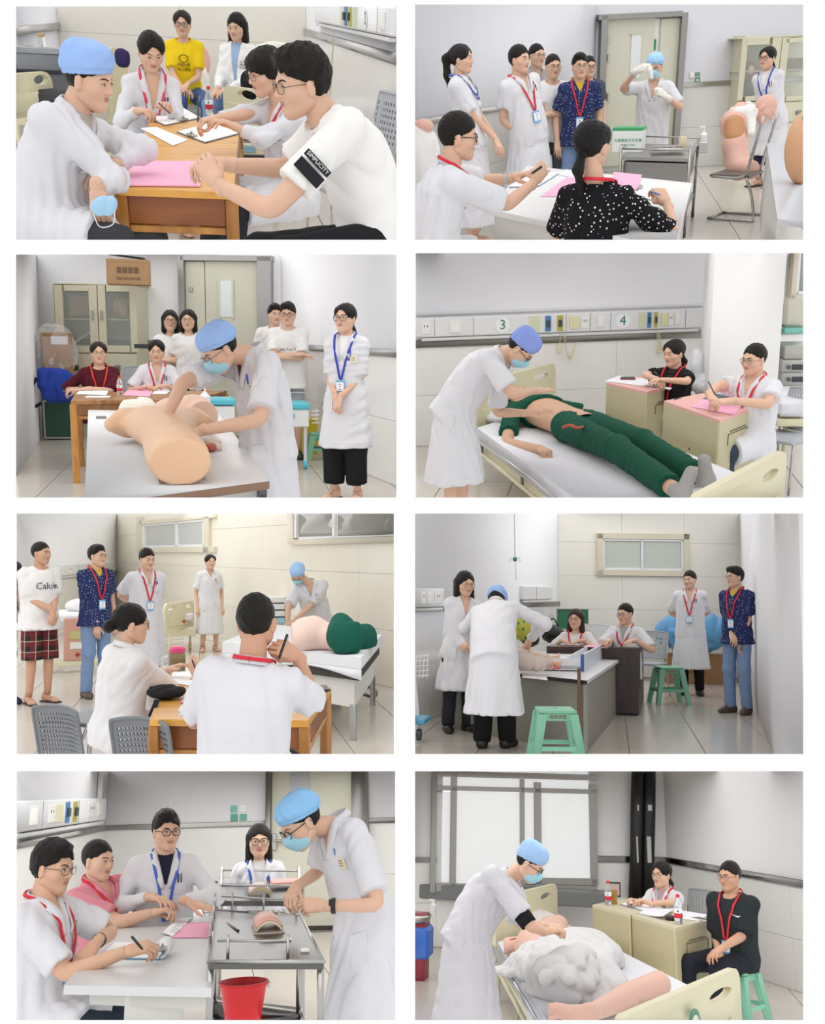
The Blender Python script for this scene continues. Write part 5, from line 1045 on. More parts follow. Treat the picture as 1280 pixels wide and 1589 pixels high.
# the two examiners in front
T = person('examiner with glasses and wrist watch seen from behind at the white table', (712, 213), 292, yaw=112, hy=98, hp=6, slv='short', tlen=.3, hair='short', glasses='thick', lan=red, badge=False, hip=(672, 392, -.05), neck=(700, 258, -.03), bend=.03, fat=1.12, frac=.85, legs='sit', lyaw=105, bm=fabric('2A2A30'), collar=True, pocket=False,
       R=dict(ep=(786, 318, .0), w=(828, 284, .1), f=(842, 262, .15), pose='pen', n=(.3, -.9, .3)), L=dict(ep=(748, 282, .3), w=(796, 276, .25), f=(822, 268, .2), pose='pen'), watch=(-1, 'B9BCC0'))
pen('black pen held by the examiner with the wrist watch', P.pts(841, 258, 292, .05), P.pts(824, 270, 292, .1), '1B1B1F', r=.007)
T = person('examiner in black polka-dot blouse with a low ponytail seen from behind', (918, 226), 300, yaw=158, hy=150, sex='f', slv='short', top='tee', tm=dotted('blouse_polka', '17161A', 'E6E2DC', 42, .22), tname='blouse', tlen=.1, vneck=0, hair='lowpony', hairc='121013', lan=red, badge=False, hip=(925, 410, .0), neck=(925, 284, -.03), frac=.85, fat=1.12, k=1.08,
       R=dict(ep=(1046, 368, .02), w=(1036, 318, .2), f=(1022, 296, .25), pose='pen', n=(.3, -.8, .4)), L=dict(ep=(862, 365, .2), w=(885, 320, .3)), legs='sit', lyaw=160, bm=fabric('2A2A30'))
pen('blue pen in the hand of the polka-dot examiner', P.pts(1008, 297, 300, .12), P.pts(1026, 303, 300, .12), '5A78C0')
# table in front
zt = .75; TG = mat('tabletop_white', 'DEDDDC', rough=.3, var=.015); PG = mat('panel_grey_white', 'CFCDC8', rough=.5)
def panel_table(label, cs, z, mats, th=.035, sides=(0, 1, 2), lo=.05, name='table'):
    cs = [A(q[0], q[1], z) for q in cs]; ctr = sum(cs) / len(cs); T = Thing(name, label, 'table', A(ctr[0], ctr[1], 0)); T.part('tabletop', poly_box(cs, z - th, z), mats[0])
    i_ = [q + nrm(ctr - q) * .05 for q in cs]
    for k_ in sides:
        a, b = i_[k_], i_[(k_ + 1) % len(cs)]; n = nrm(np.cross(b - a, A(0, 0, 1))); T.part('side_panel', poly_box([a, b, b - n * .02, a - n * .02], lo, z - th), mats[1])
    return T
panel_table('white table in front of the two seated examiners', [P.onz(757, 324, zt), P.onz(1046, 386, zt), P.onz(1074, 284, zt), P.onz(818, 257, zt)], zt, (TG, PG), sides=(0, 1))
clipboard('clipboard with steel clip under the hands with the watch', [(790, 292), (836, 290), (868, 270), (826, 264)], zt, '4A78A0', 2)
paper_sheet('pink sheet beside the ponytail on the white table', [(838, 306), (900, 306), (920, 274), (885, 272)], 2, 'F3B2CC', zt); paper_sheet('pink sheet under the pen hand right of the ponytail', [(950, 292), (988, 296), (996, 272), (952, 268)], 2, 'F3B2CC', zt, dz=.002)
paper_sheet('white paper pile behind the clipboard on the white table', [(866, 272), (900, 278), (908, 268), (878, 264)], 3, 'F4F4F4', zt)
clipboard('clipboard under the hand of the polka-dot examiner', [(985, 302), (1020, 316), (1036, 300), (998, 286)], zt, '8A8E94', 3)
# steel trolley
st = metal('A9A7A3', .3); T = Thing('instrument_trolley', 'steel instrument trolley in front of the masked candidate', 'trolley', corner(1030, 168)); zs = .70
q4 = [P.onz(963, 243, zs), P.onz(1070, 246, zs), P.onz(1083, 226, zs), P.onz(985, 222, zs)]
T.part('top_tray', poly_box(q4, zs - .03, zs), st)
for k_ in range(4):
    q = q4[k_]; T.part('leg', tube([A(q[0], q[1], .08), A(q[0], q[1], zs + .08)], .014, 8), st, smooth=True); n = q4[(k_ + 1) % 4]; T.part('guard_rail', tube([q + A(0, 0, .07), n + A(0, 0, .07)], .008, 6), st, smooth=True)
    cst = T.part('caster', lathe([(.035, -.014), (.04, -.008), (.04, .008), (.035, .014)], A(q[0], q[1], .04), 14, roty(90)), plastic('3A3836'))
T.part('drawer', poly_box([q * .92 + sum(q4) / 4 * .08 for q in q4], zs - .24, zs - .05), metal('9A9894', .4)); T.part('lower_shelf', poly_box(q4, .22, .25), st)
c = P.onz(975, 236, zs); B = Thing('glove_carton', 'white and green glove carton on the steel trolley', 'box', c); s_ = .29
Rc = rotz(-14); B.part('carton_body', box(c + A(0, .03, .1), (s_, .16, .2), R=Rc), paper('E9ECE8')); B.part('carton_lid', box(c + A(0, .03, .215), (s_ + .004, .165, .03), R=Rc), plastic('3FA468')); B.part('printed_text', J(text_mesh('无菌橡胶外科手套', .034, c + Rc @ A(0, -.052, .11), Rc @ A(1, 0, 0), A(0, 0, 1)), text_mesh('STERILE GLOVES', .02, c + Rc @ A(0, -.052, .07), Rc @ A(1, 0, 0), A(0, 0, 1))), mat('print_green2', '3E9A6A'))
c = P.onz(1035, 238, zs); T = Thing('instrument_tray', 'dressing tray with small parts on the steel trolley', 'tray', c); T.part('tray', box(c + A(0, .05, .045), (.3, .3, .02), bev=.006), STEEL())
for k_ in range(14): T.part('instrument', box(c + A(-.13 + .02 * k_, -.06, .06), (.012, .03, .014), bev=.003), plastic('6A5A50' if k_ % 3 else '8A8480'))
c = P.onz(1058, 236, zs); single('swab_jar', 'glass jar of swabs beside the dressing tray', 'jar', lathe([(.001, .05), (.035, .051), (.037, .06), (.037, .13), (.03, .14)], c, 16), mat('swab_jar', 'D9CBA8', rough=.2), base=c, smooth=35)
c = P.pts(1091, 222, 165); T = Thing('sanitizer_bottle', 'white pump bottle at the right end of the steel trolley', 'bottle', c); T.part('bottle_body', lathe([(.034, 0), (.036, .005), (.036, .08), (.015, .1), (.012, .11)], c, 16), plastic('ECEDEC'), smooth=35); T.part('pump', J(tube([c + A(0, 0, .11), c + A(0, 0, .145)], .006, 6), box(c + A(-.015, 0, .15), (.06, .014, .012))), plastic('F4F4F4')); T.part('holder', box(c + A(0, 0, -.04), (.09, .09, .1)), metal('C9C8C6', .35))
for px, lab, c1, c2 in ((986, 'yellow pail with dark red lid under the trolley', 'C9B83C', '9A3A34'), (1040, 'yellow pail with red lid right of the small white bottle', 'D2BE3A', 'B8403A')):
    c = corner(px, 150); T = Thing('waste_pail', lab, 'bucket', c); T.part('pail', lathe([(.075, 0), (.095, .2)], c, 20), plastic(c1)); T.part('lid', lathe([(.1, .2), (.1, .22), (.08, .235)], c, 20), plastic(c2))
c = corner(1014, 156); single('white_bottle', 'small white bottle between the two pails', 'bottle', lathe([(.03, 0), (.032, .01), (.032, .14), (.016, .17), (.016, .2)], c, 14), plastic('E6E6E4'), smooth=35)
# cantilever chair with a bent training torso
ch = corner(1155, 160); T = Thing('cantilever_chair', 'steel cantilever chair carrying the training torso', 'chair', ch); ex_ = nrm(A(.9, -.45, 0)); ey_ = np.cross(A(0, 0, 1), ex_)
pc = lambda x, y, z: ch + ex_ * x + ey_ * y + A(0, 0, z)
for sd in (-1, 1): T.part('side_frame', tube(smooth_path([pc(.16, .2 * sd, .98), pc(.08, .2 * sd, .62), pc(.02, .2 * sd, .43), pc(-.26, .2 * sd, .42), pc(-.3, .2 * sd, .42)], 5), .014, 8), STEEL(), smooth=True); T.part('leg', tube(smooth_path([pc(.05, .2 * sd, .42), pc(.12, .2 * sd, .25), pc(.16, .2 * sd, .03), pc(.1, .2 * sd, .015), pc(-.3, .2 * sd, .015)], 5), .014, 8), STEEL(), smooth=True)
T.part('floor_bar', tube([pc(-.3, -.2, .015), pc(-.3, .2, .015)], .014, 8), STEEL(), smooth=True); T.part('seat', box(pc(-.12, 0, .43), (.4, .42, .025), R=np.stack([ex_, ey_, A(0, 0, 1)], 1), bev=.01), plastic('5A5450'))
pk = mat('manikin_pink', 'DDAE9E', rough=.45, var=.03); T = Thing('training_torso', 'pink lumbar training torso bent forward over the chair back', 'manikin', pc(-.1, 0, .44))
g = lambda px, py, d=0: P.pts(px, py, 160, d)
blob(T, 'torso_body', [(_cone(g(1146, 260), g(1140, 226), .125, .115), 0), (_cone(g(1140, 226), g(1139, 192), .115, .13), .06), (_cone(g(1139, 192), g(1150, 172), .13, .09), .06), (_cone(g(1150, 172), g(1174, 178, -.06), .055, .05), .03), (_cone(g(1146, 260), g(1168, 264, -.22), .1, .09, flat=True), .05)], .011, pk, label='pink plastic torso')
hd_ = g(1187, 169, -.1); Rh_ = np.stack([A(-.3, -.9, .3), A(.75, -.1, -.65), A(.62, .05, .78)], 1); Rh_ = np.linalg.qr(Rh_)[0]; Rh_ *= np.sign(np.diag(Rh_.T @ np.stack([A(-.3, -.9, .3), A(.75, -.1, -.65), A(.62, .05, .78)], 1)))[None]
T.part('manikin_head', xf(J(*[vf for vf, m in head_template('m', .0055)[:1]]), Rh_, hd_, 1.15), pk, smooth=True)
blob(T, 'back_plate', [(_cone(g(1139, 214, -.05), g(1139, 194, -.05), .1, .115), 0)], .012, mat('manikin_amber', 'C08A5C', rough=.4), label='amber back insert')
blob(T, 'sheet', [(_cone(g(1142, 176, -.1), g(1166, 172, -.14), .055, .05), 0), (_cone(g(1164, 172, -.12), g(1166, 206, -.14), .05, .035), .05), (_cone(g(1140, 176, -.02), g(1124, 222, .1), .06, .03), .05), (_cone(g(1142, 172, .05), g(1160, 166, .05), .06, .05), .05)], .01, fabric('E9E8E4'), wr=.03, label='white cloth over the shoulders')
# table and abdomen model at the right edge
cs = [P.onz(1206, 340, .72), P.onz(1262, 345, .72), P.onz(1258, 222, .72), P.onz(1190, 222, .72)]; panel_table('pale grey table at the right edge', cs, .72, (mat('tabletop_grey', 'C4C5CA', rough=.35), PG), sides=(3,))
T = Thing('abdomen_model', 'tan abdomen model under a blue drape on the pale grey table', 'manikin', P.onz(1240, 285, .72)); c = P.onz(1240, 287, .72); blob(T, 'model_body', [(_ell(c + A(.06, .1, .24), (.17, .2, .27)), 0)], .012, mat('manikin_tan', 'D9A67E', rough=.5), post=lambda d, X, Y, Z: np.maximum(d, .725 - Z)); blob(T, 'drape', [(_ell(c + A(.1, .05, .42), (.13, .2, .12)), 0)], .012, fabric('4C9AD4'), wr=.02, label='blue drape')
c = P.pts(655, 250, 235); T = Thing('covered_manikin', 'manikin under a white sheet at the left edge behind the examiner', 'manikin', A(c[0], c[1], .3)); blob(T, 'sheet', [(_ell(c + A(-.02, 0, -.03), (.14, .14, .28)), 0), (_cone(c + A(.02, 0, .1), c + A(-.1, 0, .18), .08, .05), .05)], .012, fabric('E8E7E4'), wr=.03); blob(T, 'shoulder', [(_ell(c + A(.02, -.02, .22), (.07, .06, .05)), 0)], .01, pk)

# ================================================================== room 3: abdominal examination on a training torso
use(3)
wl = wall('wall_left', corner(58, 118), corner(18, 158), m=wall_mat('F1F1F3')); wb = wall('wall_back', corner(58, 118), corner(437, 118), m=wall_mat('F3F3F5')); wr_ = wall('wall_right', corner(437, 118), corner(624, 166), m=wall_mat('EEEEF1'))
for t, zz in ((wl, .6), (wb, .6), (wr_, .6)): wall_tiles(t, 1.2, 1.2 if t is not wl else .8, zz, tile_mat('F1F0EE')); wall_rail(t, 1.22, .07, metal('A5A4A1', .35))
floor(-7, 7, 5.2, max(wb.a[1], wb.b[1]) + .2, .62, 1.6, floor_mat('C6BFB4'), joint_mat())
trunking(wl, 1.36, .17, 'white service duct at the left edge above the cord', 14, 43, [('blue', 27, 30), ('yellow', 33, 36)])
coil_cord('pale coiled cord under the duct at the left edge', on_wall(wl, 28, 530, .07), on_wall(wl, 36, 530, .07), .28, 22, .01)
T = Thing('drip_hook', 'ceiling rod with green drip hook in the left corner', 'hook', P.pts(74, 430, 122)); q0 = P.pts(73, 388, 122); q1 = P.pts(74, 423, 122); q2 = P.pts(74, 458, 122); T.part('rod', tube([q0, q1], .008, 6), plastic('E8E8E8')); T.part('bracket', box(q1, (.07, .05, .08)), plastic('2E7A5C')); T.part('chain', tube([q1, q2], .005, 5), STEEL())
for sd in (-1, 1): T.part('hook_arm', tube(smooth_path([q1, q1 + A(.07 * sd, 0, .03), q1 + A(.1 * sd, 0, -.02), q1 + A(.07 * sd, 0, -.04)], 4), .005, 5), STEEL(), smooth=True)
glass_cabinet('tall beige cabinet with two glazed doors behind the woman in maroon', wb, 108, 442, 232, 676, .4, 173, [(121, 454, 160, 536), (185, 455, 221, 536)], 547, handles=((165, 490), (179, 490)))
c = P.pts(200, 423, 132); T = carton('taped cardboard box on top of the tall beige cabinet', c, (.5, .32, .3), 0, col='A88660', marks=None); T.part('printed_text', text_mesh('SIZE:43×32×30', .045, c + A(0, -.164, -.08), A(1, 0, 0), A(0, 0, 1)), mat('print_brown', '4A3A2C')); T.part('printed_marks', J(*[box(c + A(-.1 + .065 * i, -.163, .02), (.05, .003, .07), bev=.001) for i in range(4)]), mat('print_brown2', '6A5238')); T.part('open_flap', box(c + A(-.02, .02, .19), (.44, .3, .01), R=roty(6)), plastic('3A3634'))
carton('brown carton behind the left glass door of the cabinet', on_wall(wb, 136, 476, .22), (.25, .2, .26), 0, col='9C7C58')
T = Thing('wrapped_parcel', 'tan parcel wrapped in clear plastic behind the right glass door', 'parcel', on_wall(wb, 203, 494, .2)); blob(T, 'parcel_body', [(_ell(on_wall(wb, 203, 478, .2), (.15, .1, .14)), 0)], .012, mat('parcel_tan', 'BFA27A', rough=.25), wr=.04)
T = Thing('loose_papers', 'white cards tipped in the lower left of the cabinet', 'papers', on_wall(wb, 138, 535, .2))
for k_ in range(4): T.part('card', box(on_wall(wb, 134 + 6 * k_, 526 - 4 * k_, .2) , (.2, .02, .03), R=roty(-35)), paper('EDEDEA'))
D_ = Thing('door_2', None, None, on_wall(wb, 355, 676), kind='structure'); FM = metal('A3A2A0', .4)
for a in ((283, 397, 292, 676), (403, 399, 425, 676), (283, 397, 425, 406)): wall_box(D_, 'door_frame', wb, *a, .12, FM)
lf = wall_box(D_, 'door_leaf', wb, 292, 406, 321, 675, .05, DOORC()); rf = wall_box(D_, 'door_leaf', wb, 322, 406, 403, 675, .05, DOORC()); wall_box(D_, 'door_window', wb, 343, 436, 362, 492, .01, mat('door_glass2', 'E4EDEC', rough=.1), .05, rf); wall_box(D_, 'window_bead', wb, 340, 433, 343, 495, .02, DOORC(), .05, rf); wall_box(D_, 'window_bead', wb, 362, 433, 365, 495, .02, DOORC(), .05, rf)
for yy in (437, 472): hinge(D_, wb, 405, yy, rf)
wall_box(D_, 'door_hook', wb, 297, 446, 301, 453, .03, STEEL(), .05, lf)
# onlookers at the back
WT = lambda: fabric('EAE8E6', 'cloth_white_tee2')
person('girl with glasses and black bob in white t-shirt with folded arms', (264, 498), 138, yaw=5, sex='f', top='tee', tm=WT(), vneck=0, tlen=.1, hair='bob', glasses='round', legs='stand', bm=fabric('E2E0DE'), R=dict(w=('b', -.09, .2, -.28), e=A(-.6, -.3, -.8)), L=dict(w=('b', -.08, .22, -.31), e=A(.6, -.3, -.8))).part('chest_print', box(on_wall(wb, 268, 536, 1.05), (.2, .02, .05)), mat('print_dark', '3A3A40'))
person('girl with a long black fringe in white t-shirt behind the blue cap', (292, 497), 138, yaw=-5, sex='f', top='tee', tm=WT(), vneck=0, tlen=.1, hair='bob', legs='stand', bm=fabric('2A2C34'), glasses='thin', dz=-.1)
person('young man in white t-shirt half behind his friend near the door', (427, 489), 138, yaw=10, top='tee', tm=WT(), vneck=0, tlen=.14, hair='messy', legs='stand', bm=fabric('3A3C44'), dz=.3, shoe=plastic('2A2A2E'))
T = person('young man with glasses in white t-shirt and grey shorts with crossed arms', (447, 488), 144, yaw=-8, hy=-14, hp=5, top='tee', tm=WT(), vneck=0, tlen=.16, hair='messy', glasses='thick', legs='stand', bm=fabric('9EA2A8', 'cloth_grey_shorts'), blen=.5, R=dict(w=('b', -.1, .2, -.29), e=A(-.6, -.3, -.8)), L=dict(w=('b', -.08, .22, -.32), e=A(.6, -.3, -.8)), frac=.8, shoe=plastic('2A2A2E'))
T.part('sleeve_number', text_mesh('1', .09, T.S[-1] + A(.02, -.085, -.11), A(1, 0, 0), A(0, 0, 1)), mat('print_dark', '3A3A40'), parent=T.garment)
wrap_text(T, 'chest_text', 'van Fon S', .045, 0, .27, mat('print_dark', '3A3A40'))
# the two examiners at the wooden desk
MR = lambda: dotted('top_maroon', '561C28', '6E2C38', 70, .18)
person('examiner with glasses in maroon top and red lanyard behind the wooden desk', (153, 548), 150, yaw=6, hy=10, sex='f', top='tee', tm=MR(), tname='blouse', vneck=0, tlen=.1, hair='tied', hairc='241814', glasses='thin', lan='E04038', badge=.06, slv='short', frac=1.0, fat=1.12, R=dict(w=(118, 604, -.15), f=(106, 607, -.2), pose='pen', e=A(-.8, 0, -.8)), L=dict(w=(138, 603, -.3), f=(122, 604, -.32), e=A(.9, 0, -.6)))
person('examiner in white coat with red lanyard beside the woman in maroon', (243, 545), 147, yaw=4, hy=-2, hp=8, sex='f', slv='short', tlen=.1, hair='tied', lan='D83240', badge=.06, pens=True, vneck=.22, frac=.8, R=dict(w=(222, 601, -.25), f=(240, 598, -.35), pose='pen', e=A(-.8, 0, -.8)), L=dict(w=(256, 599, -.28), f=(236, 600, -.35), pose='clasp', e=A(.8, 0, -.8)))
visitor_chair('grey chair behind the examiner in white coat by the desk', corner(226, 132), 0, bz=.78, nx=10, nz=7, bw=.5)
zt = .75
desk('wooden_desk', 'long brown wooden desk with papers in front of the two examiners', 'desk', [P.onz(110, 622, zt), P.onz(300, 620, zt), P.onz(352, 606, zt), P.onz(118, 609, zt)], zt, (wood('desk_wood_tan', 'B5824C', '8A5C30', 6, (1.4, .25, 1)), wd2, wood('desk_wood_dark', '8E6238', '704824', 7, (1, 1, .2))), apron=.1, leg=.06, inset=.02)
T = Thing('paper_sheet', 'white sheet hanging over the front edge of the brown desk', 'paper', P.onz(146, 618, zt)); a, b = P.onz(132, 617, zt), P.onz(170, 617, zt); a2, b2 = P.pts(131, 637, 166), P.pts(170, 634, 166); T.part('sheet', sheet([[a + A(0, .2, .004), b + A(0, .2, .004)], [a + A(0, 0, .006), b + A(0, 0, .006)], [a2 * A(1, 0, 1) + a * A(0, 1, 0) - A(0, .03, 0), b2 * A(1, 0, 1) + b * A(0, 1, 0) - A(0, .03, 0)]], .002), paper())
paper_sheet('white form under the hands of the maroon examiner', [(118, 612), (165, 614), (168, 607), (125, 606)], 3, 'F2F2F4', zt); paper_sheet('pink forms between the bottle and the white coat', [(190, 614), (232, 616), (238, 606), (200, 604)], 3, 'F2B4CC', zt); paper_sheet('white forms in front of the examiner in white coat', [(236, 612), (258, 612), (270, 603), (242, 604)], 3, 'F2F2F4', zt)
water_bottle('water bottle with red cap on the brown wooden desk', P.onz(186, 613, zt), .19)
# left corner pile
c = P.pts(88, 548, 128); T = carton('brown box with white label under clear plastic wrap', c, (.34, .3, .5), 14, col='A5784E'); T.part('paper_label', box(c + rotz(14) @ A(.02, -.154, .16), (.2, .004, .1), R=rotz(14)), paper('E6E6EA')); blob(T, 'plastic_wrap', [(_ell(c + A(-.03, 0, .0), (.27, .24, .36)), 0)], .016, mat('clear_film', 'F4F4F4', rough=.12, alpha=.22), wr=.08)
c = P.pts(82, 596, 132); T = Thing('tote_bag', 'royal blue tote bag under the wrapped box', 'bag', c - A(0, 0, .2)); blob(T, 'bag_body', [(_cone(c + A(-.1, 0, .13), c + A(.16, 0, .1), .07, .07), 0), (_cone(c + A(-.08, 0, 0), c + A(.14, 0, -.02), .1, .1), .08), (_cone(c + A(-.04, 0, -.14), c + A(.14, 0, -.14), .08, .08), .08)], .012, fabric('2F4AA8', 'cloth_royal_blue'), wr=.04); T.part('strap', ribbon(smooth_path([c + A(-.16, -.1, .08), c + A(-.26, -.12, -.1), c + A(-.22, -.12, -.26), c + A(-.12, -.12, -.22)], 4), A(0, -1, 0), .04), fabric('1E2030'))
c = P.pts(92, 650, 126); T = Thing('flight_case', 'dark green case with silver edges on the floor', 'case', A(c[0], c[1], 0)); T.part('case_panel', box(c, (.33, .2, .46), bev=.006), mat('case_green', '24503C', rough=.4))
for dx_ in (-.165, .165): T.part('edge_strip', box(c + A(dx_, -.09, 0), (.022, .03, .48)), STEEL())
for dz_ in (-.23, .23): T.part('edge_strip', box(c + A(0, -.09, dz_), (.35, .03, .022)), STEEL())
# front table with the training torsos
TP = [P.onz(137, 636, zt), P.onz(131, 784, zt), P.onz(418, 746, zt), P.onz(338, 640, zt)]
T = panel_table('white laminate table in front with brown edge', TP, zt, (mat('tabletop_white2', 'DAD9DA', rough=.3, var=.015), mat('panel_grey2', 'BEBCB8', rough=.5)), th=.03, sides=(1,)); T.part('edge_band', poly_box([TP[1] + A(0, -.004, 0), TP[2] + A(0, -.004, 0), TP[2], TP[1]], zt - .036, zt - .002), mat('edge_brown', '8A6A54', rough=.5)); T.part('slot', poly_box([P.onz(149, 650, zt), P.onz(165, 650, zt), P.onz(165, 646, zt), P.onz(149, 646, zt)], zt, zt + .003), plastic('4A4A4C')); q = TP[2] - A(.03, -.03, 0); T.part('leg', box(A(q[0], q[1], .36), (.04, .04, .72)), metal('6A6870', .4))
tan = mat('manikin_tan2', 'E6BC98', rough=.5, var=.02); T = Thing('training_torso', 'tan abdominal training torso under the doctor\'s hands', 'manikin', P.onz(250, 745, zt))
fl = lambda d, X, Y, Z: np.maximum(d, zt + .004 - Z)
g = lambda px, py, z: P.onz(px, py, z)
hipc_, wst, chs = g(262, 712, zt + .1), g(250, 690, zt + .105), g(238, 664, zt + .11)
q0, q1 = g(280, 717, zt + .1), g(244, 648, zt + .12); ez_ = nrm(q1 - q0); ex_ = nrm(np.cross(ez_, A(0, 0, 1))); ey_ = np.cross(ez_, ex_) * -1; L_ = np.linalg.norm(q1 - q0)
blob(T, 'torso_body', [(_loft(q0, ex_, ey_, ez_, A(0, .1, .3, .5, .75, .95) * L_, A(.128, .138, .132, .13, .2, .235), A(.1, .112, .108, .105, .11, .085)), 0), (_cone(q0 + ez_ * L_ * .85 - ex_ * .2, q0 + ez_ * L_ * .8 - ex_ * .27, .07, .035), .08), (_cone(q0 + ez_ * L_ * .85 + ex_ * .2, q0 + ez_ * L_ * .8 + ex_ * .27, .07, .035), .08)], .008, tan, post=fl)
blob(T, 'navel', [(_ell(q0 + ez_ * L_ * .28 + A(0, 0, .108), (.02, .05, .006)), 0)], .005, tan)
T.part('base_board', poly_box([g(247, 752, zt), g(320, 745, zt), g(316, 738, zt), g(245, 744, zt)], zt, zt + .006), plastic('A89C92'))
pk = mat('manikin_pink', 'DDAE9E', rough=.45, var=.03); T = Thing('training_torso', 'pink half torso with cut thigh lying behind the tan one', 'manikin', P.onz(290, 660, zt))
blob(T, 'torso_body', [(_cone(g(235, 652, zt + .08), g(262, 645, zt + .1), .07, .1), 0), (_cone(g(262, 645, zt + .1), g(300, 642, zt + .12), .1, .12), .05), (_cone(g(296, 640, zt + .12), g(316, 646, zt + .12), .11, .095, flat=True), .04)], .01, mat('manikin_pink2', 'EBC3AE', rough=.5), post=fl)
T = Thing('gauze_bundle', 'loose white gauze beside the pink half torso', 'gauze', g(208, 640, zt)); blob(T, 'gauze_cloth', [(_ell(g(205, 634, zt + .05), (.1, .1, .06)), 0), (_ell(g(222, 630, zt + .05), (.08, .1, .06)), .04)], .009, fabric('ECE8DC'), wr=.05, post=fl)
T = Thing('anatomy_model', 'small red and white anatomy piece on the table beside the torso', 'model', g(333, 692, zt)); blob(T, 'bone_piece', [(_ell(g(330, 688, zt + .02), (.04, .06, .02)), 0), (_ell(g(338, 694, zt + .015), (.02, .05, .015)), .02)], .006, plastic('E3D5C4'), wr=.03); blob(T, 'red_piece', [(_ell(g(327, 694, zt + .025), (.025, .04, .02)), 0)], .006, plastic('C05C48'), wr=.02)
T = Thing('sanitizer_bottle', 'clear pump bottle behind the training torsos', 'bottle', g(318, 636, zt)); c = g(318, 636, zt); T.part('bottle_body', lathe([(.045, 0), (.048, .005), (.048, .11), (.02, .14), (.015, .15)], c, 18), mat('pump_bottle', 'E3E9EA', rough=.15), smooth=35); T.part('pump', J(tube([c + A(0, 0, .15), c + A(0, 0, .2)], .008, 6), box(c + A(-.02, 0, .2), (.08, .016, .014))), plastic('F4F4F4'))
# the candidate and the girl beside him
T = person('candidate in blue cap and mask pressing on the tan training torso', (340, 542), 292, yaw=-62, hy=-66, hp=38, hip=(412, 668, .15), neck=(388, 545, .12), slv='short', tlen=.65, cap='puff', capc='9DBFF2', mask=True, glasses='thin', hair='short', pens=('3A48C8',), tag='51628E', vneck=.2, inner=fabric('6A3A48'), frac=.85, bend=.03, fat=1.05,
       R=dict(ep=(284, 592, .0), w=(262, 640, -.12), f=(250, 668, -.15), pose='press', n=(-.4, -.5, .8)), L=dict(ep=(404, 652, -.32), w=(312, 668, -.4), f=(272, 690, -.38), pose='press', n=(.1, -.5, .9)))
T = person('girl with glasses in short-sleeved white coat and black wide trousers standing at the right', (536, 494), 190, yaw=-28, hy=-38, sex='f', slv='short', tlen=.42, hair='lowpony', glasses='round', lan='3E4AB8', badge=.12, pens=('2A3AC0',), tag='B04048', vneck=.2, inner=fabric('EDEDEE'), frac=.85, legs='stand', bm=fabric('17181B', 'cloth_black_wide'), blen=.9, shoe='sandal', bwid=1.4, R=dict(w=('b', .03, .19, -.47), f=A(.3, -.3, -.9), pose='clasp'), L=dict(w=('b', .02, .2, -.49), f=A(-.3, -.3, -.9), pose='clasp'))
# right-hand clutter
tq = mat('trolley_turquoise', '58C0D4', rough=.4); T = Thing('medical_trolley', 'white and turquoise medical trolley behind the candidate', 'trolley', corner(445, 150)); c = P.pts(452, 628, 150); T.part('top_tray', box(c, (.34, .5, .06), bev=.02), tq); T.part('drawer_unit', box(c - A(0, 0, .12), (.32, .46, .18), bev=.01), plastic('E8EAEA')); T.part('drawer_pull', box(c + A(-.04, -.24, -.1), (.1, .02, .05)), tq)
for dx_ in (-.13, .13): T.part('leg', tube([c + A(dx_, -.15, -.2), A(c[0] + dx_, c[1] - .15, .05)], .018, 8), plastic('D8DADC')); T.part('caster', lathe([(.04, -.02), (.045, 0), (.04, .02)], A(c[0] + dx_, c[1] - .15, .045), 12, roty(90)), tq)
T.part('guard_rail', tube([c + A(-.16, .2, .04), c + A(-.16, .2, .11), c + A(.16, .2, .11), c + A(.16, .2, .04)], .008, 6), STEEL()); 
for k_ in range(4): T.part('wire_basket', tube([c + A(.19, -.2, -.05 - .04 * k_), c + A(.26, -.2, -.05 - .04 * k_), c + A(.26, .1, -.05 - .04 * k_)], .005, 5), plastic('EDEDED'))
T = Thing('medical_trolley', 'turquoise tray edge with wire rack left of the candidate', 'trolley', corner(340, 150)); c = P.pts(344, 622, 158); T.part('top_tray', box(c, (.26, .4, .06), bev=.02), tq); T.part('drawer_unit', box(c - A(0, 0, .14), (.24, .36, .2)), plastic('E8EAEA')); T.part('guard_rail', tube([c + A(-.12, -.18, .03), c + A(-.12, -.18, .12), c + A(.1, -.1, .12), c + A(.1, -.1, .03)], .006, 6), STEEL()); T.part('column', box(A(c[0], c[1], .25), (.2, .3, .4)), plastic('DADCDC'))
c = corner(481, 132); T = Thing('pedal_bin', 'yellow medical waste bin beside the trolley', 'bin', c); T.part('bin_body', poly_box([c + A(-.09, -.09, 0), c + A(.09, -.09, 0), c + A(.09, .09, 0), c + A(-.09, .09, 0)], .0, .36), plastic('E3CC2A')); T.part('lid', box(c + A(0, 0, .385), (.2, .2, .06), bev=.02), plastic('D8BE22')); T.part('warning_mark', box(c + A(0, -.092, .22), (.06, .004, .06), R=roty(45)), plastic('B89A1C'))
plastic_stool('small green stool behind the black trousers', corner(492, 138), .3, .2)

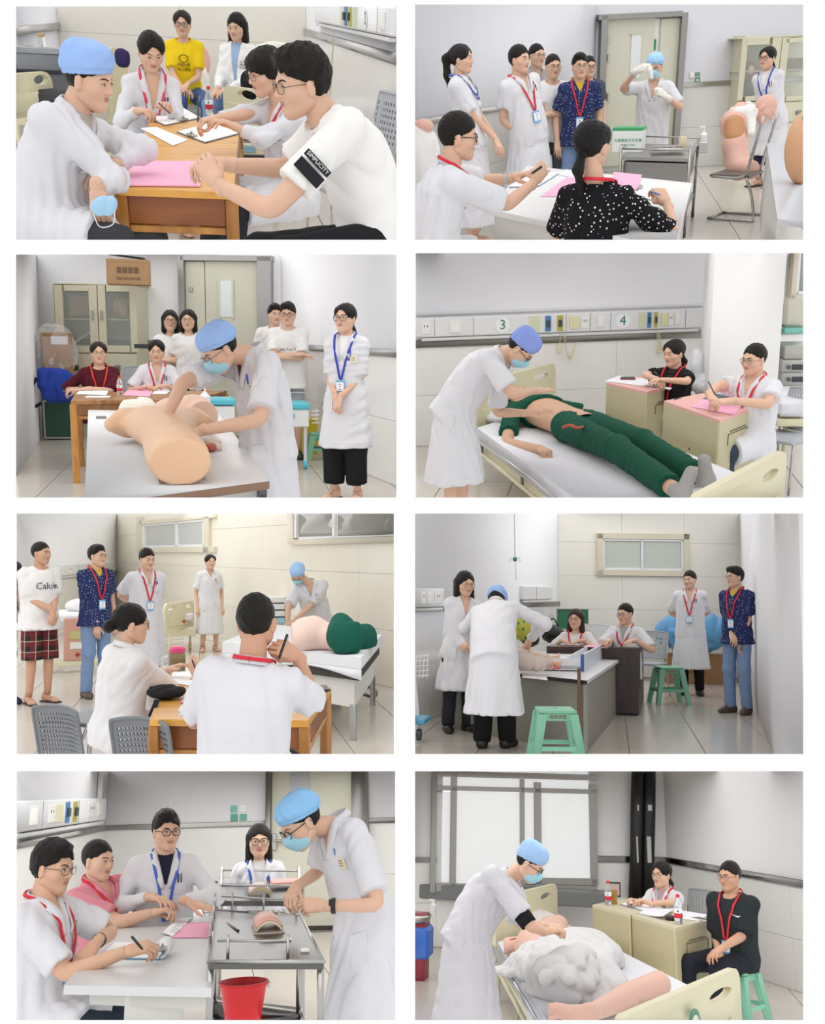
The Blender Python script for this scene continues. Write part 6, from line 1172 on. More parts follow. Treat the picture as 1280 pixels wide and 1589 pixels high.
# ================================================================== room 4: chest examination of a patient in green
use(4)
wb = wall('wall_back', corner(630, 143), corner(1262, 143), m=wall_mat('F0F0F3')); zr4 = on_wall(wb, 800, 528)[2]; wall_tiles(wb, zr4, 1.1, .52, tile_mat('F2F1EE')); wall_rail(wb, zr4, .08, metal('8F8C86', .35))
floor(-7, 7, 4, max(wb.a[1], wb.b[1]) + .2, .62, 1.5, floor_mat('BDB6AA'), joint_mat())
zz = on_wall(wb, 800, 503)[2]
trunking(wb, zz, .2, 'long white service duct with bed numbers 3 and 4', 640, 1097, [('socket', 649, 664), ('seam', 670, 671), ('switch', 694, 712), ('seam', 731.5, 732.5), ('num', 769, 787, '3'), ('card', 819, 837), ('blue', 845, 854), ('yellow', 864, 873), ('seam', 878, 879), ('call', 883, 899), ('socket', 902, 914), ('seam', 916, 917), ('switch', 927, 938), ('seam', 948, 949), ('num', 961, 974, '4'), ('card', 992, 1003), ('blue', 1006, 1012), ('yellow', 1017, 1022), ('call', 1028, 1038), ('socket', 1039, 1047), ('switch', 1049, 1057), ('seam', 1066, 1067)])
wall_rail(wb, zz + .14, .03, plastic('E2E2E4'), name='upper_rail')
for x, nn_ in ((875, 3), (1020, 4)):
    coil_cord('coiled call cord on the wall above the patient' if nn_ == 3 else 'coiled call cord beside the woman in black', on_wall(wb, x - 3, 512, .09), on_wall(wb, x + 14, 530, .09), .22 if x < 900 else .14, 24, .012)
    c = on_wall(wb, x - 10 if x < 900 else x - 2, 540, .08); T = Thing('call_handset', 'cream call button on the wall above the patient' if nn_ == 3 else 'cream call button beside the woman in black', 'call button', c); T.part('handset', box(c, (.045, .03, .09), bev=.01), plastic('DAD5B0')); T.part('cable', tube([c + A(0, 0, .045), on_wall(wb, x - 6, 512, .08)], .003, 5), plastic('D8D4B4'))
C_ = struct('wall_column', box((corner(1095, 168) + corner(1192, 168)) / 2 + A(.0, .45, 1.6), (np.linalg.norm(corner(1095, 168) - corner(1192, 168)), .9, 3.2), bev=.004), wall_mat('E2E1DE'))
Wn = Thing('window_1', None, None, on_wall(wb, 1236, 460), kind='structure'); tr = mat('trim_cream_marble', 'DAD2BC', rough=.35, var=.06)
wall_box(Wn, 'window_trim', wb, 1223, 380, 1231, 464, .1, tr); wall_box(Wn, 'window_sill', wb, 1223, 457, 1262, 464, .14, tr); wall_box(Wn, 'window_frame', wb, 1231, 380, 1237, 457, .07, plastic('E6E8EA')); wall_box(Wn, 'window_frame', wb, 1231, 451, 1262, 457, .07, plastic('E6E8EA')); wall_box(Wn, 'glass_pane', wb, 1237, 380, 1262, 451, .02, mat('dark_glass', '8E9698', rough=.1))
# bed
zm = .5; cr = CREAM(); WB_ = fabric('DCDCE0', 'sheet_white')
hl, hr_, fr, fl_ = P.onz(740, 664, zm), P.onz(868, 622, zm), P.onz(1152, 738, zm), P.onz(930, 800, zm)
B = Thing('hospital_bed', 'cream hospital bed with the patient in green', 'bed', (hl + fr) / 2 * A(1, 1, 0))
def up_(q, z): return A(q[0], q[1], z)
B.part('mattress', poly_box([hl, hr_, fr, fl_], zm - .12, zm), WB_); B.part('bed_frame', poly_box([hl, hr_, fr, fl_], zm - .2, zm - .13), cr)
headboard(B, 'headboard', hl + nrm(hl - fl_) * .12, hr_ + nrm(hr_ - fr) * .12, .3, .88, cr, grip=((.3, .1),)); dfo = nrm(fl_ - fr); headboard(B, 'footboard', P.onz(1222, 697, .84) * A(1, 1, 0), P.onz(1080, 772, .84) * A(1, 1, 0), .25, .84, cr, grip=((-.3, .1), (.3, .1)), th=.05)
for f_ in (.1, .5, .85): q = hl + (fl_ - hl) * f_; B.part('rail_post', tube([up_(q, zm - .2) + A(-.02, -.04, 0), up_(q, zm - .05) + A(-.03, -.05, 0)], .014, 6), metal('7A7A78'))
for dz_, rr in ((-.06, .02), (-.16, .016)): B.part('side_rail', tube([up_(hl, zm + dz_) + A(-.04, -.05, 0), up_(fl_, zm + dz_) + A(-.04, -.05, 0)], rr, 8), cr if dz_ < -.1 else metal('C6C6C8', .35), smooth=True)
for q in (hl, hr_, fr, fl_): B.part('leg', tube([up_(q, 0), up_(q, zm - .18)], .025, 8), cr)
c = P.onz(782, 650, zm); single('pillow', 'white pillow under the patient', 'pillow', Field([(_ell(c + A(.05, .1, .03), (.3, .33, .075), rotz(-35)), 0)], .012, wr=.02).mesh(), WB_, smooth=True)
# patient: lies with the head towards the headboard
GR = fabric('0F4A38', 'cloth_scrub_green', var=.1); axd = nrm((P.onz(1075, 748, zm) - P.onz(815, 640, zm)) * A(1, 1, 0)); rt = np.cross(axd, A(0, 0, 1))
pz = zm + .13; nk = P.onz(822, 631, pz); kk = 1.22; hpt = nk + axd * .5; hp_ = P.onz(803, 618, pz + .03)
Rp = np.stack([np.cross(A(0, 0, 1), -axd), A(0, 0, 1), -axd], 1)
T = person('patient in green scrubs lying on his back with bare belly', (800, 606), 165, headpos=hp_, neck=('r', nk), hip=('r', hpt), tl=1.7, fwdv=A(0, 0, 1), Rhm=Rp @ rotz(25), k=kk, fat=1.05, top='tee', tm=GR, tname='scrub_top', vneck=.12, tcut=.33, slv='short', frac=.75, hair='crew', eyes='closed', tlen=0, skinc='C9A184', collar=False,
           R=dict(ep=(786, 688, -1.2), w=('r', P.onz(838, 697, zm + .04)), f=axd, pose='fist', n=A(0, 0, 1)), L=dict(w=('r', P.onz(905, 652, zm + .06)), f=axd, pose='relax', e=rt * -1 + A(0, 0, -.2)))
lgp = []
hips = T.hip; feet_ = [P.onz(1052, 764, zm + .07), P.onz(1090, 742, zm + .07)]; sdv = T.ex
for sd, ft in ((1, feet_[0]), (-1, feet_[1])):
    hj = hips + sdv * .1 * sd; kn = hj * .48 + ft * .52 + A(0, 0, .05); an = ft + (kn - ft) * .12; lgp += [(_cone(hj, kn, .125, .095), .05), (_cone(kn, an, .095, .085, flat=True), .05)]
    T.part('sock', Field([(_cone(an * .4 + ft * .6, ft + axd * .05, .05, .055), 0), (_cone(ft + axd * .05, ft + axd * .07 + A(0, 0, .14) - rt * .04 * sd, .05, .04), .03)], .01).mesh(), fabric('A5A3A0', 'sock_grey', bump=.6, bscale=200), smooth=True); T.part('ankle', tube([kn * .2 + ft * .8, ft], .05, 12), skin('C9A184'), smooth=True)
T.part('scrub_trousers', Field([(_ell(hips + A(0, 0, -.01), (.19, .24, .125), rotz(math.degrees(math.atan2(sdv[1], sdv[0])))), 0)] + lgp, .016, wr=.014).mesh(), GR, smooth=True)
T.part('waist_tie', tube(smooth_path([P.onz(872, 664, zm + .25), P.onz(884, 660, zm + .27), P.onz(896, 664, zm + .26), P.onz(908, 662, zm + .2)], 4), .012, 6), fabric('B8604C'), smooth=True)
# doctor bending over
T = person('doctor in purple-blue cap and mask bending over the patient', (807, 541), 226, yaw=74, hy=84, hp=52, hip=(690, 652, .0), neck=(778, 552, .05), bend=.05, slv='short', tlen=.52, cap='tall', capc='8FA3E6', mask=True, glasses='thick', hair='crew', collar=True, frac=.8, fat=1.05, legs='stand', vneck=.12, lyaw=80, shoe=plastic('2A2A2E'),
       R=dict(ep=(796, 612, -.2), w=(826, 607, .1), f=(850, 604, .2), pose='flat', n=(0, -.2, 1)), L=dict(ep=(770, 640, .4), w=(816, 641, .2), f=(845, 636, .2), pose='press', n=(0, -.2, 1)))
# two desks with examiners
DK = mat('desk_khaki', 'C6BE9A', rough=.5, var=.02); PKS = mat('desk_pink_sheet', 'E3AFA8', rough=.6)
def box_desk(label, cs, z, mats, name='examiner_desk', lines=True):
    cs = [up_(q, z) for q in cs]; ctr = sum(cs) / 4; T = Thing(name, label, 'desk', A(ctr[0], ctr[1], 0)); T.part('desktop', poly_box(cs, z - .025, z), mats[1])
    T.part('front_panel', poly_box([cs[0], cs[1], cs[1] + A(0, .02, 0), cs[0] + A(0, .02, 0)], 0, z - .025), mats[0]); n = nrm(np.cross(cs[2] - cs[1], A(0, 0, 1))); T.part('side_panel', poly_box([cs[1], cs[2], cs[2] - n * .02, cs[1] - n * .02], 0, z - .025), mats[0]); T.part('side_panel', poly_box([cs[0], cs[3], cs[3] + n * .02, cs[0] + n * .02], 0, z - .025), mats[0])
    if lines:
        d = nrm(cs[2] - cs[1]); L_ = np.linalg.norm(cs[2] - cs[1]); o = cs[1] + n * .003
        T.part('keyhole_trim', J(tube([o + d * L_ * .25 + A(0, 0, -.22), o + d * L_ * .25 + A(0, 0, -.14), o + d * L_ * .8 + A(0, 0, -.14), o + d * L_ * .8 + A(0, 0, -.22)], .004, 5), tube([o + d * L_ * .3 + A(0, 0, -.12), o + d * L_ * .75 + A(0, 0, -.12)], .004, 5)), plastic('5A543E'))
    return T
zd = .78
box_desk('khaki desk with pink top in front of the man in white coat', [P.onz(1030, 622, zd), P.onz(1117, 652, zd), P.onz(1171, 631, zd), P.onz(1090, 610, zd)], zd, (DK, PKS))
box_desk('khaki desk with white papers in front of the woman in black', [P.onz(941, 594, zd), P.onz(1004, 608, zd), P.onz(1057, 596, zd), P.onz(990, 583, zd)], zd, (DK, PKS))
person('examiner with wavy black hair in black sheer blouse writing', (1046, 548), 176, yaw=-42, hy=-48, hp=6, sex='f', slv='short', top='tee', tm=fabric('1B1A1C', 'blouse_black'), tname='blouse', vneck=.14, tlen=.1, hair='lowpony', lan='E0303C', badge=.1, frac=.7, inner=fabric('3A3230'), R=dict(w=(1020, 589, -.2), f=(1026, 594, -.3), pose='pen', ep=(1000, 582, .0)), L=dict(ep=(1066, 592, -.25), w=(1034, 590, -.35), pose='relax'), fat=1.05)
person('examiner in white coat with red lanyard writing at the pink desk', (1170, 558), 204, yaw=-42, hy=-48, hp=4, slv='short', tlen=.4, hair='crew', glasses='thin', lan='E0303C', badge=False, fat=1.1, legs='sit', lyaw=-50, bm=fabric('38404E', 'denim_dark'), vneck=.16, shoe=plastic('1E1E22'), R=dict(ep=(1112, 600, .0), w=(1100, 612, -.2), f=(1108, 622, -.3), pose='pen'), L=dict(ep=(1192, 628, -.25), w=(1138, 622, -.4), f=(1112, 624, -.42), pose='relax', n=(0, -.3, 1)))
pen('black pen upright in the hand of the man in white coat', P.pts(1099, 592, 204, -.3), P.pts(1110, 614, 204, -.38)); pen('black pen in the hand of the woman in black', P.pts(1014, 577, 176, -.3), P.pts(1026, 586, 176, -.35)); pen('pen lying on the pink desk top', P.onz(1046, 620, zd + .005), P.onz(1058, 616, zd + .005))
paper_sheet('pink sheets at the front corner of the pink desk', [(1072, 632), (1140, 645), (1152, 628), (1096, 618)], 3, 'F2B4CC', zd); paper_sheet('dark folder under the hand on the pink desk', [(1090, 620), (1130, 626), (1142, 618), (1108, 612)], 2, '5A5E66', zd, dz=.004); paper_sheet('white form hanging at the left of the other desk', [(938, 592), (1000, 600), (1020, 590), (960, 584)], 3, 'ECECF0', zd)
clipboard('clipboard with white form beside the red phone', [(996, 598), (1040, 606), (1056, 594), (1014, 589)], zd, '3E5A88', 0); c = P.onz(974, 589, zd); T = Thing('phone', 'dark red phone lying on the white form', 'phone', c); T.part('phone_body', box(c + A(0, 0, .01), (.14, .16, .014), bev=.004), plastic('9A2E38')); T.part('screen', box(c + A(0, 0, .018), (.12, .14, .002), bev=.0008), plastic('2A2A2E', .15))
ch = P.pts(1222, 640, 190); visitor_chair('grey perforated chair of the man in white coat', A(ch[0], ch[1], 0), -45, nx=12, nz=9, bz=ch[2], bw=.42)
single('bedding', 'white folded bedding behind the two examiners', 'bedding', Field([(_ell(P.pts(1110, 600, 165), (.2, .2, .12)), 0), (_ell(P.pts(1080, 575, 163), (.08, .15, .2)), .05), (_ell(P.pts(1135, 610, 166), (.15, .2, .1)), .05)], .014, wr=.05).mesh(), WB_, smooth=True)
B = Thing('hospital_bed', 'bed with white sheet at the right edge behind the chair', 'bed', corner(1240, 180)); c = P.pts(1240, 622, 180); B.part('mattress', box(c, (.5, .9, .14), bev=.03), WB_); B.part('bed_frame', box(c - A(0, 0, .12), (.5, .9, .06)), cr); B.part('leg', tube([c + A(-.15, -.3, -.12), A(c[0] - .15, c[1] - .3, 0)], .02, 8), cr)
# monitor stack at the right edge
T = Thing('monitor_cart', 'grey instrument cart with decks at the right edge', 'cart', corner(1230, 166)); q = lambda x, y: P.pts(x, y, 166)
for y0_, y1_, m_ in ((507, 513, mat('cart_turquoise', '7CC0B4', rough=.5)), (534, 552, plastic('B8B6AC')), (588, 594, plastic('B8B6AC'))):
    a, b = q(1212, y0_), q(1262, y1_); T.part('shelf', box((a + b) / 2, (b[0] - a[0], .5, a[2] - b[2])), m_)
for y0_, y1_ in ((555, 572), (574, 590)):
    a, b = q(1206, y0_), q(1260, y1_); o = T.part('deck', box((a + b) / 2 - A(0, .1, 0), (b[0] - a[0], .4, a[2] - b[2]), bev=.01), plastic('B4B3AE'))
    T.part('dial', lathe([(.022, 0), (.02, .02)], q(1215, (y0_ + y1_) / 2) - A(0, .3, 0), 14, rotx(90)), plastic('5A5A5C'), parent=o); T.part('key_panel', box(q(1232, (y0_ + y1_) / 2) - A(0, .3, 0), (.14, .01, .05)), plastic('3A3C42'), parent=o)
T.part('post', tube([q(1208, 510), A(*q(1208, 510)[:2], 0)], .02, 8), plastic('A8A69C'))
T = Thing('monitor', 'old cream monitor with dark screen on the cart', 'monitor', q(1235, 506)); a, b = q(1213, 464), q(1262, 505); T.part('case', box((a + b) / 2, (b[0] - a[0], .4, a[2] - b[2]), bev=.03), plastic('CFCBBC')); a, b = q(1221, 469), q(1262, 497); T.part('screen', box((a + b) / 2 - A(0, .205, 0), (b[0] - a[0], .01, a[2] - b[2]), bev=.004), plastic('3E4246', .2))

# ================================================================== room 5: lumbar practice watched by standing examiners
use(5)
wl = wall('wall_left', corner(180, 64), corner(14, 100), m=wall_mat('EEEDEA')); wb = wall('wall_back', corner(180, 64), corner(626, 135), m=wall_mat('EEE9DC'))
wall_tiles(wb, 3.3, 1.15, .66, tile_mat('EEE9DA', .2)); wall_tiles(wl, 1.1, 1.2, .55, tile_mat('ECEAE4')); wall_rail(wl, 1.1, .07, STEEL())
floor(-7, 7, 5.5, max(wb.a[1], wb.b[1]) + .2, .62, 1.7, floor_mat('BFB6A8'), joint_mat(), ox=.1)
trunking(wl, 1.24, .22, 'white service duct on the left wall behind the men', 88, 176, [('seam', 117, 117.6), ('socket', 100, 108), ('switch', 140, 146), ('seam', 155, 155.6)])
def window(n, t, x0, y0, x1, y1, tw=7, split=None, gm=None):
    W_ = Thing('window_%d' % n, None, None, on_wall(t, (x0 + x1) / 2, y1), kind='structure'); tr = mat('trim_cream_marble', 'DAD2BC', rough=.35, var=.06); fm = plastic('E9EBEE', .35)
    for a in ((x0, y0, x1, y0 + tw), (x0, y1 - tw, x1, y1), (x0, y0, x0 + tw, y1), (x1 - tw, y0, x1, y1)): wall_box(W_, 'window_trim', t, *a, .07, tr)
    a, b, c, d = x0 + tw, y0 + tw, x1 - tw, y1 - tw; f = 3.2; sp = split or (a + c) / 2
    for q in ((a, b, c, b + f), (a, d - f, c, d), (a, b, a + f, d), (c - f, b, c, d), (sp - f / 2, b, sp + f / 2, d)): wall_box(W_, 'sash_frame', t, *q, .05, fm)
    for q in ((a + f, b + f, sp - f / 2, d - f), (sp + f / 2, b + f, c - f, d - f)): wall_box(W_, 'glass_pane', t, *q, .02, gm or mat('window_glass_grey', 'B9BCB8', rough=.12, var=.1, vscale=1.5))
    return W_
window(2, wb, 216, 802, 329, 857, 8, 277); window(3, wb, 452, 768, 630, 844, 9, 522, mat('window_glass_dim', '8E8D84', rough=.1, var=.12, vscale=1.5))
T = Thing('window_latch', 'small white latch on the right window', 'latch', on_wall(wb, 521, 812, .06)); T.part('latch_plate', box(on_wall(wb, 521, 812, .06), (.03, .03, .1)), plastic('F4F4F4')); T.part('lever', box(on_wall(wb, 521, 814, .09), (.015, .02, .06)), plastic('E8E8E8'))
# standing examiners
red = 'D83240'
T = person('man in white lettered t-shirt and plaid shorts with clasped hands', (64, 859), 150, yaw=38, hy=60, top='tee', tm=fabric('E6E4E2', 'cloth_white_tee3'), vneck=0, tlen=.16, hair='crew', legs='stand', bm=plaid('plaid_shorts', '2E2A2A', '7A2E36', 'C9BFA0', 9), blen=.55, fat=1.2, shoe='sandal', frac=.8, R=dict(w=('b', .0, .24, -.44), f=A(.4, -.2, -.8), pose='clasp'), L=dict(w=('b', .02, .25, -.46), f=A(-.1, -.3, -.8), pose='clasp'), skinc='C99C80', bwid=1.2)
wrap_text(T, 'chest_text', 'Caluin', .1, -.01, .3, mat('print_grey_dark', '5A5F6A'))
polo('man with glasses in navy dotted polo left of the senior doctor', (151, 863), 143, 35, 55, R=dict(w=(150, 968, -.1), f=(150, 985, -.1)))
person('senior doctor in white coat with hands behind his back', (228, 868), 136, yaw=22, hy=34, hp=10, slv='short', tlen=.58, hair='short', lan=red, pens=True, legs='stand', bm=fabric('26262C'), shoe=plastic('1C1A1A'), fat=1.08, R=dict(w=('b', .05, -.16, -.42), e=A(-.6, .4, -.5)), L=dict(w=('b', .0, -.16, -.42)), frac=.8)
person('nurse in knee-length white dress standing by the wall', (326, 872), 98, yaw=12, hy=22, sex='f', slv='short', tlen=.5, hair='tied', tag='7A4040', legs='stand', shoe='bare', frac=.8, pens=('2A2A2E',), vneck=.12)
T = person('person at the left edge with dark shorts, red sock and dark sneaker', (4, 850), 152, yaw=40, top='tee', tm=fabric('2E3238'), vneck=0, tlen=.1, legs='stand', bm=fabric('1E2228'), blen=.62, shoe=fabric('23283A', 'sneaker_navy'), hair='crew')
for sd, (hj, kn, an, toe) in T.legs.items(): T.part('sock', tube([an + A(0, 0, .03), an + A(0, 0, .12)], .045, 12), fabric('B8222C', 'sock_red'), smooth=True)
# the candidate behind the couch
zc = .72; ct = [P.onz(345, 996, zc), P.onz(560, 1020, zc), P.onz(592, 985, zc), P.onz(415, 968, zc)]
B = Thing('examination_couch', 'white examination couch with sheet carrying the training pelvis', 'couch', sum(ct) / 4 * A(1, 1, 0)); B.part('sheet', poly_box(ct, zc - .1, zc), fabric('E4E6E8', 'sheet_pale')); B.part('mattress', poly_box([q * .97 + sum(ct) / 4 * .03 for q in ct], zc - .2, zc - .1), fabric('4A4744')); B.part('cabinet_base', poly_box([q * .9 + sum(ct) / 4 * .1 for q in ct], .28, zc - .2), plastic('DAD8D2'))
for q in ct: B.part('leg', tube([A(*(q * .88 + sum(ct) / 4 * .12)[:2], 0), A(*(q * .88 + sum(ct) / 4 * .12)[:2], .3)], .03, 8), metal('B8B8B6', .4))
a, b = ct[0], ct[1]; B.part('hanging_sheet', sheet([[a + (b - a) * t + A(0, -.012, -.1), a + (b - a) * t + A(0, -.02 - .02 * math.sin(9 * t), -.16 - .04 * math.sin(7 * t))] for t in np.linspace(0, 1, 16)], .004), fabric('E4E6E8', 'sheet_pale'), smooth=True)
T = person('candidate in light blue cap leaning on the couch with straight arms', (462, 892), 126, yaw=-12, hy=-18, hp=42, hip=(492, 960, .12), neck=(480, 904, .06), slv='short', tlen=.4, cap='puff', capc='A6CCF2', mask=True, glasses='thin', hair='crew', tag='A04048', pens=('3A58B8',), frac=.85, legs='stand', R=dict(ep=(447, 942, -.1), w=(446, 968, -.2), f=(444, 980, -.25), pose='fist', n=(0, -1, .3)), L=dict(ep=(480, 942, -.1), w=(458, 962, -.2), f=(448, 974, -.25), pose='curl', n=(0, -1, .3)), bm=fabric('2E3038'), shoe=plastic('1C1A1A'))
T = Thing('training_pelvis', 'pale pink training pelvis lying on the couch', 'manikin', P.onz(490, 992, zc)); g = lambda px, py, z: P.onz(px, py, z)
blob(T, 'pelvis_body', [(_cone(g(466, 988, zc + .12), g(500, 988, zc + .11), .14, .12), 0), (_cone(g(500, 988, zc + .11), g(528, 990, zc + .11), .12, .12), .05), (_cone(g(470, 975, zc + .16), g(486, 976, zc + .18), .1, .12), .05)], .011, mat('manikin_pale', 'EED0C4', rough=.5), post=lambda d, X, Y, Z: np.maximum(np.maximum(d, zc + .003 - Z), g(452, 988, zc + .12)[0] - X))
T = Thing('green_drape', 'crumpled dark green drape over the end of the pelvis', 'drape', P.onz(550, 996, zc)); blob(T, 'cloth', [(_ell(g(536, 988, zc + .14), (.14, .16, .16)), 0), (_ell(g(560, 990, zc + .09), (.15, .15, .11)), .05), (_ell(g(572, 996, zc + .04), (.09, .1, .06)), .05), (_ell(g(528, 980, zc + .17), (.1, .12, .14)), .05)], .011, fabric('14594A', 'cloth_green_drape'), wr=.09, wf=.5, post=lambda d, X, Y, Z: np.maximum(d, zc + .003 - Z))
c = P.pts(428, 945, 106); T = Thing('supply_rack', 'white supply rack with drawers behind the couch', 'rack', A(c[0], c[1], .5))
for k_ in range(4): T.part('drawer', box(c + A(0, 0, .14 - .1 * k_), (.24, .3, .08), bev=.01), plastic('E9EBEC' if k_ < 3 else 'A8D0E4')); 
T.part('rack_post', box(c + A(0, .1, -.3), (.2, .1, .9)), plastic('D8DADC'))
# beds along the left wall
B = Thing('hospital_bed', 'bed with salmon footboard behind the plaid shorts', 'bed', corner(120, 118)); c = P.pts(121, 992, 120); B.part('footboard', box(c, (.36, .05, .56), bev=.02), mat('board_salmon', 'C99684', rough=.5, var=.04)); B.part('chart_card', box(c + A(-.02, -.03, .06), (.16, .006, .11)), paper('B8B47A')); B.part('info_card', box(c + A(-.02, -.03, -.08), (.15, .006, .09)), paper('DEDEDA')); B.part('cross_mark', box(c + A(0, -.03, -.2), (.05, .006, .05), R=roty(45)), plastic('A8382E'))
B.part('mattress', box(c + A(-.1, .6, .27), (.9, 1.1, .12), bev=.03), fabric('E6E6E8')); B.part('lower_frame', box(c + A(-.05, .1, -.32), (.6, .3, .06)), CREAM()); B.part('wheel', lathe([(.05, -.02), (.055, 0), (.05, .02)], A(c[0] + .1, c[1], .055), 12, roty(90)), plastic('8A8470'))
for k_ in range(4): B.part('wire_basket', tube([c + A(-.15, -.1, -.4 - .05 * k_), c + A(.3, -.1, -.36 - .05 * k_)], .007, 5), plastic('D8D6C8'))
single('pillow', 'white pillow with a small red mark on the bed', 'pillow', Field([(_ell(c + A(-.05, .8, .4), (.22, .2, .1)), 0)], .014, wr=.02).mesh(), fabric('E9E8E8'), smooth=True)
B = Thing('hospital_bed', 'cream bed with wheels between the doctor and the nurse', 'bed', corner(278, 100)); a0, a1 = corner(256, 104), corner(301, 97); headboard(B, 'footboard', a0, a1, .38, P.H - (935 - P.yh) / 100, CREAM(), grip=((-.3, .12), (.3, .12))); B.part('mattress', box((a0 + a1) / 2 + A(-.2, .8, .55), (.8, 1.3, .12), bev=.03), fabric('E6E6E8')); B.part('lower_frame', box((a0 + a1) / 2 + A(0, .1, .32), (.48, .2, .1)), CREAM()); B.part('cross_mark', box((a0 + a1) / 2 + A(.06, -.06, .5), (.05, .01, .05), R=roty(45)), plastic('B0483A'))
for f_ in (.15, .85): B.part('caster', lathe([(.06, -.025), (.07, 0), (.06, .025)], a0 * (1 - f_) + a1 * f_ + A(0, 0, .07), 14, roty(90)), plastic('C9B888')); B.part('leg', tube([a0 * (1 - f_) + a1 * f_ + A(0, 0, .1), a0 * (1 - f_) + a1 * f_ + A(0, .05, .32)], .02, 8), CREAM())
for k_ in range(3): B.part('wire_basket', tube([a0 + A(-.2, -.02, .28 - .06 * k_), a0 * .4 + a1 * .6 + A(0, -.02, .28 - .06 * k_)], .006, 5), plastic('D8D6C8'))
B = Thing('hospital_bed', 'cream bed end between the two standing men', 'bed', corner(125, 96)); headboard(B, 'headboard', corner(116, 96), corner(134, 96), .4, P.H - (934 - P.yh) / 96, CREAM(), grip=(), groove=False)
# the two seated examiners in front
zt = .74; dw = [P.onz(232, 1116, zt), P.onz(478, 1118, zt), P.onz(514, 1066, zt), P.onz(262, 1045, zt)]
desk('wooden_desk', 'honey wooden desk shared by the two seated examiners', 'desk', dw, zt, (wd1, wd2, wd3), apron=.12, leg=.055, inset=.03)
paper_sheet('white form beside the pink-lidded jar', [(262, 1060), (300, 1066), (305, 1036), (272, 1034)], 3, 'F0F0F2', zt); paper_sheet('pink form under the sleeve of the woman with the bun', [(280, 1092), (312, 1092), (318, 1068), (296, 1068)], 2, 'F2A8C8', zt, dz=.003)
c = P.onz(275, 1042, zt); T = Thing('tea_jar', 'glass tea jar with pink lid on the honey desk', 'jar', c); T.part('jar_glass', lathe([(.001, 0), (.055, .001), (.06, .01), (.06, .12), (.05, .14)], c, 22), mat('tea_glass', '8A7A4C', rough=.08, alpha=.75), smooth=35); T.part('tea', lathe([(.05, .01), (.054, .015), (.054, .085), (.05, .09)], c, 20), mat('tea_leaves', '4A4426', rough=.5, bump=.5, bscale=60), smooth=35); T.part('lid', lathe([(.052, .135), (.056, .14), (.056, .165), (.045, .178)], c, 22), plastic('D8447A'), smooth=35); T.part('handle', tube(smooth_path([c + A(-.055, 0, .12), c + A(-.1, 0, .1), c + A(-.1, 0, .05), c + A(-.056, 0, .03)], 4), .008, 6), mat('jar_glass', 'F4F7F8', rough=.05, trans=.9), smooth=True)
c = P.onz(500, 1070, zt); T = Thing('phone', 'black phone at the right end of the honey desk', 'phone', c); T.part('phone_body', box(c + A(0, 0, .008), (.08, .22, .01), bev=.004), plastic('1A1A1D', .2)); T.part('screen', box(c + A(0, 0, .014), (.07, .2, .002), bev=.0008), plastic('2E3036', .1))
c = P.onz(252, 1086, zt); T = Thing('handbag', 'black bag with strap on the honey desk', 'bag', c); blob(T, 'bag_body', [(_ell(c + A(.02, .05, .04), (.11, .14, .035)), 0)], .011, fabric('1D1C20', 'bag_black'), wr=.02); T.part('strap', ribbon(smooth_path([c + A(-.02, -.2, .03), c + A(-.04, -.32, -.02), c + A(-.08, -.34, -.12)], 4), A(0, -1, .3), .03), fabric('1D1C20', 'bag_black'))
T = person('examiner with a hair bun and glasses in white blouse seen from behind', (204, 968), 250, yaw=122, hy=100, hp=4, sex='f', slv='roll', top='shirt', tm=fabric('E6E4E4', 'blouse_white'), tname='blouse', tlen=.3, vneck=.1, hair='bun', glasses='thin', hip=(180, 1150, 0), neck=(196, 1004, -.03), fat=1.15, k=1.05, legs='sit', lyaw=115, bm=fabric('1C1C20'), R=dict(ep=(284, 1080, .2), w=(304, 1050, .3), f=(303, 1030, .3), pose='pen', n=(0, -1, 0)), L=dict(ep=(240, 1050, .5), w=(262, 1040, .45), pose='relax'), wr=.016)
pen('pen held above the form by the woman with the bun', P.pts(298, 1024, 250, .2), P.pts(304, 1040, 250, .22))
T = person('examiner with crew cut and red ribbon holding a pen to his ear, seen from behind', (398, 966), 362, yaw=166, hy=160, slv='short', tlen=.3, hair='crew', lan=red, badge=False, hip=(372, 1215, .05), neck=(392, 1028, -.03), fat=1.12, frac=.85, legs='sit', lyaw=165, bm=fabric('1C1C20'), pocket=False, R=dict(ep=(488, 1092, .1), w=(462, 1020, .0), f=(436, 1004, -.05), pose='fist', n=(.2, -1, .3)), L=dict(ep=(300, 1120, .2), w=(330, 1100, .5)), skinc='CF9F84', bend=.03)
pen('black pen in the hand at the ear of the crew-cut examiner', P.pts(446, 984, 362, -.1), P.pts(432, 1024, 362, -.12), '1B1B22', r=.006)
for px, py, sc, lab, bw in ((112, 1140, 235, 'grey perforated chair at the lower left behind the woman with the bun', .42), (248, 1172, 300, 'grey perforated chair back at the bottom behind the crew-cut examiner', .4)):
    q = P.pts(px, py, sc); visitor_chair(lab, A(q[0] + .1, q[1] + .15, 0), 140, bz=q[2], nx=18, nz=13, bw=bw, bh=.42, col='7C7F83')
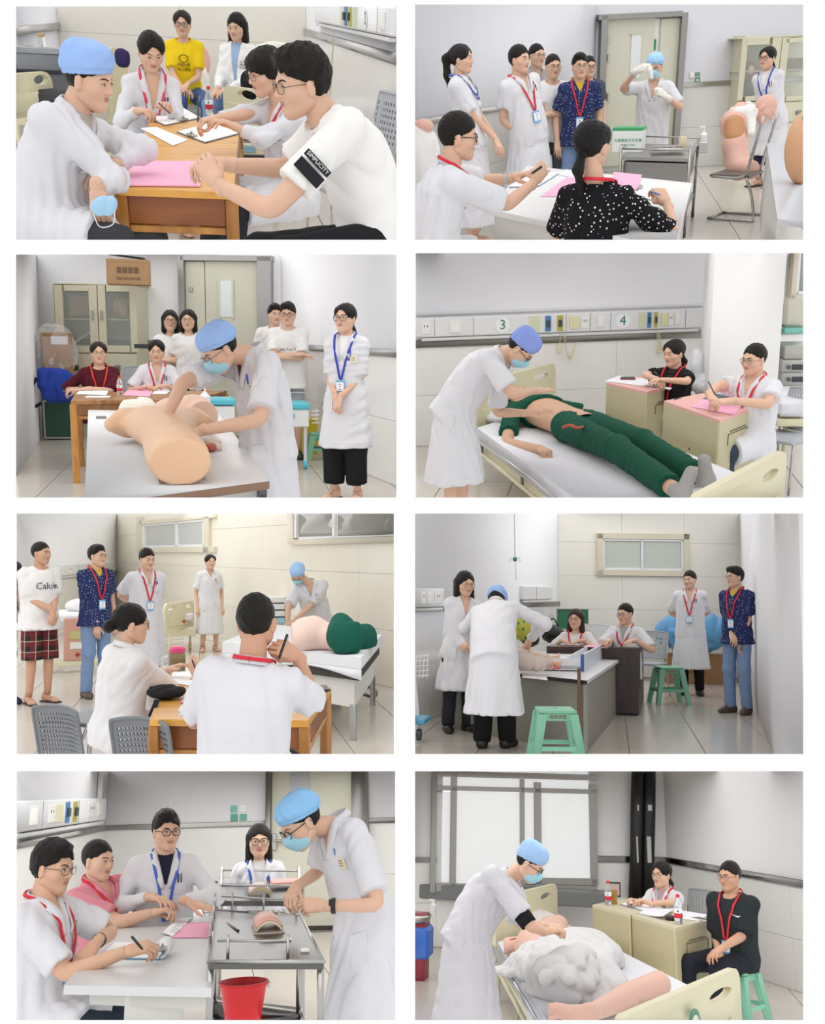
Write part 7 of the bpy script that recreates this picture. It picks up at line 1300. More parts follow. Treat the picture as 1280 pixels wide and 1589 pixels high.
# clutter under the couch
T = Thing('plastic_bag', 'yellow-green plastic bag on the floor under the couch', 'bag', corner(530, 122)); c = corner(527, 124) + A(0, 0, .13); blob(T, 'bag_film', [(_ell(c, (.12, .12, .14)), 0), (_ell(c + A(.05, 0, -.08), (.1, .1, .06)), .05)], .012, mat('bag_olive', 'A8A24C', rough=.4), wr=.08)
q = [corner(545, 126), corner(560, 130), corner(583, 136), corner(578, 142), corner(548, 136), corner(525, 134)]; single('power_cable', 'black cable looped on the floor beside the yellow-green bag', 'cable', tube(smooth_path([q[0] + A(0, 0, .3), q[1] + A(0, 0, .05)] + [x + A(0, 0, .01) for x in q[2:]], 5), .014, 8), plastic('1E1E20'), smooth=True)
T = Thing('foot_pump', 'dark metal foot device beside the desk leg', 'device', corner(518, 140)); c = corner(518, 140); T.part('device_body', box(c + A(0, 0, .1), (.14, .3, .2), bev=.03), metal('6A6A6A', .4)); T.part('pedal', box(c + A(0, -.15, .05), (.1, .1, .03)), plastic('2A2A2C'))

# ================================================================== room 6: infant measuring seen from behind
use(6)
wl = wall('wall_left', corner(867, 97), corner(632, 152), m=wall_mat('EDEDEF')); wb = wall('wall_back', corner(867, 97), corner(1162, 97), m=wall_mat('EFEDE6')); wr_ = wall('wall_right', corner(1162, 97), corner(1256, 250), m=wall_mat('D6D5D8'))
wall_tiles(wb, 3.3, 1.2, .6, tile_mat('EFECE3', .2)); TL = tile_mat('EAE8E6', .1)
for t in (wl, wr_): wall_tiles(t, 1.17, 1.5, .58, TL); wall_rail(t, 1.19, .07, metal('8C8A88', .25))
floor(-7, 7, 7, max(wb.a[1], wb.b[1]) + .2, .64, 1.75, floor_mat('C4BCB2', 'floor_tile_gloss', .15), joint_mat(), ox=.12)
trunking(wl, 1.3, .2, 'white service duct with sockets at the left edge', 632, 682, [('socket', 645, 651), ('switch', 654, 662), ('socket', 666, 676)]); trunking(wl, 1.36, .2, 'pale service duct behind the bent doctor', 806, 852, [('seam', 826, 826.6)])
window(4, wb, 925, 828, 1068, 894, 9, 995, mat('window_glass_pale', 'C6CDC2', rough=.1, var=.08, vscale=1.5))
T = Thing('drip_hook', 'ceiling rod with green drip hook above the bent doctor', 'hook', P.pts(799, 868, 120)); q0, q1, q2 = P.pts(798, 790, 120), P.pts(799, 868, 120), P.pts(801, 900, 120); T.part('rod', tube([q0, q1], .006, 6), plastic('A8A8AA')); T.part('bracket', box(q1, (.05, .04, .05)), plastic('2E7A5C')); T.part('chain', tube([q1, q2], .004, 5), STEEL())
for sd in (-1, 1): T.part('hook_arm', tube(smooth_path([q1, q1 + A(.05 * sd, 0, .02), q1 + A(.07 * sd, 0, -.02), q1 + A(.05 * sd, 0, -.03)], 4), .004, 5), STEEL(), smooth=True)
# people
red = 'D83240'
person('girl with long wavy black hair in white coat by the left wall', (722, 906), 156, yaw=28, hy=34, hp=10, sex='f', slv='long', tlen=.4, hair='wavy', glasses='thin', hip=(712, 1002, 0), legs='stand', bm=fabric('2A2A30'), vneck=.2, R=dict(w=(720, 1006, -.15), f=(735, 1012, -.2)), L=dict(w=('b', .02, .2, -.42)), shoe=plastic('1C1A1A'))
T = person('candidate in blue cap bending forward with his back turned', (772, 917), 178, headpos=P.pt(770, 934, P.Ds(770, 934, 178) + .42), yaw=172, hy=172, hp=62, hip=(766, 1012, -.1), neck=(770, 938, .2), bend=.05, slv='long', tlen=.52, cap='puff', capc='9CBAEA', hair='crew', legs='stand', bm=fabric('141416', 'trousers_black'), shoe=plastic('141414'), collar=True, pocket=False, fat=1.14, R=dict(ep=(846, 968, .25), w=(822, 992, .45), f=(816, 1006, .5), pose='curl'), L=dict(ep=(722, 975, .3), w=(740, 1010, .5)), feet=[(787, 1160), (748, 1160)], bwid=1.25, wr=.016)
person('examiner with brown wavy hair in white top and red lanyard', (893, 961), 130, yaw=-8, hy=-14, sex='f', top='tee', tm=fabric('E0DEDC', 'top_white'), vneck=0, tlen=.1, hair='wavy', hairc='3A261C', glasses='thin', lan=red, badge=False, R=dict(w=(872, 994, -.2), f=(880, 996, -.3), pose='pen', e=A(-.8, 0, -.7)), L=dict(w=(905, 994, -.25), f=(890, 996, -.3), e=A(.8, 0, -.7)), frac=.9)
person('examiner in white coat writing at the dark desk', (970, 953), 136, yaw=-24, hy=-38, hp=8, slv='short', tlen=.1, hair='crew', glasses='thin', lan=red, badge=False, inner=fabric('A9A9AE', 'cloth_grey_shirt'), R=dict(w=(946, 994, -.3), f=(940, 995, -.4), pose='pen', e=A(-.7, 0, -.7)), L=dict(w=(986, 994, -.3), f=(974, 995, -.4), e=A(.8, 0, -.7)), frac=.85)
person('senior doctor in white coat and black trousers standing by the blue bag', (1070, 900), 116, yaw=-10, hy=-30, hp=4, slv='short', tlen=.56, hair='short', lan=red, pens=('8A2A50', '2A2A2E'), legs='stand', bm=fabric('161618', 'trousers_black2'), shoe=plastic('141414'), R=dict(w=('b', .06, -.14, -.42), e=A(-.6, .4, -.5)), L=dict(w=('b', .0, -.16, -.42), e=A(.6, .4, -.5)), frac=.85, fat=1.06)
polo('man in navy dotted polo and jeans by the right wall', (1140, 896), 137, -38, -58, L=dict(w=(1148, 994, -.1), f=(1146, 1012, -.1)), R=dict(w=('b', .0, .12, -.5)))
# white table with the infant scale
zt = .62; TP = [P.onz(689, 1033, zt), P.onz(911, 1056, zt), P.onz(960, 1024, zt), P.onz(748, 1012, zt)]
T = panel_table('white-topped grey table in front of the bent doctor', TP, zt, (mat('tabletop_white3', 'D2D2D4', rough=.35), mat('panel_grey_shaded', '8C897F', rough=.55, var=.04)), sides=(0, 1, 3), lo=0, th=.03); T.part('edge_band', poly_box([TP[0] + A(0, -.004, 0), TP[1] + A(0, -.004, 0), TP[1], TP[0]], zt - .034, zt - .002), plastic('2A2826')); q = TP[1]; T.part('corner_post', box(A(q[0] - .07, q[1] + .04, .36), (.03, .03, .72)), mat('post_brown', '6A4A34', rough=.6))  # panel grey darkened so its colour carries the shade of the backlit front
g = lambda px, py, z: P.onz(px, py, z)
B = Thing('infant_scale', 'white infant measuring scale with blue ends on the table', 'scale', g(860, 1040, zt)); b4 = [g(806, 1040, zt), g(902, 1042, zt), g(935, 1020, zt), g(840, 1018, zt)]; B.part('tray', poly_box(b4, zt + .02, zt + .05), plastic('E2E3E6')); B.part('front_wall', poly_box([b4[0], b4[1], b4[1] + A(0, .015, 0), b4[0] + A(0, .015, 0)], zt + .01, zt + .12), plastic('E4E5E8')); B.part('end_board', poly_box([b4[1], b4[2], b4[2] + A(.02, .0, 0), b4[1] + A(.02, 0, 0)], zt, zt + .16), plastic('D8DCE4')); B.part('blue_edge', poly_box([b4[1] - A(.006, .01, 0), b4[1] + A(.026, -.01, 0), b4[1] + A(.026, .04, 0), b4[1] - A(.006, -.04, 0)], zt, zt + .162), plastic('3A5CB4')); d_ = b4[1] * .78 + b4[0] * .22; e_ = b4[2] * .78 + b4[3] * .22; B.part('foot_slide', poly_box([d_, d_ + A(.015, 0, 0), e_ + A(.015, 0, 0), e_], zt + .05, zt + .14), plastic('E6E7EA')); B.part('ribbon', tube(smooth_path([g(856, 1030, zt + .1), g(858, 1038, zt + .1), g(866, 1036, zt + .12), g(868, 1040, zt + .04)], 4), .008, 6), plastic('D2343C'))
T = Thing('infant_manikin', 'infant manikin in pale trousers lying on the scale', 'manikin', g(830, 1032, zt)); lk = mat('manikin_infant', 'DDAE8E', rough=.5)
blob(T, 'infant_body', [(_cone(g(800, 1020, zt + .14), g(822, 1024, zt + .14), .085, .08), 0), (_cone(g(796, 1016, zt + .15), g(788, 1012, zt + .16), .06, .07), .04)], .009, lk); blob(T, 'trousers', [(_cone(g(812, 1024, zt + .14), g(836, 1030, zt + .11), .09, .06), 0), (_cone(g(836, 1030, zt + .11), g(852, 1030, zt + .1), .06, .045, flat=True), .03), (_cone(g(820, 1020, zt + .14), g(846, 1022, zt + .13), .07, .045), .03)], .009, fabric('D8C9C0', 'cloth_infant'), wr=.03)
for a, b in (((852, 1030), (866, 1031)), ((848, 1022), (864, 1020))): blob(T, 'foot', [(_cone(g(*a, zt + .1), g(*b, zt + .1), .03, .024), 0), (_cone(g(*b, zt + .1), g(b[0] + 3, b[1] - 4, zt + .12), .022, .016), .02)], .007, lk)
paper_sheet('white leaflet on the front edge of the white-topped table', [(810, 1052), (850, 1056), (846, 1046), (812, 1042)], 2, 'E6E6E8', zt)
# dark desk of the examiners
zd = .75; DKW = wood('desk_dark_brown', '3A2722', '2A1A17', 7, (1, 1, .2), .3)
D_ = Thing('office_desk', 'dark brown office desk of the two seated examiners', 'desk', corner(930, 118)); dq = [P.onz(848, 1003, zd), P.onz(996, 1006, zd), P.onz(1003, 996, zd), P.onz(866, 994, zd)]; D_.part('desktop', poly_box(dq, zd - .04, zd), DKW); D_.part('front_panel', poly_box([dq[0] * .98 + dq[3] * .02, dq[1] * .98 + dq[0] * .02, dq[1] * .98 + dq[0] * .02 + A(0, .03, 0), dq[0] * .98 + dq[3] * .02 + A(0, .03, 0)], .3, zd - .04), DKW); a = dq[1] * .72 + dq[0] * .28; D_.part('drawer_pedestal', poly_box([a, dq[1] - A(.04, 0, 0), dq[2] - A(.04, 0, 0), a + A(0, .5, 0)], 0.02, zd - .04), DKW); D_.part('side_panel', poly_box([dq[0], dq[0] + A(.03, 0, 0), dq[3] + A(.03, 0, 0), dq[3]], 0, zd - .04), DKW)
paper_sheet('pink sheet hanging off the dark desk between the examiners', [(905, 1004), (938, 1006), (946, 999), (918, 997)], 2, 'F2B0C8', zd); paper_sheet('white form in front of the woman with brown hair', [(868, 1001), (900, 1002), (904, 996), (878, 996)], 2, 'EDEDF0', zd); paper_sheet('white forms under the hand of the writing man', [(956, 1003), (992, 1005), (998, 998), (962, 998)], 3, 'EDEDF0', zd)
ch = P.pts(1003, 1000, 120); visitor_chair('grey chair beside the writing man at the dark desk', A(ch[0], ch[1] + .1, 0), -20, nx=8, nz=6, bz=.68, bw=.4)
visitor_chair('pale chair back behind the woman with brown hair', corner(920, 108), 0, nx=8, nz=6, bz=.72, bw=.5, col='D0D2D4')
c = P.pts(858, 984, 112); T = Thing('handbag', 'black handbag beside the woman with brown hair', 'bag', c - A(0, 0, .1)); blob(T, 'bag_body', [(_ell(c, (.16, .1, .13)), 0)], .012, plastic('1A1A1C', .3), wr=.02); T.part('handle', tube(smooth_path([c + A(-.08, 0, .1), c + A(0, 0, .22), c + A(.08, 0, .1)], 4), .012, 6), plastic('1A1A1C', .3), smooth=True)
c = P.pts(888, 961, 101); T = Thing('flight_case', 'green case with silver rim against the back wall', 'case', c - A(0, 0, .15)); T.part('case_panel', box(c + A(0, .1, 0), (.46, .16, .3), bev=.01), mat('case_green2', '2E7A58', rough=.4)); T.part('rim', tube([c + A(x, .02, z) for x, z in ((-.24, -.16), (.24, -.16), (.24, .16), (-.24, .16))], .016, 6, closed=True), STEEL())
c = P.pts(807, 972, 118); T = Thing('shopping_bag', 'yellow bag with green dots behind the bent doctor', 'bag', c - A(0, 0, .15)); blob(T, 'bag_film', [(_ell(c, (.14, .1, .2)), 0)], .012, dotted('bag_yellow_green', 'CFC85A', '4A9A50', 14, .3), wr=.05)
c = P.pts(822, 992, 118); T = Thing('handbag', 'dark brown bag under the doctor\'s elbow', 'bag', c - A(0, 0, .1)); blob(T, 'bag_body', [(_ell(c, (.12, .1, .1)), 0)], .012, plastic('3A2A28', .35), wr=.03)
# blue bag on a carton, stools
c = P.pts(1075, 1040, 104); carton('large brown carton under the blue bag', A(c[0] + .05, c[1] + .2, .22), (.9, .5, .44), 0, col='9A7450', marks='LIFE/form'); c = P.pts(1072, 983, 105); T = Thing('storage_bag', 'big blue plastic bag lying on the brown carton', 'bag', c - A(0, 0, .3)); blob(T, 'bag_film', [(_ell(c + A(0, .2, 0), (.5, .28, .3)), 0), (_ell(c + A(.25, .2, .02), (.28, .25, .28)), .08)], .016, mat('film_blue', '5D9CCB', rough=.3), wr=.1, wf=.5)
plastic_stool('green plastic stool in the foreground in front of the table', P.onz(862, 1192, 0), .46, .36, 12, text='临床技能'); plastic_stool('green plastic stool between the dark desk and the standing doctor', P.onz(1038, 1092, 0), .46, .36, 14, text='临床技能中心')
T = Thing('medical_trolley', 'blue and white trolley with wire basket at the left edge', 'trolley', corner(642, 165)); c = P.pts(644, 1030, 168)
for k_ in range(5): T.part('wire_basket', tube([c + A(-.05, 0, .06 - .045 * k_), c + A(.13, 0, .08 - .045 * k_)], .005, 5), plastic('E4E4E6'))
for k_ in range(5): T.part('wire_basket', tube([c + A(-.02 + .035 * k_, 0, .07), c + A(-.03 + .035 * k_, 0, -.13)], .004, 5), plastic('E4E4E6'))
T.part('post', tube([c + A(-.06, .1, .1), c + A(.02, .1, -.75)], .03, 8), plastic('D8DADC')); T.part('base', box(P.pts(652, 1117, 170), (.14, .3, .05), bev=.015), plastic('5AA0C0')); w0 = P.pts(650, 1140, 172); T.part('caster', lathe([(.05, -.02), (.055, 0), (.05, .02)], w0, 14, roty(90)), plastic('3A3C42'))

# ================================================================== room 7: suture practice at the steel trolley
use(7)
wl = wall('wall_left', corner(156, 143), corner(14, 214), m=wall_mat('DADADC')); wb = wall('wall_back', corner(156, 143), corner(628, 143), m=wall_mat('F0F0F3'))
TL = tile_mat('F1F0EE', .25)
for t in (wl, wb): wall_tiles(t, 1.12, 1.0, .56, TL); wall_rail(t, 1.14, .06, metal('A3A29E', .3))
floor(-7, 7, 5, max(wb.a[1], wb.b[1]) + .2, .62, 1.6, floor_mat('BDB6AE'), joint_mat())
trunking(wl, 1.36, .24, 'white service duct with sockets on the left wall', 12, 158, [('switch', 36, 48), ('seam', 57, 57.8), ('socket', 65, 76), ('call', 77, 87), ('blue', 93, 99), ('yellow', 105, 111), ('seam', 114, 114.8), ('socket', 128, 140), ('switch', 143, 150)])
single('wall_conduit', 'thin white conduit in the corner above the duct', 'conduit', box((on_wall(wl, 150, 1190, .03) + on_wall(wl, 152, 1252, .03)) / 2, (.05, .05, abs(on_wall(wl, 150, 1190)[2] - on_wall(wl, 152, 1252)[2]))), plastic('D6D6D8'))
D_ = Thing('door_3', None, None, on_wall(wb, 480, 1444), kind='structure'); FM = metal('A9A8A6', .4)
for a in ((414, 1180, 422, 1446), (548, 1180, 574, 1446)): wall_box(D_, 'door_frame', wb, *a, .1, FM)
lf = wall_box(D_, 'door_leaf', wb, 422, 1180, 548, 1436, .05, DOORC()); wall_box(D_, 'door_window', wb, 452, 1180, 481, 1240, .012, mat('door_glass3', 'B4B6B8', rough=.2), .05, lf); wall_box(D_, 'kick_plate', wb, 422, 1436, 548, 1446, .06, plastic('3A3836')); hp_ = wall_box(D_, 'handle_plate', wb, 424, 1293, 431, 1319, .02, STEEL(), .05, lf); wall_box(D_, 'door_handle', wb, 426, 1302, 442, 1305, .05, STEEL(), .07, lf); hinge(D_, wb, 551, 1204, lf)
T = Thing('notice_sign', 'group of four small green and white wall stickers by the door', 'sign', on_wall(wb, 370, 1262))
for a, c_ in (((358, 1250, 368, 1261), '7FB8AC'), ((371, 1249, 383, 1260), 'E6E8E6'), ((358, 1263, 369, 1274), '5FA896'), ((372, 1263, 383, 1273), '6FB0A0')): wall_box(T, 'sticker', wb, *a, .01, plastic(c_))
red = 'D83240'
# table
zt = .74; tg = [P.onz(99, 1529, zt), P.onz(328, 1533, zt), P.onz(334, 1404, zt), P.onz(206, 1402, zt)]
T = panel_table('pale grey table with rounded corner in front of the men', tg, zt, (mat('tabletop_pale', 'D0D1D0', rough=.35, var=.015), plastic('CFCFC8')), sides=(), th=.035); q = (tg[0] + tg[1]) / 2 + A(.02, .2, 0); T.part('pedestal', box(A(q[0] + .05, q[1], .35), (.24, .2, .7), bev=.01), plastic('D2D2CA')); perforated(T, 'perforated_panel', A(q[0] + .05, q[1] - .11, .42), A(1, 0, 0), A(0, 0, 1), .15, .3, plastic('DADAD2'), 16, 26, bow=0, hole=.4, corner=0); T.part('apron', poly_box([tg[0] + A(.1, .06, 0), tg[1] + A(-.02, .06, 0), tg[1] + A(-.02, .08, 0), tg[0] + A(.1, .08, 0)], zt - .09, zt - .035), plastic('C9C9C2'))
person('examiner with glasses and red ribbon in short white coat writing in front', (82, 1347), 335, yaw=66, hy=62, hp=8, slv='short', tlen=.35, hair='messy', glasses='thin', lan=red, badge=.16, pens=('C9B838', '3A60B8'), hip=(58, 1545, .0), neck=(66, 1396, -.02), fat=1.12, frac=.85, legs='sit', lyaw=70, bm=fabric('2A3440', 'trousers_navy'), vneck=.16, R=dict(ep=(102, 1512, -.25), w=(192, 1478, -.3), f=(222, 1470, -.3), pose='pen', n=(-.2, -.5, .8)), L=dict(ep=(172, 1446, .15), w=(150, 1462, -.05), f=(136, 1480, -.1), pose='curl', n=(.1, -.4, .9)), watch=(-1, '2A2A28'), skinc='D8AC90')
pen('black pen in the hand of the examiner with the wrist watch', P.pts(204, 1453, 335, -.38), P.pts(222, 1474, 335, -.42), '1B1B22', r=.006)
person('examiner in pink polo shirt with red ribbon behind the first one', (152, 1336), 262, yaw=50, hy=52, hp=4, top='shirt', tm=fabric('D98C98', 'polo_pink'), tlen=.1, vneck=.12, hair='crew', lan=red, badge=False, hip=(152, 1460, .05), neck=(150, 1368, 0), fat=1.2, frac=.8, R=dict(ep=(184, 1432, -.2), w=(232, 1418, -.2), f=(255, 1412, -.2), pose='pen'), L=dict(ep=(202, 1404, .3), w=(240, 1400, .1), f=(260, 1398, .05), pose='relax'))
person('young man with black glasses and blue lanyard in long-sleeved white coat', (258, 1290), 250, yaw=8, hy=22, hp=4, slv='long', tlen=.1, hair='messy', glasses='thick', lan='4A6AC8', badge=.08, pens=('2A2A40', '3A50A8'), vneck=.2, inner=fabric('23283A', 'shirt_navy'), R=dict(w=(232, 1392, -.2), f=(262, 1398, -.3), e=A(-.8, 0, -.6)), L=dict(w=(288, 1398, -.25), f=(308, 1404, -.25), n=(0, -.3, 1), pose='flat', e=A(.9, 0, -.5)), fat=1.05)
person('girl with round glasses and long black hair behind the trolley', (402, 1305), 210, yaw=0, hp=2, sex='f', slv='long', tlen=.1, hair='long', glasses='round', lan='3E5AB8', badge=False, vneck=.2, inner=fabric('E9E9EA'), pens=('1B1B20',))
T = person('nurse in blue cap and mask stitching at the trolley', (466, 1276), 312, yaw=-66, hy=-70, hp=36, hip=(566, 1432, .05), neck=(520, 1274, .05), sex='f', k=1.05, bend=.02, slv='short', tlen=.62, cap='puff', capc='92C6F2', mask=True, glasses='thick', hair='short', pens=('4A7AC8',), tag='5A90C8', frac=.85, vneck=.16, R=dict(ep=(494, 1352, .25), w=(460, 1376, .05), f=(446, 1398, -.05), pose='pen', n=(-.5, -.6, .5)), L=dict(ep=(588, 1404, -.35), w=(506, 1406, -.3), f=(464, 1404, -.25), pose='pen', n=(-.2, -.8, .5)), watch=(-1, '1B1B1E'), legs='stand', skirt=(.75, dotted('skirt_blue_floral', '6A9CC4', 'E4ECF0', 16, .3)), fat=1.05)
# papers
g = lambda px, py, z: P.onz(px, py, z)
clipboard('clipboard with curled pages under the first examiner\'s hand', [(150, 1488), (248, 1490), (262, 1466), (176, 1464)], zt, '4A8AB0', 1); clipboard('clipboard with curled pages in front of the pink polo', [(218, 1424), (272, 1424), (284, 1410), (236, 1408)], zt, '4A8AB0', 1)
for i_, (px, py, r_, l_, lab) in enumerate(((250, 1482, .035, .2, 'white page curled over the front clipboard'), (272, 1418, .03, .18, 'white page curled over the rear clipboard'))):
    c = g(px, py, zt + .01); rows_ = []
    for t in np.linspace(-1.6, 3.6, 14): rows_.append([c + A(r_ * math.cos(t), -l_ / 2, r_ + r_ * math.sin(t)), c + A(r_ * math.cos(t) + .02, l_ / 2, r_ + r_ * math.sin(t))])
    single('curled_page', lab, 'paper', sheet(rows_, .002), paper('F0F0F4'), smooth=True)
paper_sheet('pink form lying beside the trolley', [(262, 1456), (326, 1456), (330, 1432), (272, 1434)], 3, 'F4B0CC', zt); T = paper_sheet('white printed strip over the pink form', [(252, 1450), (268, 1456), (298, 1426), (278, 1424)], 2, 'F0F0F2', zt, dz=.006); text_lines(T, [(262, 1446), (276, 1450), (292, 1430), (278, 1428)], zt + .011, 7)
# steel trolley
st = metal('6C6C6A', .3); zs = .82; T = Thing('instrument_trolley', 'steel trolley with guard rails holding the suture pad', 'trolley', g(410, 1583, .2) * A(1, 1, 0)); q4 = [g(323, 1492, zs), g(502, 1492, zs), g(466, 1420, zs), g(334, 1412, zs)]
T.part('top_tray', poly_box(q4, zs - .03, zs), st); sm = sum(q4) / 4
for k_ in range(4):
    q = q4[k_] * .96 + sm * .04; T.part('leg', tube([A(q[0], q[1], .05), A(q[0], q[1], zs)], .015, 10), STEEL(), smooth=True); T.part('tray_rim', tube([q4[k_], q4[(k_ + 1) % 4]], .009, 6), STEEL(), smooth=True)
for a, b, n_ in ((q4[0], q4[1], 2), (q4[0], q4[3], 4), (q4[3], q4[2], 3)):
    a2, b2 = a * .92 + b * .08, a * .3 + b * .7 if n_ == 2 else a * .04 + b * .96
    T.part('guard_rail', tube([a2 + A(0, .03, .075), b2 + A(0, .03, .075)], .005, 8), STEEL(), smooth=True)
    for f_ in np.linspace(.15, 1, n_): q = a2 * (1 - f_) + b2 * f_; T.part('rail_post', tube([q + A(0, .03, 0), q + A(0, .03, .1)], .0065, 8), STEEL(), smooth=True)
l4 = [A(q[0], q[1], 0) * 1.0 for q in q4]; T.part('lower_shelf', poly_box([q * .97 + A(*(sm[:2] * .03), 0) for q in l4], .3, .33), st); T.part('shelf_rim', tube([A(q[0], q[1], .34) for q in l4], .012, 6, closed=True), STEEL(), smooth=True)
c = g(417, 1447, zs); pkm = mat('pad_pink', 'E9B4A4', rough=.5, var=.04); S_ = Thing('suture_pad', 'pink skin suture pad arched on the steel trolley', 'suture pad', c); rows_ = lambda o, r_: [[c + A(.074 * math.sin(t), y, o + r_ * (math.cos(t) - .55)) for y in (-.05, .1, .28)] for t in np.linspace(-1.05, 1.05, 13)]
S_.part('skin_layer', sheet(rows_(.03, .075), .012), pkm, smooth=True, label='pink skin layer'); S_.part('fat_layer', sheet(rows_(.018, .075), .012), plastic('EFE0C0'), smooth=True, label='cream foam layer'); S_.part('base_layer', box(c + A(0, .1, .004), (.15, .33, .008)), plastic('B8A8A0'))
for lab, a, b, col in (('dark scalpel lying left of the suture pad', (352, 1431), (370, 1444), '2A2A2C'), ('steel tweezers behind the suture pad', (345, 1412), (385, 1414), 'B8B8B8'), ('steel forceps in front of the suture pad', (402, 1461), (452, 1458), 'D0D0D0')):
    a_, b_ = g(*a, zs + .006), g(*b, zs + .006); S_ = Thing('surgical_tool', lab, 'tool', a_); S_.part('blade', tube([a_, a_ * .4 + b_ * .6], [.002, .004], 6), metal(col, .3)); S_.part('grip', tube([a_ * .4 + b_ * .6, b_], [.005, .006], 6), metal(col, .3))
S_ = Thing('scissors', 'steel scissors with ring handles behind the suture pad', 'scissors', g(430, 1416, zs)); c = g(432, 1415, zs + .006)
for sd in (-1, 1): S_.part('ring_handle', tube([c + A(.03 * sd + .018 * math.cos(t), .06 * math.sin(t), .004) for t in np.linspace(0, 6.1, 14)], .005, 6, closed=True), STEEL(), smooth=True); S_.part('blade', tube([c + A(.02 * sd, 0, .004), c + A(-.18, .1 * sd, .004)], [.005, .002], 6), STEEL(), smooth=True)
c = g(473, 1477, zs); single('gauze_scrap', 'small white scrap at the trolley corner', 'gauze', box(c + A(0, 0, .006), (.035, .05, .012), bev=.004), paper('F0EDE8'))
c = P.onz(378, 1592, .33) * A(1, 1, 0) + A(0, .1, .34); B = Thing('bucket', 'red plastic bucket on the lower shelf', 'bucket', c); rr = .125; B.part('bucket_wall', lathe([(rr * .75, 0), (rr * .98, .17), (rr * 1.06, .172), (rr * 1.06, .185), (rr * .98, .186), (rr * .93, .17), (rr * .72, .01)], c, 28, caps=False), plastic('E01E24', .35), smooth=35); B.part('bucket_floor', lathe([(rr * .74, .006), (rr * .74, .012)], c, 28), plastic('C81A20', .35)); B.part('handle_lug', box(c + A(rr * 1.08, 0, .16), (.02, .03, .03)), plastic('F0F0F0'))
# second tray behind with another pad
T = Thing('instrument_trolley', 'second steel trolley behind with another suture pad', 'trolley', g(395, 1400, .5) * A(1, 1, 0)); z2 = .84; q5 = [g(336, 1398, z2), g(470, 1398, z2), g(464, 1372, z2), g(344, 1370, z2)]; T.part('top_tray', poly_box(q5, z2 - .03, z2), st)
for k_ in range(4): T.part('leg', tube([A(q5[k_][0], q5[k_][1], .05), A(q5[k_][0], q5[k_][1], z2 + .12)], .012, 8), STEEL(), smooth=True)
T.part('guard_rail', tube([q5[0] + A(0, 0, .09), q5[1] + A(0, 0, .09)], .007, 8), STEEL(), smooth=True); T.part('guard_rail', tube([q5[3] + A(0, 0, .09), q5[2] + A(0, 0, .09)], .007, 8), STEEL(), smooth=True)
c = g(404, 1392, z2); S_ = Thing('suture_pad', 'pale suture pad on the second trolley behind', 'suture pad', c); S_.part('skin_layer', sheet(rows_(.03, .075), .012), plastic('DCC0B4'), smooth=True); S_.part('fat_layer', sheet(rows_(.018, .075), .012), plastic('E0D090'), smooth=True)
c = g(440, 1380, z2); T = Thing('pink_folder', 'salmon pink folder at the back of the second trolley', 'folder', c); T.part('cover', box(c + A(.02, .1, .04), (.2, .3, .02)), paper('E8A8A0')); T.part('pages', box(c + A(.02, .1, .025), (.19, .29, .012)), paper('F0E6E2'))
c = P.pts(322, 1398, 250); single('wire_kidney_rack', 'small wire rack hanging at the trolley corner', 'rack', J(*[tube([c + A(.05 * math.cos(t) * f, .03 * math.sin(t), .05 * math.sin(t) - .02 * k_) for t in np.linspace(0, 6.1, 16)], .004, 5, closed=True) for k_, f in enumerate((1, .8, .6))]), STEEL(), smooth=True)

# ================================================================== room 8: wound care beside the frosted window
use(8)
BW = 138
wm_ = wall_mat('EAE8E7'); tl = tile_mat('E9E7E4', .3)
a0, a1, a2, a3 = corner(630, BW), corner(676, BW), corner(928, BW), corner(1040, BW)
w1 = wall('wall_back', a0, a1, m=wm_); w2 = wall('wall_window_below', a1, a2, z1=on_wall(w1, 670, 1384)[2], m=wm_); w3 = wall('wall_pier', a2, a3, m=wm_); wr_ = wall('wall_right', a3, corner(1262, 176), m=wall_mat('E6E4E4'))
wall_rail(w1, on_wall(w1, 660, 1334)[2], .06, plastic('9A9894')); wall_rail(w3, on_wall(w3, 960, 1333)[2], .07, metal('7A7876', .2)); zr = on_wall(w3, 960, 1333)[2]; wall_rail(wr_, zr, .07, metal('7A7876', .2))
for t in (w1, w3): wall_tiles(t, zr - .05, .8, .5, tl)
wall_tiles(wr_, zr - .05, 1.1, .55, tl)
floor(-7, 7, 4.5, a3[1] + .2, .62, 1.5, floor_mat('C4BDB3'), joint_mat())
# window with frosted panes; daylight behind
Wn = Thing('window_5', None, None, on_wall(w2, 800, 1370), kind='structure'); al = plastic('A39F9B', .45); wt = w3
wbx = lambda name, x0, y0, x1, y1, dep, m, off=0: wall_box(Wn, name, w3, x0, y0, x1, y1, dep, m, off)
for q in ((668, 1185, 676, 1384), (698, 1199, 707, 1380), (806, 1209, 812, 1374), (828, 1214, 838, 1374), (914, 1218, 924, 1372)): wbx('window_mullion', *q, .08, al)
for q in ((676, 1199, 924, 1208), (676, 1222, 924, 1229), (812, 1362, 924, 1372), (676, 1372, 924, 1384), (668, 1180, 924, 1190)): wbx('window_rail', *q, .08, al)
fg = mat('frosted_glass', 'F6FAFA', rough=.5, alpha=.3)
for i_, q in enumerate(((707, 1229, 806, 1374), (838, 1229, 914, 1362), (812, 1229, 828, 1374), (676, 1229, 698, 1374), (676, 1190, 914, 1222))): wbx('glass_pane', *q, .012, fg if i_ != 4 else fg, .02)
gr = mat('granite_dark', '77797B', rough=.35, bump=.05, bscale=80, var=.5, vscale=120)
single('granite_sill', 'dark granite window sill behind the bed', 'sill', box((on_wall(w3, 640, 1385, .16) + on_wall(w3, 934, 1385, .16)) / 2, (abs(on_wall(w3, 640, 1385)[0] - on_wall(w3, 934, 1385)[0]), .32, .16), bev=.01), gr)
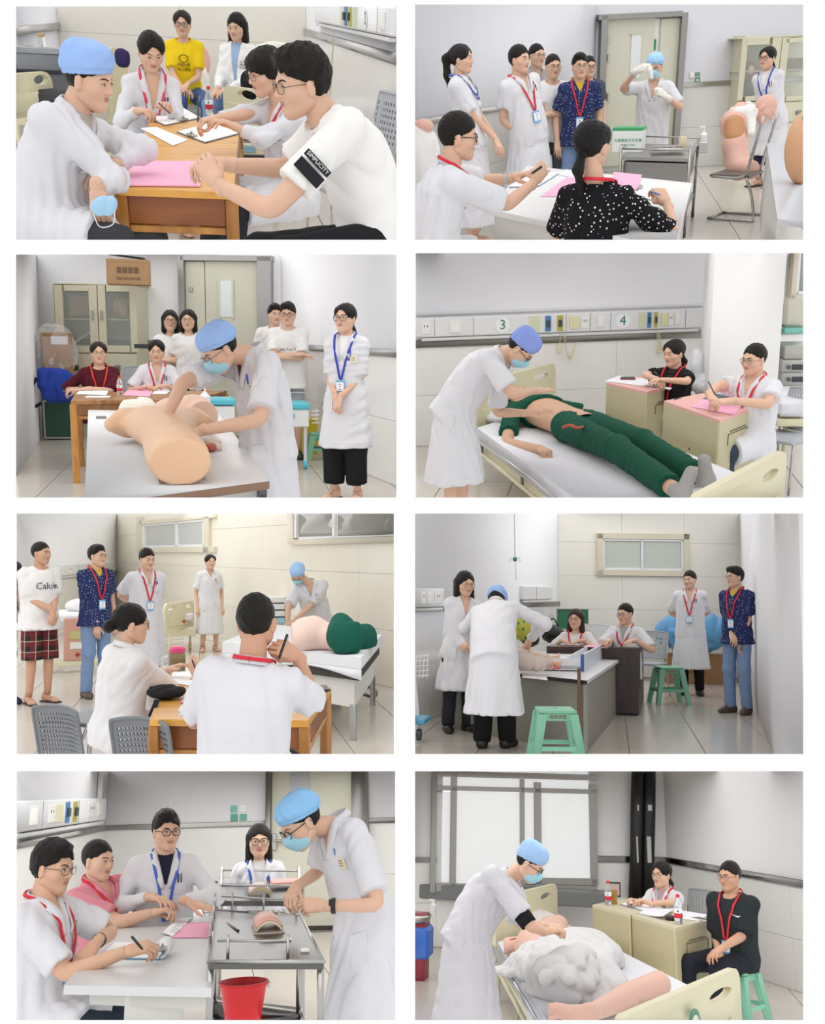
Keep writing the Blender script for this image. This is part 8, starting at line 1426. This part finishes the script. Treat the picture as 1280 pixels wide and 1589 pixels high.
# black pipes in the corner
for i_, (px, lab) in enumerate(((985, 'left black-wrapped pipe in the corner'), (1003, 'right black-wrapped pipe in the corner'))):
    q0, q1 = on_wall(w3, px, 1180, .12), on_wall(w3, px - 4, 1392, .12); T = Thing('wrapped_pipe', lab, 'pipe', q1); T.part('pipe', tube([q0, q0 * .6 + q1 * .4, q0 * .3 + q1 * .7, q1], [.075, .08, .076, .085], 16), mat('pipe_black', '18181A', rough=.45, bump=.4, bscale=18), smooth=True)
    for k_ in range(2): q = q0 * (.35 + .3 * k_) + q1 * (.65 - .3 * k_) + A(.01, -.085, 0); T.part('tape_patch', box(q, (.05 if i_ else .02, .01, .07 if k_ else .3)), plastic('B9B8B4'))
# bed
zm = .5; cr = CREAM(); WS = fabric('D6D6DA', 'sheet_white2'); g = lambda px, py, z=zm: P.onz(px, py, z)
hl, hr_, fr, fl_ = g(772, 1462), g(872, 1430), g(1100, 1545), g(872, 1620)
B = Thing('hospital_bed', 'cream hospital bed with grey blanket and training parts', 'bed', (hl + fr) / 2 * A(1, 1, 0)); B.part('mattress', poly_box([hl, hr_, fr, fl_], zm - .12, zm), WS); B.part('bed_frame', poly_box([hl, hr_, fr, fl_], zm - .2, zm - .13), cr)
headboard(B, 'headboard', hl + nrm(hl - fl_) * .15, hr_ + nrm(hr_ - fr) * .15, .3, .86, cr, grip=((.3, .1),)); headboard(B, 'footboard', P.onz(1147, 1500, .84) * A(1, 1, 0), P.onz(962, 1580, .84) * A(1, 1, 0), .25, .84, cr, grip=((-.3, .11), (.33, .11)), th=.05)
B.part('side_rail', tube([up_(hl, zm - .04) + A(-.04, -.05, 0), up_(fl_, zm - .04) + A(-.04, -.05, 0)], .024, 8), metal('C6C6C8', .35), smooth=True); B.part('side_rail', tube([up_(hl, zm - .15) + A(-.04, -.05, 0), up_(fl_, zm - .15) + A(-.04, -.05, 0)], .018, 8), cr, smooth=True)
for q in (hl, hr_, fr, fl_): B.part('leg', tube([up_(q, 0), up_(q, zm - .18)], .025, 8), cr)
fa, fb = P.onz(1147, 1500, .84), P.onz(962, 1580, .84); fdir = nrm((fb - fa) * A(1, 1, 0)); fn = np.cross(fdir, A(0, 0, 1)); fn = fn if fn[1] < 0 else -fn
c = (fa + fb) / 2 * A(1, 1, 0) + fn * .03; Rf = np.stack([-fdir, -fn, A(0, 0, 1)], 1)
B.part('green_emblem', lathe([(.085, 0), (.085, .008)], c + A(0, 0, .66), 20, np.stack([-fdir, A(0, 0, 1), fn], 1)), plastic('4E8A66')); B.part('emblem_core', lathe([(.055, .008), (.055, .012)], c + A(0, 0, .66), 18, np.stack([-fdir, A(0, 0, 1), fn], 1)), plastic('D9DDCB')); B.part('chart_holder', box(c + A(0, 0, .5), (.26, .02, .22), R=Rf, bev=.006), plastic('CFC59C'))
c = g(812, 1440); single('pillow', 'white pillow with red print at the head of the bed', 'pillow', Field([(_ell(c + A(.04, .2, .05), (.32, .3, .1), rotz(-30)), 0)], .012, wr=.02).mesh(), fabric('DCD6D6'), smooth=True)
pkm = mat('manikin_rose', 'D6AC9C', rough=.5, var=.03); T = Thing('training_torso', 'pink chest and arm trainer with sutured cuts on the bed', 'manikin', g(820, 1462))
blob(T, 'chest', [(_cone(g(828, 1462, zm + .12), g(858, 1448, zm + .14), .14, .13), 0), (_cone(g(820, 1470, zm + .1), g(840, 1482, zm + .1), .12, .12), .06), (_cone(g(852, 1440, zm + .16), g(866, 1436, zm + .17), .1, .09), .05)], .011, pkm); blob(T, 'arm_stump', [(_cone(g(822, 1468, zm + .09), g(782, 1468, zm + .08), .085, .065, flat=True), 0)], .01, pkm)
T.part('sutured_cut', J(*[tube([g(px, py, zm + .22), g(px + 8, py - 2, zm + .22)], .006, 5) for px, py in ((792, 1458), (852, 1440))]), plastic('9A3A34'))
T = Thing('blanket', 'crumpled grey-white blanket heaped over the bed', 'blanket', g(880, 1510)); blob(T, 'cloth', [(_ell(g(866, 1498, zm + .06), (.36, .5, .19)), 0), (_ell(g(902, 1482, zm + .08), (.3, .5, .19)), .15), (_ell(g(905, 1522, zm + .03), (.32, .4, .13)), .15), (_ell(g(925, 1484, zm + .06), (.22, .35, .12)), .1), (_ell(g(806, 1508, zm + .01), (.2, .2, .05)), .1), (_ell(g(884, 1542, zm + .01), (.3, .25, .07)), .1)] + [(_cone(g(x0, y0_, zm + z0), g(x1, y1_, zm + z1), .05, .04), .12) for x0, y0_, z0, x1, y1_, z1 in ((840, 1500, .22, 900, 1476, .27), (850, 1516, .18, 880, 1486, .26), (880, 1520, .18, 905, 1480, .27), (905, 1526, .12, 918, 1486, .22), (835, 1512, .12, 810, 1500, .05), (930, 1500, .14, 945, 1478, .14), (862, 1530, .1, 880, 1545, .05), (890, 1535, .1, 925, 1520, .1))], .012, fabric('C9C8C8', 'blanket_grey'), wr=.04, wf=.55, post=lambda d, X, Y, Z: np.maximum(d, zm + .002 - Z), seed=5)
T = Thing('leg_trainer', 'pink leg trainer with foot lying at the foot of the bed', 'manikin', g(930, 1560)); lz = zm + .09
blob(T, 'leg', [(_cone(g(1024, 1526, lz + .02), g(970, 1546, lz + .01), .085, .075, flat0=True), 0), (_cone(g(970, 1548, lz + .01), g(915, 1572, lz), .075, .048), .04), (_cone(g(915, 1572, lz), g(890, 1576, lz - .02), .055, .05), .03), (_cone(g(895, 1576, lz - .02), g(862, 1566, lz - .01), .055, .04), .03)] + [(_cone(g(864, 1562 + 4 * k_, lz - .01 - .008 * k_), g(853, 1560 + 5 * k_, lz - .01 - .01 * k_), .022 - .002 * k_, .014), .012) for k_ in range(5)], .009, pkm, label='pink plastic leg')
c = g(800, 1486); T = Thing('kidney_dish', 'steel dish with gauze beside the arm trainer', 'dish', c); T.part('dish', lathe([(.03, 0), (.055, .01), (.065, .04), (.062, .04), (.052, .012), (.03, .004)], c + A(0, 0, .002), 22, caps=False), STEEL(), smooth=True); T.part('gauze', box(c + A(-.01, 0, .05), (.05, .06, .06), R=rotz(20) @ roty(20)), paper('EDEDED'))
# the candidate
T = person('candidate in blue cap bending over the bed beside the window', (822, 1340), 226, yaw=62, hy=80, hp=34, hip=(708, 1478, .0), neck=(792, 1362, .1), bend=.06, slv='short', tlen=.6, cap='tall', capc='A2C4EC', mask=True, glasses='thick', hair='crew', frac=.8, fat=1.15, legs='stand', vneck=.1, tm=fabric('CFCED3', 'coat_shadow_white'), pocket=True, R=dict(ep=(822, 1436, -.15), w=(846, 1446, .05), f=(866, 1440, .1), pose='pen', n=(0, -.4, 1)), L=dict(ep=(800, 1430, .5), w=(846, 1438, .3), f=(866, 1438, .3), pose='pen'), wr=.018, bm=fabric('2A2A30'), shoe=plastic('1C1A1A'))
S_ = T.S[1]; E_ = T.arms[1]['E']; d_ = E_ - S_; T.part('black_undershirt_sleeve', tube([S_ + d_ * .78, S_ + d_ * .98], [.062, .058], 16), fabric('1A1A1E'), smooth=True)
# desks and seated examiners
zd = .78; DK2 = mat('desk_sand', 'C3B893', rough=.5, var=.02); TP2 = mat('desk_sand_top', 'CFC7AA', rough=.4)
box_desk('sand coloured desk nearest the man in the dark t-shirt', [P.onz(980, 1420, zd), P.onz(1048, 1440, zd), P.onz(1108, 1426, zd), P.onz(1035, 1408, zd)], zd, (DK2, TP2)); box_desk('sand coloured desk behind with bottle and tea cup', [P.onz(919, 1404, zd), P.onz(978, 1420, zd), P.onz(1030, 1408, zd), P.onz(968, 1394, zd)], zd, (DK2, TP2), lines=False)
red = 'D2303C'
person('examiner with ponytail and glasses in white coat resting her hands on the papers', (1027, 1357), 166, yaw=-36, hy=-42, hp=2, sex='f', slv='short', tlen=.1, hair='lowpony', glasses='thin', lan=red, badge=False, vneck=.2, inner=fabric('B8A0A8'), pens=('3A60B8',), frac=.8, R=dict(w=(992, 1400, -.2), f=(976, 1394, -.25), pose='clasp', e=A(-.6, 0, -.8)), L=dict(ep=(1048, 1400, -.2), w=(1008, 1402, -.3), f=(994, 1396, -.32), pose='clasp'))
T = person('examiner in dark patterned sports t-shirt sitting on a green stool', (1132, 1360), 190, yaw=-34, hy=-44, hp=4, top='tee', tm=fabric('262C2E', 'tee_dark_sport'), tlen=.1, vneck=0, hair='crew', glasses='thin', lan=red, badge=.12, fat=1.15, frac=.85, legs='sit', lyaw=-45, bm=fabric('20222C', 'trousers_dark'), shoe=plastic('1C1A1A'), L=dict(ep=(1152, 1452, -.1), w=(1122, 1470, -.35), f=(1106, 1480, -.42), pose='relax'), R=dict(w=('b', .05, .2, -.44)), skinc='C99A7E')
T.part('sport_mark', tube([T.fp(-.12, .345, .006), T.fp(-.1, .335, .006), T.fp(-.06, .352, .006)], [.002, .007, .001], 6), paper('E0E0E0'), parent=T.garment)
c = T.hip; plastic_stool('green plastic stool under the man in the dark t-shirt', A(c[0], c[1], 0), .44, .34, -35)
ch = P.pts(1076, 1412, 160); visitor_chair('grey perforated chair behind the woman with the ponytail', A(ch[0] - .05, ch[1], 0), -40, nx=10, nz=7, bz=ch[2], bw=.42, col='9A9C9E')
water_bottle('water bottle with red cap at the back corner of the rear desk', P.onz(944, 1404, zd), .22); water_bottle('water bottle with red cap standing on the near sand desk', P.onz(1053, 1434, zd), .24)
c = P.onz(953, 1403, zd); T = Thing('tea_cup', 'glass cup of amber tea beside the rear water bottle', 'cup', c); T.part('cup_glass', lathe([(.028, 0), (.03, .004), (.032, .13), (.03, .13)], c, 20), mat('cup_tea', 'B08A3C', rough=.08, alpha=.85), smooth=35); T.part('cup_rim', tube([c + A(.032 * math.cos(t), .032 * math.sin(t), .13) for t in np.linspace(0, 6.1, 16)], .003, 5, closed=True), mat('jar_glass', 'F4F7F8', rough=.05, trans=.9), smooth=True)
clipboard('blue clipboard in front of the woman with the ponytail', [(962, 1404), (998, 1414), (1016, 1406), (980, 1398)], zd, '4A5E9A', 0); paper_sheet('pile of white forms with a curled page on the near desk', [(992, 1418), (1030, 1428), (1046, 1416), (1008, 1408)], 6, 'E6E6EC', zd, curl=.03); paper_sheet('white form beside the near bottle', [(1036, 1424), (1084, 1430), (1098, 1420), (1060, 1414)], 3, 'E6E6EE', zd)
c = P.onz(1090, 1428, zd); T = Thing('phone', 'white-edged phone at the right end of the near desk', 'phone', c); T.part('phone_body', box(c + A(0, 0, .008), (.1, .2, .01), R=rotz(40), bev=.004), plastic('E0D8CC')); T.part('screen', box(c + A(0, 0, .014), (.088, .18, .002), R=rotz(40), bev=.0008), plastic('2A2C32', .12))
single('black_clip', 'black binder clip on the near desk', 'clip', box(P.onz(1040, 1424, zd + .02), (.09, .1, .03), bev=.008), plastic('1E1E22'))
# left edge: trolley with bottles
T = Thing('medical_trolley', 'blue trolley top with steel bowl at the left edge', 'trolley', corner(650, 150)); c = P.pts(648, 1452, 160); T.part('blue_bin', box(c + A(0, 0, -.05), (.28, .3, .3), bev=.03), plastic('3A6AC0')); T.part('steel_bowl', lathe([(.04, 0), (.12, .02), (.15, .09), (.145, .09), (.11, .03), (.04, .012)], c + A(0, -.05, .12), 24, caps=False), STEEL(), smooth=True); T.part('post', box(A(c[0], c[1], .3), (.2, .25, .6)), plastic('8A2030'))
c = P.pts(672, 1412, 150); T = Thing('sanitizer_bottle', 'white pump bottle on the sill at the left edge', 'bottle', c); T.part('bottle_body', lathe([(.035, -.05), (.038, -.04), (.038, .05), (.015, .07), (.012, .09)], c, 16), plastic('E4E4E4'), smooth=35); T.part('pump', box(c + A(-.015, 0, .1), (.06, .014, .014)), plastic('F0F0F0'))
T = Thing('notice_board', 'small green-framed card leaning in the corner by the pipes', 'card', P.pts(950, 1385, 142)); c = P.pts(952, 1380, 142); T.part('frame', box(c, (.16, .03, .16)), plastic('3A5A4A')); T.part('card', box(c + A(0, -.018, 0), (.13, .006, .12)), paper('D8B8B0'))

# ------------------------------------------------------------------ each room set ends at its own section planes
def finish():
    bpy.context.view_layer.update()
    for o in list(COL.objects):
        pi = OWNER.get(o.name)
        if pi is None or o.type != 'MESH': continue
        p = PN[pi]; x0, y0, x1, y1 = p.rect; g = 0.0; x0 -= g; y0 -= g; x1 += g; y1 += g
        M = o.matrix_local if o.parent is None else o.parent.matrix_local @ o.matrix_local
        if o.parent is not None and o.parent.parent is not None: M = o.parent.parent.matrix_local @ M
        me = o.data; n = len(me.vertices); v = np.zeros(n * 3, np.float32); me.vertices.foreach_get('co', v); v = v.reshape(-1, 3).astype(float)
        Mn = np.array(M); wv = v @ Mn[:3, :3].T + Mn[:3, 3]
        # signed distances to the four planes through the eye and the frame edges (positive = inside)
        nl = [np.cross(ray(x0, y0), ray(x0, y1)), np.cross(ray(x1, y1), ray(x1, y0)), np.cross(ray(x1, y0), ray(x0, y0)), np.cross(ray(x0, y1), ray(x1, y1))]
        ctr = ray((x0 + x1) / 2, (y0 + y1) / 2); nl = [nrm(q) * (1 if q @ ctr > 0 else -1) for q in nl]
        ins = np.stack([wv @ q for q in nl], 1); ok = (ins > 0).all(1)
        if ok.all(): continue
        if (ins < 0).all(0).any(): DEAD.append(o); continue
        if me.users > 1: o.data = me = me.copy()
        big = n > 60000
        bm = bmesh.new(); bm.from_mesh(me)
        if big:
            bm.verts.ensure_lookup_table(); rm = [bm.verts[i] for i in np.where((ins < -.012).any(1))[0]]; bmesh.ops.delete(bm, geom=rm, context='VERTS')
        else:
            R3 = np.linalg.inv(Mn); cl = Vector(R3[:3, 3])
            for q, col in zip(nl, ins.T):
                if (col > 0).all(): continue
                no = Vector(Mn[:3, :3].T @ q)
                r = bmesh.ops.bisect_plane(bm, geom=bm.verts[:] + bm.edges[:] + bm.faces[:], plane_co=cl, plane_no=no, clear_inner=True)
                ed = [e for e in r['geom_cut'] if isinstance(e, bmesh.types.BMEdge)]
                if ed:
                    try:
                        if n < 4000: bmesh.ops.holes_fill(bm, edges=ed, sides=0)
                    except Exception: pass
        if len(bm.faces): bm.to_mesh(me)
        else: DEAD.append(o)
        bm.free()
DEAD = []
GROUPS = {'water_bottle': 'water bottles on the desks', 'visitor_chair': 'grey perforated chairs', 'plastic_stool': 'green plastic stools', 'examiner_desk': 'desks of the examiners', 'hospital_bed': 'hospital beds', 'clipboard': 'clipboards', 'pen': 'pens', 'waste_pail': 'pails under the trolley', 'wrapped_pipe': 'black pipes in the corner', 'suture_pad': 'suture pads', 'call_handset': 'call buttons'}
for nm_, ph_ in GROUPS.items():
    for i_ in PN:
        l_ = [o for o in COL.objects if o.parent is None and OWNER.get(o.name) == i_ and o.name.split('.')[0] == nm_]
        for o in l_ if len(l_) > 1 else []: o['group'] = ph_
finish()
for o in DEAD:
    for c in list(o.children):
        if c not in DEAD: c.parent = o.parent
    bpy.data.objects.remove(o)
for o in [o for o in COL.objects if o.type == 'EMPTY' and not o.children]: bpy.data.objects.remove(o)
